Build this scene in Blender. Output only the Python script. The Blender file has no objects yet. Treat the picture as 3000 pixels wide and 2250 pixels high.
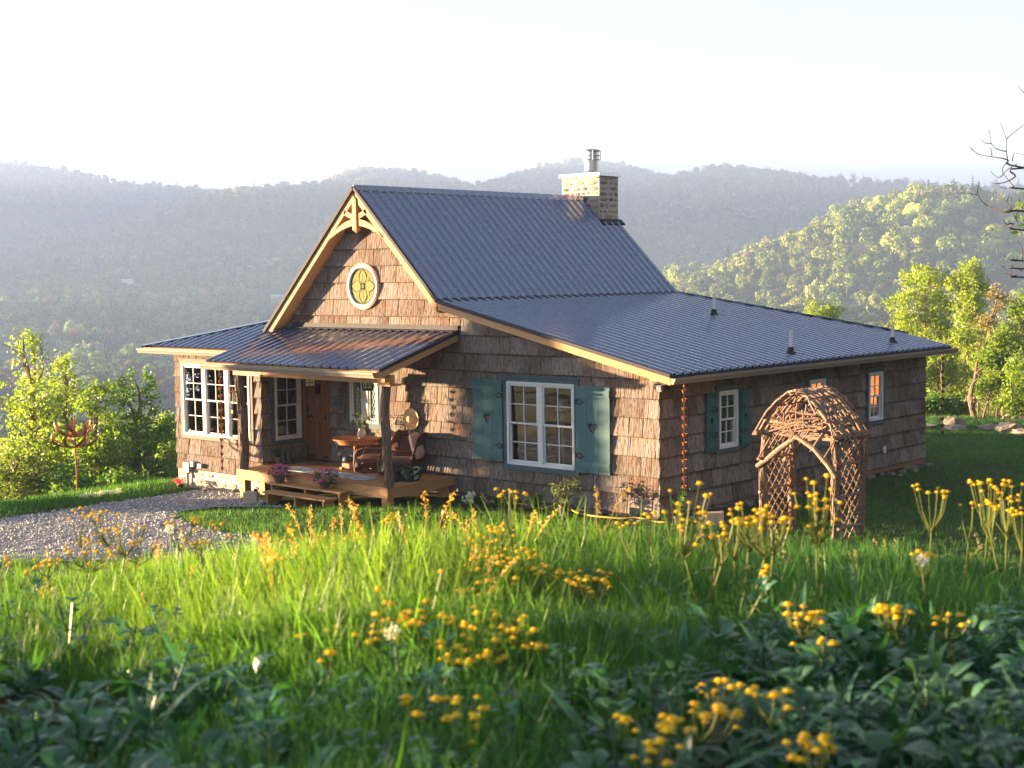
import bpy, math, random
import numpy as np
from mathutils import Vector, Matrix, noise as mnoise

# ------------------------------------------------------------------ camera
SC = bpy.context.scene
COL = SC.collection
R_ = math.radians
CAM = Vector((16.4203, -22.6138, 4.4117))
YAW, PITCH, ROLL, FPX = R_(41.7661), R_(-4.3693), R_(-0.755), 4262.97
FWD = Vector((-math.sin(YAW)*math.cos(PITCH), math.cos(YAW)*math.cos(PITCH), math.sin(PITCH)))
RGT0 = Vector((math.cos(YAW), math.sin(YAW), 0))
UP0 = RGT0.cross(FWD)
RGT = RGT0*math.cos(ROLL) + UP0*math.sin(ROLL)
UPV = -RGT0*math.sin(ROLL) + UP0*math.cos(ROLL)
cd = bpy.data.cameras.new('camera')
cam = bpy.data.objects.new('camera', cd)
COL.objects.link(cam)
cam.matrix_world = Matrix(((RGT.x, UPV.x, -FWD.x, CAM.x), (RGT.y, UPV.y, -FWD.y, CAM.y), (RGT.z, UPV.z, -FWD.z, CAM.z), (0, 0, 0, 1)))
cd.sensor_fit = 'HORIZONTAL'
cd.sensor_width = 36
cd.lens = FPX/3000*36
cd.clip_start = .1
cd.clip_end = 20000
cd.dof.use_dof = True
cd.dof.focus_distance = 29
cd.dof.aperture_fstop = 5.6
SC.camera = cam

# ------------------------------------------------------------------ sun, sky, exposure
SUN_A, SUN_E = R_(63.4), R_(1.9)          # angle from the front wall's normal towards the left; height
SUN_STRENGTH = 5.0
SKY_STRENGTH = 0.074
EXPOSURE = 3.4
HAZE_DENSITY = 0.00036
sdir = Vector((-math.sin(SUN_A)*math.cos(SUN_E), -math.cos(SUN_A)*math.cos(SUN_E), math.sin(SUN_E)))
W = bpy.data.worlds.new('World')
SC.world = W
W.use_nodes = True
wn = W.node_tree
wn.nodes.clear()
sky = wn.nodes.new('ShaderNodeTexSky')
sky.sky_type = 'NISHITA'
sky.sun_disc = False
sky.sun_elevation = SUN_E
sky.sun_rotation = math.atan2(sdir.x, sdir.y)
sky.altitude = 900
sky.air_density = 1.0
sky.dust_density = 2.5
sky.ozone_density = 1.0
bg = wn.nodes.new('ShaderNodeBackground')
bg.inputs['Strength'].default_value = SKY_STRENGTH
wo = wn.nodes.new('ShaderNodeOutputWorld')
hsv = wn.nodes.new('ShaderNodeHueSaturation')      # thin evening haze takes most of the colour out of the sky
hsv.inputs['Saturation'].default_value = .28
mul = wn.nodes.new('ShaderNodeMix')
mul.data_type = 'RGBA'
mul.blend_type = 'MULTIPLY'
mul.inputs[0].default_value = 1
mul.inputs[7].default_value = (.78, .88, 1.13, 1)
wn.links.new(sky.outputs[0], hsv.inputs['Color'])
wn.links.new(hsv.outputs[0], mul.inputs[6])
wn.links.new(mul.outputs[2], bg.inputs[0])
wn.links.new(bg.outputs[0], wo.inputs[0])
sl = bpy.data.lights.new('sun', 'SUN')
sl.energy = SUN_STRENGTH
sl.angle = R_(.53)
sl.color = (1, .68, .38)
so = bpy.data.objects.new('sun', sl)
COL.objects.link(so)
so.rotation_euler = sdir.to_track_quat('Z', 'Y').to_euler()
so.location = (0, 0, 60)
vs = SC.view_settings
vs.view_transform = 'Standard'
vs.look = 'None'
vs.exposure = EXPOSURE
vs.gamma = 1
cy = SC.cycles
cy.use_denoising = True
cy.max_bounces = 6
cy.diffuse_bounces = 3
cy.glossy_bounces = 3
cy.transmission_bounces = 4
cy.transparent_max_bounces = 8
cy.volume_bounces = 0
cy.sample_clamp_indirect = 4
cy.sample_clamp_direct = 3

# ------------------------------------------------------------------ helpers
rnd = random.Random(7)


def tag(o, label=None, cat=None, group=None, kind=None):
    for k, v in (('label', label), ('category', cat), ('group', group), ('kind', kind)):
        if v:
            o[k] = v
    return o


def empty(name, loc=(0, 0, 0), rz=0, label=None, cat=None, group=None):
    o = bpy.data.objects.new(name, None)
    o.empty_display_size = .2
    o.location = loc
    o.rotation_euler = (0, 0, rz)
    COL.objects.link(o)
    return tag(o, label, cat, group)


def dup(root, loc, rz=None, label=None, scale=None, rot=None):
    r = root.copy()
    COL.objects.link(r)
    r.location = loc
    if rz is not None:
        r.rotation_euler = (0, 0, rz)
    if rot is not None:
        r.rotation_euler = rot
    if scale is not None:
        r.scale = scale if hasattr(scale, '__len__') else (scale,)*3
    if label:
        r['label'] = label
    for ch in root.children:
        c = ch.copy()
        COL.objects.link(c)
        c.parent = r
        for g in ch.children:
            e = g.copy()
            COL.objects.link(e)
            e.parent = c
    return r


class MB:
    """collects faces and builds them as one mesh object"""

    def __init__(s):
        s.v, s.f, s.tone, s.t = [], [], [], 0.5

    def add(s, pts, faces):
        n = len(s.v)
        s.v.extend([tuple(p) for p in pts])
        for f in faces:
            s.f.append(tuple(i+n for i in f))
            s.tone.append(s.t)

    def poly(s, *pts):
        s.add(pts, [tuple(range(len(pts)))])

    def box(s, a, b):
        x0, y0, z0 = (min(a[i], b[i]) for i in range(3))
        x1, y1, z1 = (max(a[i], b[i]) for i in range(3))
        s.add([(x0, y0, z0), (x1, y0, z0), (x1, y1, z0), (x0, y1, z0), (x0, y0, z1), (x1, y0, z1), (x1, y1, z1), (x0, y1, z1)],
              [(0, 3, 2, 1), (4, 5, 6, 7), (0, 1, 5, 4), (1, 2, 6, 5), (2, 3, 7, 6), (3, 0, 4, 7)])

    def obox(s, c, ax, ay, az):
        c, ax, ay, az = Vector(c), Vector(ax), Vector(ay), Vector(az)
        s.add([c-ax-ay-az, c+ax-ay-az, c+ax+ay-az, c-ax+ay-az, c-ax-ay+az, c+ax-ay+az, c+ax+ay+az, c-ax+ay+az],
              [(0, 3, 2, 1), (4, 5, 6, 7), (0, 1, 5, 4), (1, 2, 6, 5), (2, 3, 7, 6), (3, 0, 4, 7)])

    def bar(s, p, q, w, h, up=(0, 0, 1)):
        p, q = Vector(p), Vector(q)
        d = (q-p)
        L = d.length
        d = d/L
        u = Vector(up)
        sx = d.cross(u).normalized()
        u = sx.cross(d)
        s.obox((p+q)/2, d*L/2, sx*w/2, u*h/2)

    def tube(s, pts, rad, n=8, cap=True):
        pts = [Vector(p) for p in pts]
        m = len(pts)
        if not hasattr(rad, '__len__'):
            rad = [rad]*m
        vs_, fs = [], []
        prev = None
        for i, p in enumerate(pts):
            d = (pts[min(i+1, m-1)]-pts[max(i-1, 0)])
            if d.length < 1e-9:
                d = Vector((0, 0, 1))
            d.normalize()
            if prev is None:
                a = Vector((0, 0, 1)) if abs(d.z) < .9 else Vector((1, 0, 0))
                u = d.cross(a).normalized()
            else:
                u = (prev-d*prev.dot(d))
                u = u.normalized() if u.length > 1e-6 else d.orthogonal().normalized()
            prev = u
            w = d.cross(u)
            for k in range(n):
                t = 2*math.pi*k/n
                vs_.append(p+(u*math.cos(t)+w*math.sin(t))*rad[i])
        for i in range(m-1):
            for k in range(n):
                k2 = (k+1) % n
                fs.append((i*n+k, i*n+k2, (i+1)*n+k2, (i+1)*n+k))
        if cap:
            fs.append(tuple(range(n-1, -1, -1)))
            fs.append(tuple((m-1)*n+k for k in range(n)))
        s.add(vs_, fs)

    def lathe(s, prof, c=(0, 0, 0), n=16, cap=True):
        c = Vector(c)
        vs_, fs = [], []
        for (r, z) in prof:
            for k in range(n):
                t = 2*math.pi*k/n
                vs_.append(c+Vector((r*math.cos(t), r*math.sin(t), z)))
        m = len(prof)
        for i in range(m-1):
            for k in range(n):
                k2 = (k+1) % n
                fs.append((i*n+k, i*n+k2, (i+1)*n+k2, (i+1)*n+k))
        if cap:
            fs.append(tuple(range(n-1, -1, -1)))
            fs.append(tuple((m-1)*n+k for k in range(n)))
        s.add(vs_, fs)

    def prism(s, pts, off):
        pts = [Vector(p) for p in pts]
        off = Vector(off)
        n = len(pts)
        s.add(pts+[p+off for p in pts], [tuple(range(n-1, -1, -1)), tuple(range(n, 2*n))]+[(i, (i+1) % n, n+(i+1) % n, n+i) for i in range(n)])

    def blob(s, c, r, n=8, m=5, jit=0, rg=rnd, sq=(1, 1, 1)):
        c = Vector(c)
        vs_, fs = [], []
        off = rg.random()*50
        vs_.append(c+Vector((0, 0, -r*sq[2])))
        for i in range(1, m):
            ph = -math.pi/2+math.pi*i/m
            for k in range(n):
                t = 2*math.pi*k/n
                d = Vector((math.cos(ph)*math.cos(t), math.cos(ph)*math.sin(t), math.sin(ph)))
                rr = r*(1+jit*mnoise.noise(d*1.6+Vector((off, off, 0))))
                vs_.append(c+Vector((d.x*rr*sq[0], d.y*rr*sq[1], d.z*rr*sq[2])))
        vs_.append(c+Vector((0, 0, r*sq[2])))
        for k in range(n):
            fs.append((0, 1+(k+1) % n, 1+k))
        for i in range(m-2):
            for k in range(n):
                a = 1+i*n
                fs.append((a+k, a+(k+1) % n, a+n+(k+1) % n, a+n+k))
        a = 1+(m-2)*n
        for k in range(n):
            fs.append((a+k, a+(k+1) % n, len(vs_)-1))
        s.add(vs_, fs)

    def build(s, name, mat, parent=None, smooth=False, bevel=0, link=True):
        me = bpy.data.meshes.new(name)
        me.from_pydata(s.v, [], s.f)
        me.materials.append(mat)
        at = me.attributes.new('tone', 'FLOAT', 'FACE')
        at.data.foreach_set('value', np.array(s.tone, dtype=np.float32))
        if smooth:
            me.polygons.foreach_set('use_smooth', [True]*len(me.polygons))
        me.update()
        o = bpy.data.objects.new(name, me)
        if link:
            COL.objects.link(o)
        if parent is not None:
            o.parent = parent
        if bevel:
            b = o.modifiers.new('bevel', 'BEVEL')
            b.width = bevel
            b.segments = 2
            b.limit_method = 'ANGLE'
            b.harden_normals = False
        return o


def grid_mesh(name, V, nu, nv, mat, parent=None, smooth=True):
    """V: (nu*nv,3) array, u-major"""
    idx = np.arange(nu*nv).reshape(nu, nv)
    F = np.stack([idx[:-1, :-1], idx[1:, :-1], idx[1:, 1:], idx[:-1, 1:]], -1).reshape(-1, 4)
    return np_mesh(name, V, F, mat, parent, smooth)


def np_mesh(name, V, F, mat, parent=None, smooth=False, tone=None, link=True):
    me = bpy.data.meshes.new(name)
    V = np.asarray(V, dtype=np.float32)
    F = np.asarray(F, dtype=np.int32)
    me.vertices.add(len(V))
    me.vertices.foreach_set('co', V.ravel())
    k = F.shape[1]
    me.loops.add(F.size)
    me.loops.foreach_set('vertex_index', F.ravel())
    me.polygons.add(len(F))
    me.polygons.foreach_set('loop_start', np.arange(0, F.size, k, dtype=np.int32))
    me.polygons.foreach_set('loop_total', np.full(len(F), k, dtype=np.int32))
    me.update(calc_edges=True)
    me.polygons.foreach_set('use_smooth', np.full(len(F), smooth, dtype=bool))
    if tone is not None:
        at = me.attributes.new('tone', 'FLOAT', 'FACE')
        at.data.foreach_set('value', np.asarray(tone, dtype=np.float32))
    me.materials.append(mat)
    me.validate()
    o = bpy.data.objects.new(name, me)
    if link:
        COL.objects.link(o)
    if parent is not None:
        o.parent = parent
    return o


# ------------------------------------------------------------------ materials
class NT:
    def __init__(s, name):
        s.m = bpy.data.materials.new(name)
        s.m.use_nodes = True
        s.t = s.m.node_tree
        s.t.nodes.clear()
        s.out = s.n('ShaderNodeOutputMaterial')

    def n(s, typ, **kw):
        nd = s.t.nodes.new(typ)
        for k, v in kw.items():
            if k.startswith('i_'):
                key = k[2:]
                key = int(key) if key.isdigit() else key.replace('_', ' ')
                nd.inputs[key].default_value = v
            else:
                setattr(nd, k, v)
        return nd

    def l(s, a, b):
        s.t.links.new(a, b)

    def coord(s, scale=(1, 1, 1), which='Object', rot=(0, 0, 0)):
        tc = s.n('ShaderNodeTexCoord')
        mp = s.n('ShaderNodeMapping')
        mp.inputs['Scale'].default_value = scale
        mp.inputs['Rotation'].default_value = rot
        s.l(tc.outputs[which], mp.inputs[0])
        return mp.outputs[0]

    def noise(s, vec, scale, detail=3, rough=.55, dist=0):
        nd = s.n('ShaderNodeTexNoise', i_Scale=scale, i_Detail=detail, i_Roughness=rough, i_Distortion=dist)
        s.l(vec, nd.inputs['Vector'])
        return nd.outputs['Fac']

    def ramp(s, fac, stops):
        r = s.n('ShaderNodeValToRGB')
        e = r.color_ramp.elements
        while len(e) < len(stops):
            e.new(.5)
        for i, (p, c) in enumerate(stops):
            e[i].position = p
            e[i].color = (c[0], c[1], c[2], 1)
        s.l(fac, r.inputs[0])
        return r.outputs[0]

    def mix(s, fac, a, b, mode='MIX'):
        m = s.n('ShaderNodeMix', data_type='RGBA', blend_type=mode)
        for sock, v in ((m.inputs[0], fac), (m.inputs[6], a), (m.inputs[7], b)):
            if hasattr(v, 'is_linked') or hasattr(v, 'links'):
                s.l(v, sock)
            elif hasattr(v, '__len__'):
                sock.default_value = (v[0], v[1], v[2], 1)
            else:
                sock.default_value = v
        return m.outputs[2]

    def math(s, op, a, b=None):
        m = s.n('ShaderNodeMath', operation=op)
        for sock, v in ((m.inputs[0], a), (m.inputs[1], b)):
            if v is None:
                continue
            if hasattr(v, 'links'):
                s.l(v, sock)
            else:
                sock.default_value = v
        return m.outputs[0]

    def attr(s, name, inst=False, out='Fac'):
        a = s.n('ShaderNodeAttribute', attribute_name=name, attribute_type='INSTANCER' if inst else 'GEOMETRY')
        return a.outputs[out]

    def bump(s, h, strength=.5, dist=.01):
        b = s.n('ShaderNodeBump', i_Strength=strength, i_Distance=dist)
        s.l(h, b.inputs['Height'])
        return b.outputs[0]

    def bsdf(s, color, rough=.7, metal=0, spec=.5, normal=None, coat=0):
        p = s.n('ShaderNodeBsdfPrincipled')
        if hasattr(color, 'links'):
            s.l(color, p.inputs['Base Color'])
        else:
            p.inputs['Base Color'].default_value = (*color, 1)
        if hasattr(rough, 'links'):
            s.l(rough, p.inputs['Roughness'])
        else:
            p.inputs['Roughness'].default_value = rough
        p.inputs['Metallic'].default_value = metal
        p.inputs['Specular IOR Level'].default_value = spec
        p.inputs['Coat Weight'].default_value = coat
        if normal is not None:
            s.l(normal, p.inputs['Normal'])
        return p.outputs[0]

    def done(s, sh, vol=None):
        s.l(sh, s.out.inputs['Surface'])
        return s.m


def simple(name, color, rough=.7, metal=0, spec=.4, var=.25, scale=6, bump=.15, bdist=.004, stretch=(1, 1, 1), coat=0):
    n = NT(name)
    v = n.coord(stretch)
    f = n.noise(v, scale, 4)
    c = n.ramp(f, [(.25, [x*(1-var) for x in color]), (.75, [min(1, x*(1+var)) for x in color])])
    nm = n.bump(n.noise(v, scale*6, 3), bump, bdist) if bump else None
    return n.done(n.bsdf(c, rough, metal, spec, nm, coat))


def leafmat(name, ca, cb, transl=.45, inst=False, spec=.3, rough=.5, scale=8, cell=None):
    """leaves: diffuse + translucent, tinted by per-face tone and, for instances, the tint attribute"""
    n = NT(name)
    t = n.attr('tone')
    c = n.mix(t, ca, cb)
    if inst:
        ti = n.attr('tint', True, 'Color')
        c = n.mix(1.0, c, ti, 'MULTIPLY')
    d = n.bsdf(c, rough, 0, spec)
    tr = n.n('ShaderNodeBsdfTranslucent')
    hs = n.mix(1.0, c, (1.15, 1.38, .4), 'MULTIPLY')
    n.l(hs, tr.inputs[0])
    mx = n.n('ShaderNodeMixShader')
    mx.inputs[0].default_value = transl
    n.l(d, mx.inputs[1])
    n.l(tr.outputs[0], mx.inputs[2])
    return n.done(mx.outputs[0])


M = {}


def bark_material(name, ca, cb, grey, fine=58, stretch=.055, bump=1.0):
    n = NT(name)
    w = n.noise(n.coord((1, 1, .5)), 5, 2)
    v = n.coord((1, 1, stretch))
    f = n.noise(v, fine, 3, .6, .7)
    f2 = n.noise(n.coord((1, 1, stretch*2.2)), fine*.55, 2, .5, 1.2)
    big = n.noise(n.coord((1, 1, 1)), 2.2, 4, .6)
    t = n.attr('tone')
    base = n.mix(t, ca, cb)
    gm = n.math('MULTIPLY', n.math('SUBTRACT', big, .42), 2.4)
    gm = n.math('MAXIMUM', n.math('MINIMUM', gm, .7), 0)
    base = n.mix(gm, base, grey)
    h = n.math('ADD', n.math('MULTIPLY', f, .6), n.math('MULTIPLY', f2, .4))
    fc = n.ramp(h, [(.38, (0, 0, 0)), (.47, (.55, .55, .55)), (.62, (1, 1, 1))])
    base = n.mix(fc, n.mix(1.0, base, (.34, .31, .29), 'MULTIPLY'), n.mix(1.0, base, (1.3, 1.27, 1.24), 'MULTIPLY'))
    edge = n.ramp(t, [(.0, (.60, .57, .55)), (.02, (1, 1, 1))])      # course shadow line painted dark along the foot of each slab
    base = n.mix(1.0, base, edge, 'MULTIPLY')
    spots = n.noise(n.coord((1, 1, .6)), 17, 3, .7)
    sp = n.ramp(spots, [(.66, (0, 0, 0)), (.74, (1, 1, 1))])
    base = n.mix(n.math('MULTIPLY', sp, .30), base, (.30, .30, .27))
    nm = n.bump(h, bump, .022)
    return n.done(n.bsdf(base, .95, 0, .05, nm))


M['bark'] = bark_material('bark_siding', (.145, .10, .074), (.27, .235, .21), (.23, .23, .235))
M['post_bark'] = bark_material('post_bark', (.17, .115, .08), (.26, .19, .14), (.25, .22, .19))


def wood_material(name, ca, cb, rough=.6, along='x', knots=True, bump=.12):
    n = NT(name)
    st = {'x': (.6, 9, 9), 'y': (9, .6, 9), 'z': (9, 9, .6), 'n': (3, 3, 3)}[along]
    f = n.noise(n.coord(st), 5, 5, .6, .8)
    t = n.attr('tone')
    c = n.mix(f, ca, cb)
    c = n.mix(n.math('MULTIPLY', n.math('SUBTRACT', t, .3), .6), c, n.mix(1.0, c, (.72, .66, .6), 'MULTIPLY'))
    if knots:
        vz = n.n('ShaderNodeTexVoronoi', i_Scale=2.6)
        n.l(n.coord((1, 1.4, 1.4)), vz.inputs['Vector'])
        k = n.ramp(vz.outputs['Distance'], [(.03, (1, 1, 1)), (.075, (0, 0, 0))])
        c = n.mix(n.math('MULTIPLY', k, .7), c, (.16, .07, .03))
    nm = n.bump(f, bump, .004)
    return n.done(n.bsdf(c, max(rough, .62), 0, .18, nm))


M['pine'] = wood_material('pine_timber', (.45, .24, .10), (.57, .33, .15), .6, 'n')
M['deck'] = wood_material('deck_boards', (.36, .19, .085), (.50, .28, .13), .55, 'y')
M['deck_face'] = wood_material('deck_fascia', (.42, .22, .085), (.54, .31, .13), .6, 'x')
M['door'] = wood_material('door_planks', (.16, .075, .03), (.27, .13, .05), .5, 'z')
M['table'] = wood_material('table_wood', (.30, .12, .045), (.42, .19, .08), .35, 'x', False)
M['stick'] = bark_material('arbor_sticks', (.22, .14, .095), (.35, .25, .185), (.27, .23, .205), bump=.5, fine=40, stretch=1)
M['white'] = simple('white_paint', (.66, .66, .66), .75, spec=.18, var=.04, bump=.05)
M['casing'] = simple('casing_paint', (.085, .130, .15), .75, spec=.18, var=.1, bump=.1)
M['casing_sunlit'] = simple('sunlit_casing_paint', (.19, .16, .125), .75, spec=.18, var=.08, bump=.1)  # same paint as the other casings, its sunlit tan put into the colour
M['teal'] = simple('teal_paint', (.082, .16, .168), .75, spec=.18, var=.1, bump=.15, stretch=(1, 1, .2))
M['pine_green'] = simple('dark_teal_paint', (.045, .13, .125), .75, spec=.18, var=.1, bump=.15)
M['black'] = simple('black_iron', (.018, .018, .02), .45, .3, var=.2)
M['gutter'] = simple('gutter_metal', (.26, .215, .17), .6, .0, .25, var=.06, bump=.03, scale=3)
M['galv'] = simple('galvanised_steel', (.62, .62, .63), .25, .9, .5, var=.08, bump=.03)
M['pvc'] = simple('white_pipe', (.72, .70, .72), .45, var=.05, bump=.02)
M['rubber'] = simple('black_rubber', (.015, .015, .018), .6)
M['copper'] = simple('copper', (.70, .27, .13), .33, .9, .5, var=.25, scale=14, bump=.05)
M['bronze'] = simple('bronze_metal', (.42, .19, .08), .35, .85, .5, var=.3, scale=9, bump=.05)
M['patina'] = simple('blue_patina', (.05, .16, .22), .5, .3, var=.3)
M['wicker'] = simple('wicker', (.115, .05, .028), .55, var=.4, scale=40, bump=.4)
M['cushion'] = simple('pink_cushion', (.62, .40, .34), .85, var=.1, scale=10, bump=.1)
M['straw'] = simple('straw', (.70, .48, .24), .75, var=.12, scale=30, bump=.3)
M['ceramic'] = simple('cream_ceramic', (.72, .58, .50), .35, var=.05, bump=.03)
M['terracotta'] = simple('terracotta', (.40, .17, .09), .75, var=.2)
M['tan_box'] = simple('tan_plastic', (.55, .42, .30), .6, var=.05, bump=.05)
M['grey_box'] = simple('grey_plastic', (.26, .27, .29), .5, var=.06, bump=.03)
M['hose'] = simple('yellow_hose', (.62, .40, .06), .5, var=.1, bump=.05)
M['mat'] = simple('coir_mat', (.20, .13, .07), .95, var=.3, scale=60, bump=.5)
M['petal_pink'] = leafmat('pink_petals', (.70, .03, .15), (.82, .13, .32), .3)
M['petal_violet'] = leafmat('violet_petals', (.30, .10, .42), (.5, .2, .55), .3)
M['petal_white'] = leafmat('white_petals', (.75, .72, .68), (.8, .78, .75), .2)
M['petal_yellow'] = leafmat('yellow_petals', (.80, .50, .008), (.88, .62, .015), .3)
M['leaf'] = leafmat('green_leaf', (.05, .12, .03), (.12, .22, .05), .4)
M['olive_leaf'] = leafmat('grey_green_leaf', (.08, .11, .06), (.16, .18, .10), .35)
M['stem'] = leafmat('green_stem', (.12, .17, .04), (.22, .24, .06), .25)
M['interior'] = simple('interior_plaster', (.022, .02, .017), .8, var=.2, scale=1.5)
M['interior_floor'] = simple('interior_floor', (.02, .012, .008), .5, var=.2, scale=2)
M['lamp_shade'] = simple('lamp_shade', (.75, .66, .48), .8, var=.04)
M['mortar_stone'] = None


def stone_material(name, dark, light, mortar):
    n = NT(name)
    t = n.attr('tone')
    v = n.coord()
    f = n.noise(v, 14, 5, .65)
    c = n.ramp(t, [(.02, mortar), (.06, dark), (.55, [(a+b)/2 for a, b in zip(dark, light)]), (.98, light)])
    c = n.mix(f, n.mix(1.0, c, (.62, .6, .58), 'MULTIPLY'), n.mix(1.0, c, (1.3, 1.28, 1.24), 'MULTIPLY'))
    nm = n.bump(n.noise(v, 30, 5, .7), .6, .02)
    return n.done(n.bsdf(c, .9, 0, .2, nm))


M['stone'] = stone_material('foundation_stone', (.20, .19, .18), (.50, .45, .38), (.52, .48, .42))
M['chim_stone'] = stone_material('chimney_stone', (.10, .105, .115), (.44, .35, .265), (.45, .40, .36))
M['rock'] = stone_material('field_rock', (.16, .145, .13), (.34, .295, .25), (.25, .22, .19))


def roof_material():
    n = NT('roof_steel')
    f = n.noise(n.coord((1, 1, 1)), .9, 3)
    c = n.mix(f, (.030, .062, .155), (.042, .080, .185))
    r = n.ramp(n.noise(n.coord(), 3, 4), [(.3, (.22, .22, .22)), (.7, (.30, .30, .30))])
    nm = n.bump(n.noise(n.coord(), 2.3, 2), .03, .02)
    sh = n.bsdf(c, r, .25, .7, nm, 1.0)
    sh.node.inputs['Coat IOR'].default_value = 2.1
    sh.node.inputs['Coat Roughness'].default_value = .13
    n.l(nm, sh.node.inputs['Coat Normal'])
    return n.done(sh)


M['roof'] = roof_material()
M['roof_trim'] = simple('roof_trim', (.035, .034, .042), .7, .0, .2, var=.1, bump=.02)


def glass_material(name, tint=(.85, .92, .88), refl=1.0, base=.05):
    n = NT(name)
    fr = n.n('ShaderNodeFresnel', i_IOR=1.52)
    k = n.math('MINIMUM', n.math('ADD', n.math('MULTIPLY', fr.outputs[0], 1.9*refl), base), 1)
    tr = n.n('ShaderNodeBsdfTransparent')
    tr.inputs[0].default_value = (*tint, 1)
    gl = n.n('ShaderNodeBsdfGlossy')
    gl.inputs['Roughness'].default_value = .015
    gl.inputs[0].default_value = (.95, .97, .97, 1)
    bm = n.bump(n.noise(n.coord(), 1.7, 2), .04, .02)
    n.l(bm, gl.inputs['Normal'])
    mx = n.n('ShaderNodeMixShader')
    n.l(k, mx.inputs[0])
    n.l(tr.outputs[0], mx.inputs[1])
    n.l(gl.outputs[0], mx.inputs[2])
    return n.done(mx.outputs[0])


M['glass'] = glass_material('window_glass', base=.06)
M['side_glass'] = glass_material('coated_window_glass', (.7, .75, .75), 1.3, .22)
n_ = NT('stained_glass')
c_ = n_.mix(n_.attr('tone'), (.11, .12, .035), (.27, .27, .10))  # floral glass with the lit meadow's reflection put into its colour
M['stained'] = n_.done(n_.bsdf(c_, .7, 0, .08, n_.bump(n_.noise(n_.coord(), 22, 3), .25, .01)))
n_ = NT('lantern_glass')
M['lantern_glass'] = n_.done(n_.bsdf((.80, .70, .48), .25, 0, .5))


def rug_material():
    n = NT('woven_rug')
    vz = n.n('ShaderNodeTexVoronoi', i_Scale=11)
    n.l(n.coord((1, 1, 1)), vz.inputs['Vector'])
    a = n.ramp(vz.outputs['Distance'], [(.28, (0, 0, 0)), (.36, (1, 1, 1)), (.5, (0, 0, 0)), (.58, (1, 1, 1))])
    f = n.noise(n.coord(), 30, 3)
    k = n.math('MULTIPLY', a, n.math('ADD', f, .4))
    c = n.mix(k, (.10, .22, .30), (.55, .60, .60))
    return n.done(n.bsdf(c, .95, 0, .1, n.bump(n.noise(n.coord(), 160, 2), .4, .003)))


M['rug'] = rug_material()
# ------------------------------------------------------------------ terrain
FH = np.array([-math.sin(YAW), math.cos(YAW)])
RH = np.array([math.cos(YAW), math.sin(YAW)])
CXY = np.array([CAM.x, CAM.y])


def to_ld(x, y):
    dx, dy = x-CXY[0], y-CXY[1]
    return dx*RH[0]+dy*RH[1], dx*FH[0]+dy*FH[1]


def from_ld(l, d):
    return CXY[0]+l*RH[0]+d*FH[0], CXY[1]+l*RH[1]+d*FH[1]


def vnoise(x, y, seed=0):
    """smooth value noise, vectorised"""
    x = np.asarray(x, float)
    y = np.asarray(y, float)
    xi, yi = np.floor(x).astype(np.int64), np.floor(y).astype(np.int64)
    fx, fy = x-xi, y-yi
    fx, fy = fx*fx*(3-2*fx), fy*fy*(3-2*fy)

    def h(a, b):
        n = (a*374761393+b*668265263+seed*982451653) & 0x7fffffff
        n = ((n ^ (n >> 13))*1274126177) & 0x7fffffff
        return ((n ^ (n >> 16)) & 0xffff)/32767.5-1
    return (h(xi, yi)*(1-fx)+h(xi+1, yi)*fx)*(1-fy)+(h(xi, yi+1)*(1-fx)+h(xi+1, yi+1)*fx)*fy


def fbm(x, y, o=4, seed=0):
    s, a = 0, 1
    for i in range(o):
        s = s+a*vnoise(x*2**i, y*2**i, seed+i)
        a *= .5
    return s


MD = np.array([-40, -4, 0, 2.5, 4, 5.5, 7, 9, 12, 16, 20, 24, 26, 40])
MZ = np.array([5.2, 3.55, 3.47, 3.43, 3.36, 3.20, 2.95, 2.55, 1.95, 1.20, .45, -.30, -.6, -3])


def near_height(x, y):
    l, d = to_ld(x, y)
    mead = np.interp(d, MD, MZ)-.055*np.clip(l-.6, 0, 8)*np.clip((d-1.5)/3, 0, 1)-.035*np.clip(.9-l, 0, 3.4)*np.clip((d-3.2)/2., 0, 1)
    mead = mead+.05*fbm(x*.7, y*.7, 3, 5)
    yard = -.40-.052*np.clip(-5-x, 0, 30)-.012*np.clip(y-2, 0, 40)+.02*fbm(x*.4, y*.4, 2, 9)
    yard = yard+.10*np.exp(-((x+14.2)/.9)**2)                # the low grass bank along the drive
    yard = yard-.50*np.clip(-15.9-x, 0, 400)**1.02            # the hill falls away on the left
    yard = yard-.42*np.clip(y-24.5, 0, 400)                   # and behind
    # unseen bank added beyond the lawn to keep sky light off the side wall
    rise = .62*np.clip(l-(.375*np.maximum(d, -20)+14), 0, 34)*np.clip((78-d)/25, 0, 1)
    mead, yard = mead+rise, yard+rise
    k = .5
    m = np.maximum(mead, yard)+k*.25*np.exp(-((mead-yard)/k)**2)
    return m


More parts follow.
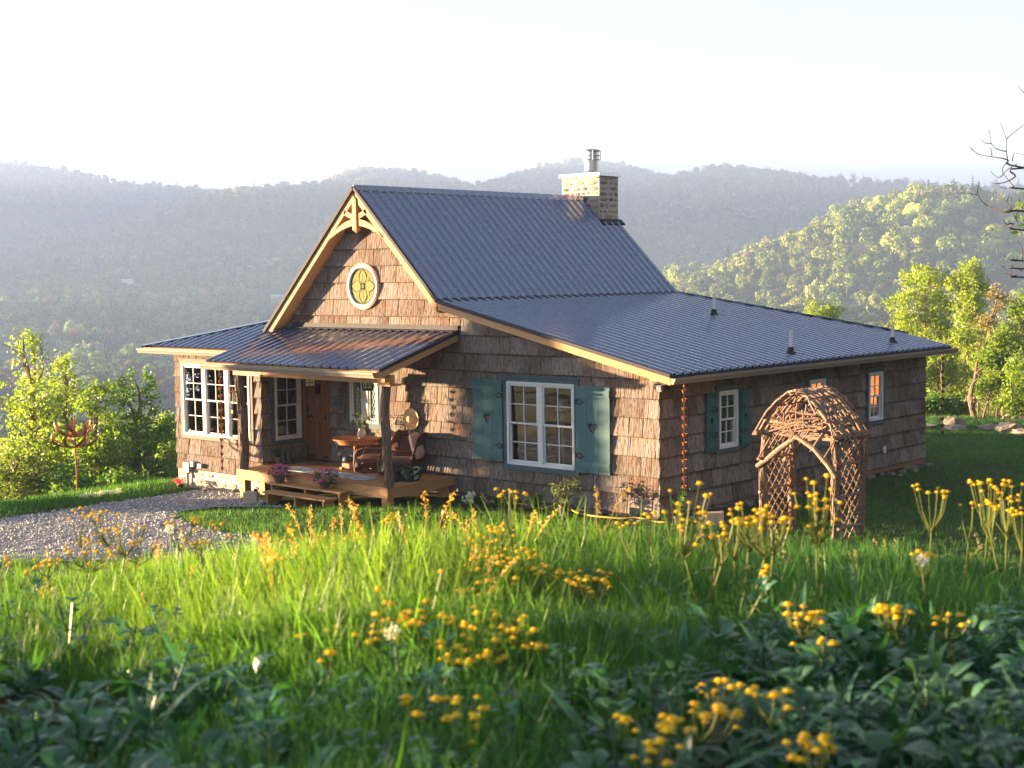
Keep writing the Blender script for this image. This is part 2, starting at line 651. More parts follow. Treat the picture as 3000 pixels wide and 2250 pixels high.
PX = np.array([-4200, -3200, -2400, -1600, -1000, -600, -300, 0, 200, 400, 600, 800, 1000, 1200, 1400, 1600, 1800, 2000, 2212, 2500, 3000.])
LAY = [(110, -30.), (170, -44.), (320, -46.)]
RAD = [450, 620, 800, 1050, 1350, 1700, 2100, 2700, 3400]
TAB = {  # columns left of the frame: unseen ridge added to shade the lower hills
    450: [960, 960, 960, 950, 930, 910, 900, 895, 890, 890, 880, 870, 850, 830, 800, 770, 760, 760, 770, 800, 820],
    620: [900, 900, 880, 860, 820, 790, 775, 770, 765, 770, 800, 790, 780, 750, 715, 680, 660, 655, 665, 700, 760],
    800: [880, 860, 820, 780, 740, 715, 700, 695, 685, 720, 745, 740, 730, 700, 640, 580, 482, 440, 452, 500, 640],
    1050: [860, 820, 760, 700, 670, 640, 640, 635, 630, 650, 670, 680, 670, 640, 620, 590, 530, 490, 500, 540, 620],
    1350: [840, 760, 690, 600, 520, 490, 560, 605, 585, 560, 540, 540, 540, 560, 580, 545, 520, 500, 500, 520, 600],
    1700: [820, 720, 600, 430, 370, 355, 480, 600, 533, 448, 401, 384, 404, 470, 505, 470, 480, 500, 500, 520, 560],
    2100: [800, 700, 560, 440, 395, 380, 440, 560, 520, 470, 440, 430, 440, 450, 418, 376, 412, 426, 432, 420, 470],
    2700: [780, 680, 540, 440, 390, 370, 340, 350, 377, 409, 424, 362, 404, 356, 372, 430, 460, 470, 470, 450, 480],
    3400: [780, 700, 600, 520, 470, 440, 440, 440, 450, 460, 470, 440, 450, 440, 440, 480, 500, 500, 500, 500, 500],
}
EXTRA = {2700: [(130, 362), (250, 386), (490, 414), (700, 396), (745, 375), (780, 360), (860, 366), (960, 380), (1040, 408), (1150, 369), (1240, 349), (1330, 356), (1420, 384)],
         2100: [(1330, 450), (1400, 417), (1460, 393), (1500, 378), (1540, 371), (1600, 374), (1660, 384), (1720, 398), (1760, 409), (1900, 423)],
         1700: [(100, 572), (150, 550), (330, 482), (480, 419), (560, 408), (700, 388), (760, 381), (860, 390)],
         800: [(1450, 622), (1520, 600), (1600, 572), (1680, 532), (1750, 500), (1840, 466), (1900, 450), (1960, 442), (2050, 434), (2120, 440), (2212, 454)]}


def far_height(x, y):
    l, d = to_ld(x, y)
    r = np.hypot(l, d)
    dd = np.maximum(d, .25*r)
    px = np.clip(1106+FPX/1.3562*l/dd, PX[0], PX[-1])
    zs, rs = [], []
    for (ra, z) in LAY:
        rs.append(ra)
        zs.append(np.full_like(r, z))
    for ra in RAD:
        xx, yy = list(PX), list(TAB[ra])
        if ra in EXTRA:
            lo, hi = EXTRA[ra][0][0], EXTRA[ra][-1][0]
            q = [(a, b) for a, b in zip(xx, yy) if a < lo or a > hi]+EXTRA[ra]
            q.sort()
            xx, yy = [a for a, b in q], [b for a, b in q]
        yi = np.interp(px, xx, yy)
        # forest canopy stands above the soil
        rs.append(ra)
        zs.append(CAM.z+(589-yi)/3143.*ra-9)
    rs = np.array(rs, float)
    Z = np.stack(zs, -1)
    k = np.clip(np.searchsorted(rs, r)-1, 0, len(rs)-2)
    t = np.clip((r-rs[k])/(rs[k+1]-rs[k]), 0, 1)
    ii = np.indices(r.shape)
    z0, z1 = Z[(*ii, k)], Z[(*ii, k+1)]
    t = t*t*(3-2*t)*.5+t*.5
    z = z0*(1-t)+z1*t
    # gullies, fading out at the crests so that the skyline keeps its shape
    crest = np.minimum(t, 1-t)*2
    g = fbm(x/230., y/230., 4, 21)
    z = z+g*np.clip(r/1000, .15, 1.3)*15*np.clip(crest*1.6, 0.08, 1)
    return z


def height(x, y):
    x = np.asarray(x, float)
    y = np.asarray(y, float)
    l, d = to_ld(x, y)
    r = np.hypot(l, d)
    n = near_height(x, y)
    f = far_height(x, y)
    n = np.maximum(n, -40+0*n)
    t = np.clip((r-62)/48., 0, 1)
    t = t*t*(3-2*t)
    return n*(1-t)+f*t


def h1(x, y):
    return float(height(np.array([x]), np.array([y]))[0])


def ground_material():
    n = NT('meadow_soil')
    f = n.noise(n.coord(), 1.3, 5, .6)
    f2 = n.noise(n.coord(), 14, 4, .7)
    c = n.mix(f, (.035, .05, .018), (.06, .075, .025))
    c = n.mix(n.ramp(f2, [(.55, (0, 0, 0)), (.72, (1, 1, 1))]), c, (.095, .045, .026))
    return n.done(n.bsdf(c, .95, 0, .1, n.bump(f2, .6, .03)))


def hill_material():
    n = NT('forest_floor')
    f = n.noise(n.coord(), .018, 5, .6)
    c = n.mix(f, (.055, .060, .030), (.10, .085, .05))
    return n.done(n.bsdf(c, 1, 0, 0))


M['soil'] = ground_material()
M['hill'] = hill_material()


def patch(name, us, vs_, mat, hf, dz=0):
    U, V = np.meshgrid(us, vs_, indexing='ij')
    x, y = from_ld(U, V)
    z = hf(x, y)+dz
    return grid_mesh(name, np.stack([x, y, z], -1).reshape(-1, 3), len(us), len(vs_), mat)


us = np.concatenate([np.arange(-60, -8, 1.3), np.arange(-8, 8, .25), np.arange(8, 62, 1.3)])
vs2 = np.concatenate([np.arange(-45, -2, 2.), np.arange(-2, 12, .22), np.arange(12, 46, .35), np.arange(46, 92, 1.)])
tag(patch('ground', us, vs2, M['soil'], height), kind='structure')
# far country, on rings around the viewpoint
th = np.concatenate([np.linspace(R_(-28), R_(-24), 14), np.linspace(R_(-23.6), R_(23.6), 330), np.linspace(R_(24), R_(31), 20)])
rr = np.concatenate([np.linspace(60, 320, 40), np.linspace(330, 2850, 170)])
T_, RR_ = np.meshgrid(th, rr, indexing='ij')
x_, y_ = from_ld(RR_*np.sin(T_), RR_*np.cos(T_))
z_ = height(x_, y_)
z_ = z_-np.clip((100-RR_)/10., 0, 4)
tag(grid_mesh('hills', np.stack([x_, y_, z_], -1).reshape(-1, 3), len(th), len(rr), M['hill']), kind='structure')

# the gravel drive, a sheet a little above the soil
GRAVEL = [(-12.75, -1.35), (-10.6, -1.35), (-10.3, -2.2), (-8.9, -2.2), (-8.6, -2.85), (-6.9, -2.85), (-8.3, -3.1), (-9.3, -3.5), (-9.6, -4.2), (-8.8, -5.0), (-6.5, -5.9), (-3, -6.6), (-3, -9), (-7, -12), (-12.75, -16)]


def in_poly(x, y, P):
    x = np.asarray(x, float)
    y = np.asarray(y, float)
    c = np.zeros(x.shape, bool)
    n = len(P)
    for i in range(n):
        (x1, y1), (x2, y2) = P[i], P[(i+1) % n]
        if y1 == y2:
            continue
        c ^= ((y1 > y) != (y2 > y)) & (x < (x2-x1)*(y-y1)/(y2-y1)+x1)
    return c


def gravel_material():
    n = NT('gravel')
    vz = n.n('ShaderNodeTexVoronoi', i_Scale=26)
    n.l(n.coord(), vz.inputs['Vector'])
    g = n.n('ShaderNodeSeparateColor')
    n.l(vz.outputs['Color'], g.inputs[0])
    c = n.ramp(g.outputs[0], [(.05, (.24, .25, .27)), (.5, (.42, .42, .44)), (.95, (.66, .65, .64))])
    d = n.ramp(vz.outputs['Distance'], [(.25, (1, 1, 1)), (.62, (.4, .4, .4))])
    c = n.mix(1.0, c, d, 'MULTIPLY')
    return n.done(n.bsdf(c, .9, 0, .2, n.bump(d, 1.0, .04)))


M['gravel'] = gravel_material()
gx, gy = np.meshgrid(np.arange(-12.9, -2.5, .1), np.arange(-16, -1.2, .1), indexing='ij')
gz = height(gx, gy)+.03+.012*fbm(gx*9, gy*9, 3, 3)
jx = gx+.05*fbm(gx*3, gy*3, 2, 31)
jy = gy+.05*fbm(gx*3, gy*3, 2, 37)
ins = in_poly(gx+.06*fbm(gx*2, gy*2, 2, 8), gy, GRAVEL)
idx = np.arange(gx.size).reshape(gx.shape)
F_ = np.stack([idx[:-1, :-1], idx[1:, :-1], idx[1:, 1:], idx[:-1, 1:]], -1)
F_ = F_[ins[:-1, :-1] & ins[1:, 1:]].reshape(-1, 4)
tag(np_mesh('gravel_drive', np.stack([jx, jy, gz], -1).reshape(-1, 3), F_, M['gravel'], smooth=True), kind='structure')
# loose chippings on it: nobody could count them
sb, st_ = MB(), []
gi = np.argwhere(ins)
for q in range(5200):
    i, j = gi[rnd.randrange(len(gi))]
    x0, y0 = gx[i, j]+rnd.uniform(-.05, .05), gy[i, j]+rnd.uniform(-.05, .05)
    if to_ld(x0, y0)[1] < 20:
        continue
    sb.t = rnd.random()
    s_ = rnd.uniform(.014, .034)
    sb.blob((x0, y0, gz[i, j]+s_*.3), s_, 5, 3, .5, sq=(1, rnd.uniform(.6, 1), .6))
n_ = NT('gravel_chips')
c_ = n_.ramp(n_.attr('tone'), [(0, (.24, .25, .27)), (.5, (.44, .44, .46)), (1, (.70, .69, .68))])
M['chips'] = n_.done(n_.bsdf(c_, .9, 0, .2))
tag(sb.build('gravel', M['chips']), kind='stuff')
# ------------------------------------------------------------------ the cottage
cot = empty('cottage', (0, 0, 0), label='bark-sided cottage with dark metal roof, porch and stone chimney', cat='house')
L_ = 11.25
XR, ZR = -8.119, 6.389
XB, ZB = -5.532, 3.829
XE, ZE = .557, 2.46
LOWM = (ZB-ZE)/(XE-XB)
XL, ZL = -11.43, 3.08
PM = .2925
PZ0 = 3.172
WXL, WXR, WY = -13.894, -10.546, -1.229
CRS, C0 = .38, .044


def low_z(x):
    return ZE+LOWM*(XE-x)


def porch_z(y):
    return PZ0+PM*y


def bark_wall(name, O, U, N, u0, u1, z0, z1, top=None, holes=(), du=.022, rows=5, seed=1, lab=None):
    O, U, N = Vector(O), Vector(U), Vector(N)
    rg = random.Random(seed)
    nu = int((u1-u0)/du)+1
    uu = np.linspace(u0, u1, nu)
    tops = np.array([top(u) for u in uu]) if top else np.full(nu, z1)
    k0 = int(math.floor((z0-C0)/CRS))
    k1 = int(math.ceil((max(tops)-C0)/CRS))
    VV, FF, TT = [], [], []
    base = 0
    ux = np.array(U)
    nx = np.array(N)
    ox = np.array(O)
    for k in range(k0, k1):
        za, zb = C0+k*CRS, C0+(k+1)*CRS+.02
        a = max(za, z0)
        if a >= zb-.03:
            continue
        # shingle widths
        edges = [u0-rg.random()*.5]
        while edges[-1] < u1:
            edges.append(edges[-1]+rg.choice((.25, .34, .42, .5, .62, .8)))
        edges = np.array(edges)
        tone = np.array([rg.random()**1.2 for _ in edges])
        offs = np.array([rg.uniform(-.006, .008) for _ in edges])
        drop = np.array([rg.uniform(-.005, .005) for _ in edges])
        ids = np.searchsorted(edges, uu, side='right')-1
        near_edge = np.minimum(np.abs(uu-edges[ids]), np.abs(edges[np.minimum(ids+1, len(edges)-1)]-uu))
        rowz = np.concatenate([[a, a+.016], np.linspace(a+.1, zb, rows-1)])
        sh = rg.random()*90
        grid = []
        for j, z in enumerate([a-.0001]+list(rowz)):
            under = j == 0
            zz = np.minimum(np.full(nu, z)+(drop[ids] if a == za and j < 2 else 0), tops)
            f = (z-za)/CRS
            off = .048-.044*f
            if under:
                off = -.005
                depth = np.full(nu, off)
            else:
                w = ids*7.3+sh
                a1 = np.array([mnoise.noise((u*22+w_, z*1.6, sh)) for u, w_ in zip(uu, w)])
                a2 = np.array([mnoise.noise((u*62+w_, z*5.0, sh+9)) for u, w_ in zip(uu, w)])
                fis = np.clip(.34-np.abs(a1), 0, 1)/.34
                depth = off+offs[ids]*.6-.006*fis**1.3+.003*a2-.008*(near_edge < du*.6)
            grid.append(ox[None]+uu[:, None]*ux[None]+depth[:, None]*nx[None]+zz[:, None]*np.array([[0, 0, 1.]]))
        G = np.stack(grid, 1)
        nr = G.shape[1]
        idx = np.arange(nu*nr).reshape(nu, nr)
        F = np.stack([idx[:-1, :-1], idx[1:, :-1], idx[1:, 1:], idx[:-1, 1:]], -1)
        um = (uu[:-1]+uu[1:])/2
        zc = np.array([a]+list((rowz[:-1]+rowz[1:])/2))
        keep = np.ones((nu-1, nr-1), bool)
        keep &= (np.minimum(tops[:-1], tops[1:])[:, None] > np.array([a]+list(rowz[:-1]))[None]+.0005)
        for (ha, hb, hz0, hz1) in holes:
            keep &= ~((um[:, None] > ha) & (um[:, None] < hb) & (zc[None] > hz0) & (zc[None] < hz1))
        tt = .03+.97*np.repeat(tone[ids[:-1]][:, None], nr-1, 1)
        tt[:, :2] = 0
        FF.append(F[keep]+base)
        TT.append(tt[keep])
        VV.append(G.reshape(-1, 3))
        base += nu*nr
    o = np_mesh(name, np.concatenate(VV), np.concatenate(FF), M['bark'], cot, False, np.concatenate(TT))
    if lab:
        o['label'] = lab
    return o


# --- walls (each hole is a window or door opening)
def front_top(x):
    a = ZR-abs(x-XR)-.26
    b = low_z(x)-.14
    return a if x < XB else min(max(a, b), b)


bark_wall('wall', (0, 0, 0), (1, 0, 0), (0, -1, 0), -11.2, 0.03, -.40, 6.2, front_top,
          [(-3.86, -2.05, .43, 2.15), (-8.74, -7.80, 1.04, 2.03), (-10.40, -9.56, -.5, 2.12), (-8.66, -7.84, 3.76, 4.54), (-11.3, -10.5, -.5, 2.75)], seed=3, lab='long front wall of bark shingles under the gable')
bark_wall('wall', (0, 0, 0), (0, 1, 0), (1, 0, 0), -.02, L_, -.336, 2.5, None,
          [(1.98, 2.64, .82, 1.96), (5.55, 6.20, .98, 1.96), (8.25, 8.90, .85, 1.96)], du=.022, seed=5, lab='shaded bark-shingle side wall with narrow windows')
bark_wall('wall', (0, WY, 0), (1, 0, 0), (0, -1, 0), WXL-.02, WXR+.03, -.33, 2.60, None, [(-13.5, -10.93, .56, 2.28)], seed=8, lab='front wall of the wing around the triple window')
bark_wall('wall', (WXR, 0, 0), (0, 1, 0), (1, 0, 0), WY-.02, 0, -.33, 2.62, None, [(-.86, -.10, .56, 2.13)], seed=9, lab='short wing wall facing the porch')
bark_wall('wall', (WXL, 0, 0), (0, 1, 0), (-1, 0, 0), WY, 6, -.33, 2.62, None, [], du=.04, rows=3, seed=10)
bark_wall('wall', (0, L_, 0), (1, 0, 0), (0, 1, 0), WXL, 0, -.4, 2.5, None, [], du=.06, rows=3, seed=11)
bark_wall('wall', (0, 8.1, 0), (1, 0, 0), (0, 1, 0), -11.2, -5.2, 2.4, 6.2, lambda x: ZR-abs(x-XR)-.2, [], du=.06, rows=3, seed=12)
bark_wall('wall', (0, 6, 0), (1, 0, 0), (0, 1, 0), WXL, -10.5, -.4, 2.62, None, [], du=.06, rows=3, seed=13)
b = MB()
b.box((.0, .02, -.46), (.028, L_-.02, -.335))
b.build('sill_board', wood_material('sill_wood', (.20, .11, .06), (.26, .15, .09), .7, 'y', False), cot)

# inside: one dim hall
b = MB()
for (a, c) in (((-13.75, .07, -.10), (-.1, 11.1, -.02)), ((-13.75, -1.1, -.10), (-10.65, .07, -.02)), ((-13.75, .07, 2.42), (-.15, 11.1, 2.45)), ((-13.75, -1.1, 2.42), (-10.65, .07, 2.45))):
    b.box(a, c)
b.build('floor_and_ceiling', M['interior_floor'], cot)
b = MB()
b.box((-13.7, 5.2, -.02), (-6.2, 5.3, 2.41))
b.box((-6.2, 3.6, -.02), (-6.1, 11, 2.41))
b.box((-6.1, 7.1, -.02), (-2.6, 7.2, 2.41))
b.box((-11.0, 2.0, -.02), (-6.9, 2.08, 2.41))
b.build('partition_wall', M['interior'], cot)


# --- roof sheets
def ribbed(name, O, U, V, N, ulen, v0, v1, sp=.27, mat='roof', parent=cot, first=.06):
    O, U, V, N = (np.array(Vector(a)) for a in (O, U, V, N))
    prof = [(0, 0)]
    u = first
    while u < ulen-.02:
        for du, h in ((-.048, 0), (-.020, .040), (.020, .040), (.048, 0), (.11, 0), (.120, .007), (.130, .007), (.140, 0), (.17, 0), (.18, .007), (.19, .007), (.20, 0)):
            if 0 < u+du < ulen:
                prof.append((u+du, h))
        u += sp
    prof.append((ulen, 0))
    us_ = np.array([p[0] for p in prof])
    hs = np.array([p[1] for p in prof])
    a = np.array([v0(t) for t in us_])
    c = np.array([v1(t) for t in us_])
    c = np.maximum(c, a)
    rows_ = []
    for f in (0, .25, .5, .75, 1):
        vv = a+(c-a)*f
        rows_.append(O+us_[:, None]*U+vv[:, None]*V+hs[:, None]*N)
    G = np.stack(rows_, 1)
    o = grid_mesh(name, G.reshape(-1, 3), len(us_), 5, M[mat], parent, False)
    return o


s2 = math.sqrt(.5)
k_ = math.hypot(XB-XR, ZR-ZB)
sl1 = Vector((XB-XR, 0, ZB-ZR)).normalized()
OF = .38
YR = 8.488
ribbed('steep_roof', (XR, -OF, ZR), (0, 1, 0), sl1, (-sl1.z, 0, sl1.x), YR+OF, lambda u: 0.02 if u-OF < 7.72 else .98, lambda u: k_, first=.10)
kl = math.hypot(XR-XL, ZR-ZL)
sl0 = Vector((XL-XR, 0, ZL-ZR)).normalized()
ribbed('steep_roof', (XR, -OF, ZR), (0, 1, 0), sl0, (sl0.z, 0, -sl0.x), YR+OF, lambda u: .02, lambda u: kl, first=.10)
sl2 = Vector((XE-XB, 0, ZE-ZB)).normalized()
kw = math.hypot(XE-XB, ZE-ZB)


def low_v0(u):
    y = u-OF
    if y <= YR:
        return 0
    return min((y-YR)*4.94/3.22, 5)*kw/(XE-XB)


ribbed('low_roof', (XB, -OF, ZB), (0, 1, 0), sl2, (-sl2.z, 0, sl2.x), 11.5+OF, low_v0, lambda u: kw, first=.10)
slp = Vector((0, -1, -PM)).normalized()
kp = math.sqrt(1+PM*PM)


def porch_v1(u):
    x = -14.66+u
    return (2.41 if x > -11.08 else 1.63)*kp


def porch_v0(u):
    x = -14.66+u
    if x > -11.2:
        return 0
    return -min(-1.6+(x+14.6)*.746, .95)*kp


ribbed('porch_roof', (-14.66, 0, PZ0), (1, 0, 0), slp, (0, -PM/kp, 1/kp), 14.66-5.27, porch_v0, porch_v1, first=.10)
# thin dark edge under the porch step between the two eaves, wing hip slope, rear slope
b = MB()
b.prism([(-14.66, -1.62, 2.69), (-12.16, .27, 3.245), (-11.43, .85, 3.41), (-11.43, 6.2, 3.41), (-14.66, 6.2, 2.69)], (0, 0, -.03))
b.prism([(XB, YR, ZB), (-.72, 11.6, 2.74), (-.72, 12.1, 2.56), (-11.3, 12.1, 2.56), (-11.3, YR, ZB)], (0, 0, -.03))
b.build('back_roof', M['roof'], cot)
b = MB()


def cap(p, q, na, nb, w):
    """folded strip along a ridge or hip: two flaps"""
    p, q, na, nb = Vector(p), Vector(q), Vector(na).normalized(), Vector(nb).normalized()
    up = Vector((0, 0, .045))
    b.poly(p+up, q+up, q+up+na*w, p+up+na*w)
    b.poly(q+up, p+up, p+up+nb*w, q+up+nb*w)
    b.poly(p+up+na*w, q+up+na*w, q+na*w+Vector((0, 0, .012)), p+na*w+Vector((0, 0, .012)))
    b.poly(p+up, p+up+na*w, p+na*w, p)
    b.poly(p+up, p, p+nb*w, p+up+nb*w)


cap((XR, -OF-.02, ZR), (XR, 7.78, ZR), sl1, sl0, .17)
b.build('ridge_cap', M['roof'], cot)
b = MB()
cap((-14.66, -1.62, 2.70), (-11.5, .74, 3.41), (.55, -.8, -.2), (-.8, .55, -.15), .14)
b.build('hip_cap', M['roof'], cot)
b = MB()
cap((XB, YR, ZB), (-.65, 11.62, 2.74), (.5, -.85, 0.08), (-.6, .8, -.4), .14)
b.build('hip_cap', M['roof'], cot)
b = MB()   # flashings: porch to wall, steep to low roof, below the chimney
b.obox((-8.0, -.055, PZ0+.02), (2.74, 0, 0), (0, .07, .02), (0, -.002, .006))
b.obox((-8.0, -.052, PZ0+.075), (2.74, 0, 0), (0, .012, 0), (0, 0, .05))
b.obox((XB+.03, YR/2-.19, ZB+.022), (0, YR/2+.19, 0), (.07, 0, -.03), (0.002, 0, .006))
b.obox((-7.42, 8.16, 5.72), (0, .47, 0), (.07, 0, -.07), (.014, 0, .014))
b.build('flashing', M['roof_trim'], cot)
b = MB()   # roof underlay: the boards under the steel
b.prism([(XR, -OF+.03, ZR-.035), (XB, -OF+.03, ZB-.035), (XB, -OF+.03, ZB-.075), (XR, -OF+.03, ZR-.075)], (0, YR+OF-.05, 0))
b.prism([(XR, -OF+.03, ZR-.035), (XL, -OF+.03, ZL-.035), (XL, -OF+.03, ZL-.075), (XR, -OF+.03, ZR-.075)], (0, YR+OF-.05, 0))
b.prism([(XB+.01, -OF+.03, ZB-.035), (XE, -OF+.03, ZE-.03), (XE, -OF+.03, ZE-.07), (XB+.01, -OF+.03, ZB-.075)], (0, YR+OF, 0))
b.prism([(-.9, YR+.02, low_z(-.9)-.035), (XE, YR+.02, ZE-.03), (XE, YR+.02, ZE-.07), (-.9, YR+.02, low_z(-.9)-.075)], (0, 2.95, 0))
b.prism([(-11.08, -.05, porch_z(-.05)-.03), (-11.08, -2.40, porch_z(-2.40)-.03), (-11.08, -2.40, porch_z(-2.40)-.07), (-11.08, -.05, porch_z(-.05)-.07)], (5.77, 0, 0))
b.prism([(-14.5, -1.5, porch_z(-1.5)-.03), (-14.5, -1.62, porch_z(-1.62)-.03), (-14.5, -1.62, porch_z(-1.62)-.07), (-14.5, -1.5, porch_z(-1.5)-.07)], (3.4, 0, 0))
b.box((-14.5, -1.6, 2.60), (-11.1, -1.25, 2.62))
b.build('soffit', M['pine'], cot)

# --- dark metal edge trim + pine rake boards of the gable and the low roof
b = MB()
d_ = -OF-.012
for (p, q) in (((XR, ZR), (XL, ZL)), ((XR, ZR), (XB, ZB)), ((XB, ZB), (XE, ZE))):
    P, Q = Vector((p[0], d_, p[1])), Vector((q[0], d_, q[1]))
    dr = (Q-P).normalized()
    nrm = Vector((-dr.z, 0, dr.x))
    if nrm.z < 0:
        nrm = -nrm
    b.obox((P+Q)/2-nrm*.012, dr*((Q-P).length/2), Vector((0, .035, 0)), nrm*.034)
P, Q = Vector((-5.262, -.02, porch_z(-.02))), Vector((-5.262, -2.41, porch_z(-2.41)))
dr = (Q-P).normalized()
nrm = Vector((0, -dr.z, dr.y))
nrm = nrm if nrm.z > 0 else -nrm
b.obox((P+Q)/2-nrm*.012, dr*((Q-P).length/2), Vector((.02, 0, 0)), nrm*.034)
b.box((XE-.02, -OF, ZE-.055), (XE+.012, 11.5, ZE-.004))
b.build('roof_edge_trim', M['roof_trim'], cot)


def rake(p, q, off0, dep, y0=-OF, th=.04, lab=None):
    P, Q = Vector((p[0], y0, p[1])), Vector((q[0], y0, q[1]))
    dr = (Q-P).normalized()
    nrm = Vector((-dr.z, 0, dr.x))
    nrm = nrm if nrm.z > 0 else -nrm
    bb = MB()
    A, B = P-nrm*off0, Q-nrm*off0
    # plumb-cut ends
    kz = nrm.z
    bb.prism([A, B, B-Vector((0, 0, dep/kz)), A-Vector((0, 0, dep/kz))], (0, th, 0))
    return bb.build('rake_board', M['pine'], cot, bevel=.004)


rake((XR-.002, ZR), (XL, ZL), .05, .15)
rake((XR+.002, ZR), (XB-.002, ZB), .05, .15)
rake((XB+.002, ZB), (XE-.01, ZE), .05, .14)
# wide soffit board between the rake and the wall on the left slope, and its twin on the right
b = MB()
for (p, q) in (((XR-.05, ZR-.05), (XL, ZL)), ((XR+.05, ZR-.05), (XB, ZB))):
    P, Q = Vector((p[0], -OF+.04, p[1]-.26)), Vector((q[0], -OF+.04, q[1]-.26))
    b.prism([P, Q, Q+Vector((0, 0, .03)), P+Vector((0, 0, .03))], (0, OF-.03, 0))
b.prism([(XB, -OF+.04, ZB-.2), (XE-.04, -OF+.04, ZE-.19), (XE-.04, -OF+.04, ZE-.165), (XB, -OF+.04, ZB-.175)], (0, OF-.05, 0))
b.build('rake_soffit', M['pine'], cot)
b = MB()   # boxed return at the low corner, eave board along the side
b.prism([(.06, -OF+.002, low_z(.06)-.18), (.545, -OF+.002, ZE-.19), (.545, -OF+.002, 2.335), (.06, -OF+.002, 2.325)], (0, .03, 0))
b.box((.04, -OF+.03, 2.325), (.545, 11.4, 2.345))
b.box((.525, -OF+.034, 2.346), (.548, 11.45, ZE-.058))
b.build('eave_board', M['pine'], cot)
b = MB()
b.prism([(-5.30, -.06, porch_z(-.06)-.05), (-5.30, -2.40, porch_z(-2.40)-.05), (-5.30, -2.40, porch_z(-2.40)-.185), (-5.30, -.06, porch_z(-.06)-.185)], (.036, 0, 0))
b.build('rake_board', M['pine'], cot, bevel=.004)
# gable truss: king post, two struts, arched collar
b = MB()
b.prism([(-8.165, -OF-.03, 6.10), (-8.105, -OF-.03, 6.16), (-8.045, -OF-.03, 6.10), (-8.035, -OF-.03, 5.42), (-8.10+.0, -OF-.03, 5.42), (-8.165, -OF-.03, 5.42)], (0, .13, 0))
b.add([(-8.165, -OF-.03, 5.42), (-8.035, -OF-.03, 5.42), (-8.035, -OF+.10, 5.42), (-8.165, -OF+.10, 5.42), (-8.10, -OF+.035, 5.345)], [(0, 1, 4), (1, 2, 4), (2, 3, 4), (3, 0, 4)])
b.build('king_post', M['pine'], cot)
b = MB()
b.bar((-8.17, -OF+.035, 5.70), (-8.48, -OF+.035, 5.83), .07, .115)
b.bar((-8.03, -OF+.035, 5.70), (-7.73, -OF+.035, 5.83), .07, .115)
b.build('truss_strut', M['pine'], cot, bevel=.004)
b = MB()
n_a = 20
for sgn in (-1, 1):
    up_, lo_ = [], []
    for i in range(n_a+1):
        t = i/n_a
        x = -8.10+sgn*.93*t
        zt = 5.665-.43*t**1.9
        zb_ = 5.52-.315*t**1.75
        up_.append((x, zt))
        lo_.append((x, min(zb_, zt)))
    for i in range(n_a):
        q = [(up_[i][0], -OF+.0, up_[i][1]), (up_[i+1][0], -OF+.0, up_[i+1][1]), (lo_[i+1][0], -OF+.0, lo_[i+1][1]), (lo_[i][0], -OF+.0, lo_[i][1])]
        b.prism(q, (0, .075, 0))
b.build('arched_collar', M['pine'], cot)


# --- gutters
def gutter(name, p, q, out, ztop, parent=cot, spikes=.9):
    p, q, out = Vector(p), Vector(q), Vector(out)
    d = (q-p).normalized()
    prof = [(0, 0), (0, -.105), (.06, -.115), (.078, -.07), (.10, -.045), (.104, -.012), (.112, 0), (.100, .004), (.094, -.012), (.07, -.06), (.05, -.098), (.01, -.09), (.008, 0)]
    bb = MB()
    m = len(prof)
    n = max(2, int((q-p).length/1.2))
    vs_ = []
    for i in range(n+1):
        c = p.lerp(q, i/n)
        c.z = ztop+(c.z-p.z)
        for (a, h) in prof:
            vs_.append(c+out*a+Vector((0, 0, h)))
    fs = [(i*m+k, (i+1)*m+k, (i+1)*m+(k+1) % m, i*m+(k+1) % m) for i in range(n) for k in range(m)]
    fs += [tuple(range(7)), tuple(n*m+k for k in range(6, -1, -1))]
    bb.add(vs_, fs)
    L = (q-p).length
    t = .25
    while t < L:
        c = p+d*t
        bb.obox(Vector((c.x, c.y, ztop-.004))+out*.055, d*.008, out*.054, (0, 0, .004))
        t += spikes
    return bb.build(name, M['gutter'], parent)


gutter('gutter', (-11.14, -2.425, 0), (-5.31, -2.425, 0), (0, -1, 0), 2.425)
gutter('gutter', (-14.80, -1.645, 0), (-11.02, -1.645, 0), (0, -1, 0), 2.655)
gutter('gutter', (.562, -OF-.02, 0), (.562, 11.72, 0), (1, 0, 0), 2.40)
b = MB()
b.box((-11.06, -2.425, 2.30), (-5.30, -2.395, 2.43))
b.box((-14.62, -1.644, 2.55), (-11.1, -1.61, 2.67))
b.build('fascia_board', M['pine'], cot)

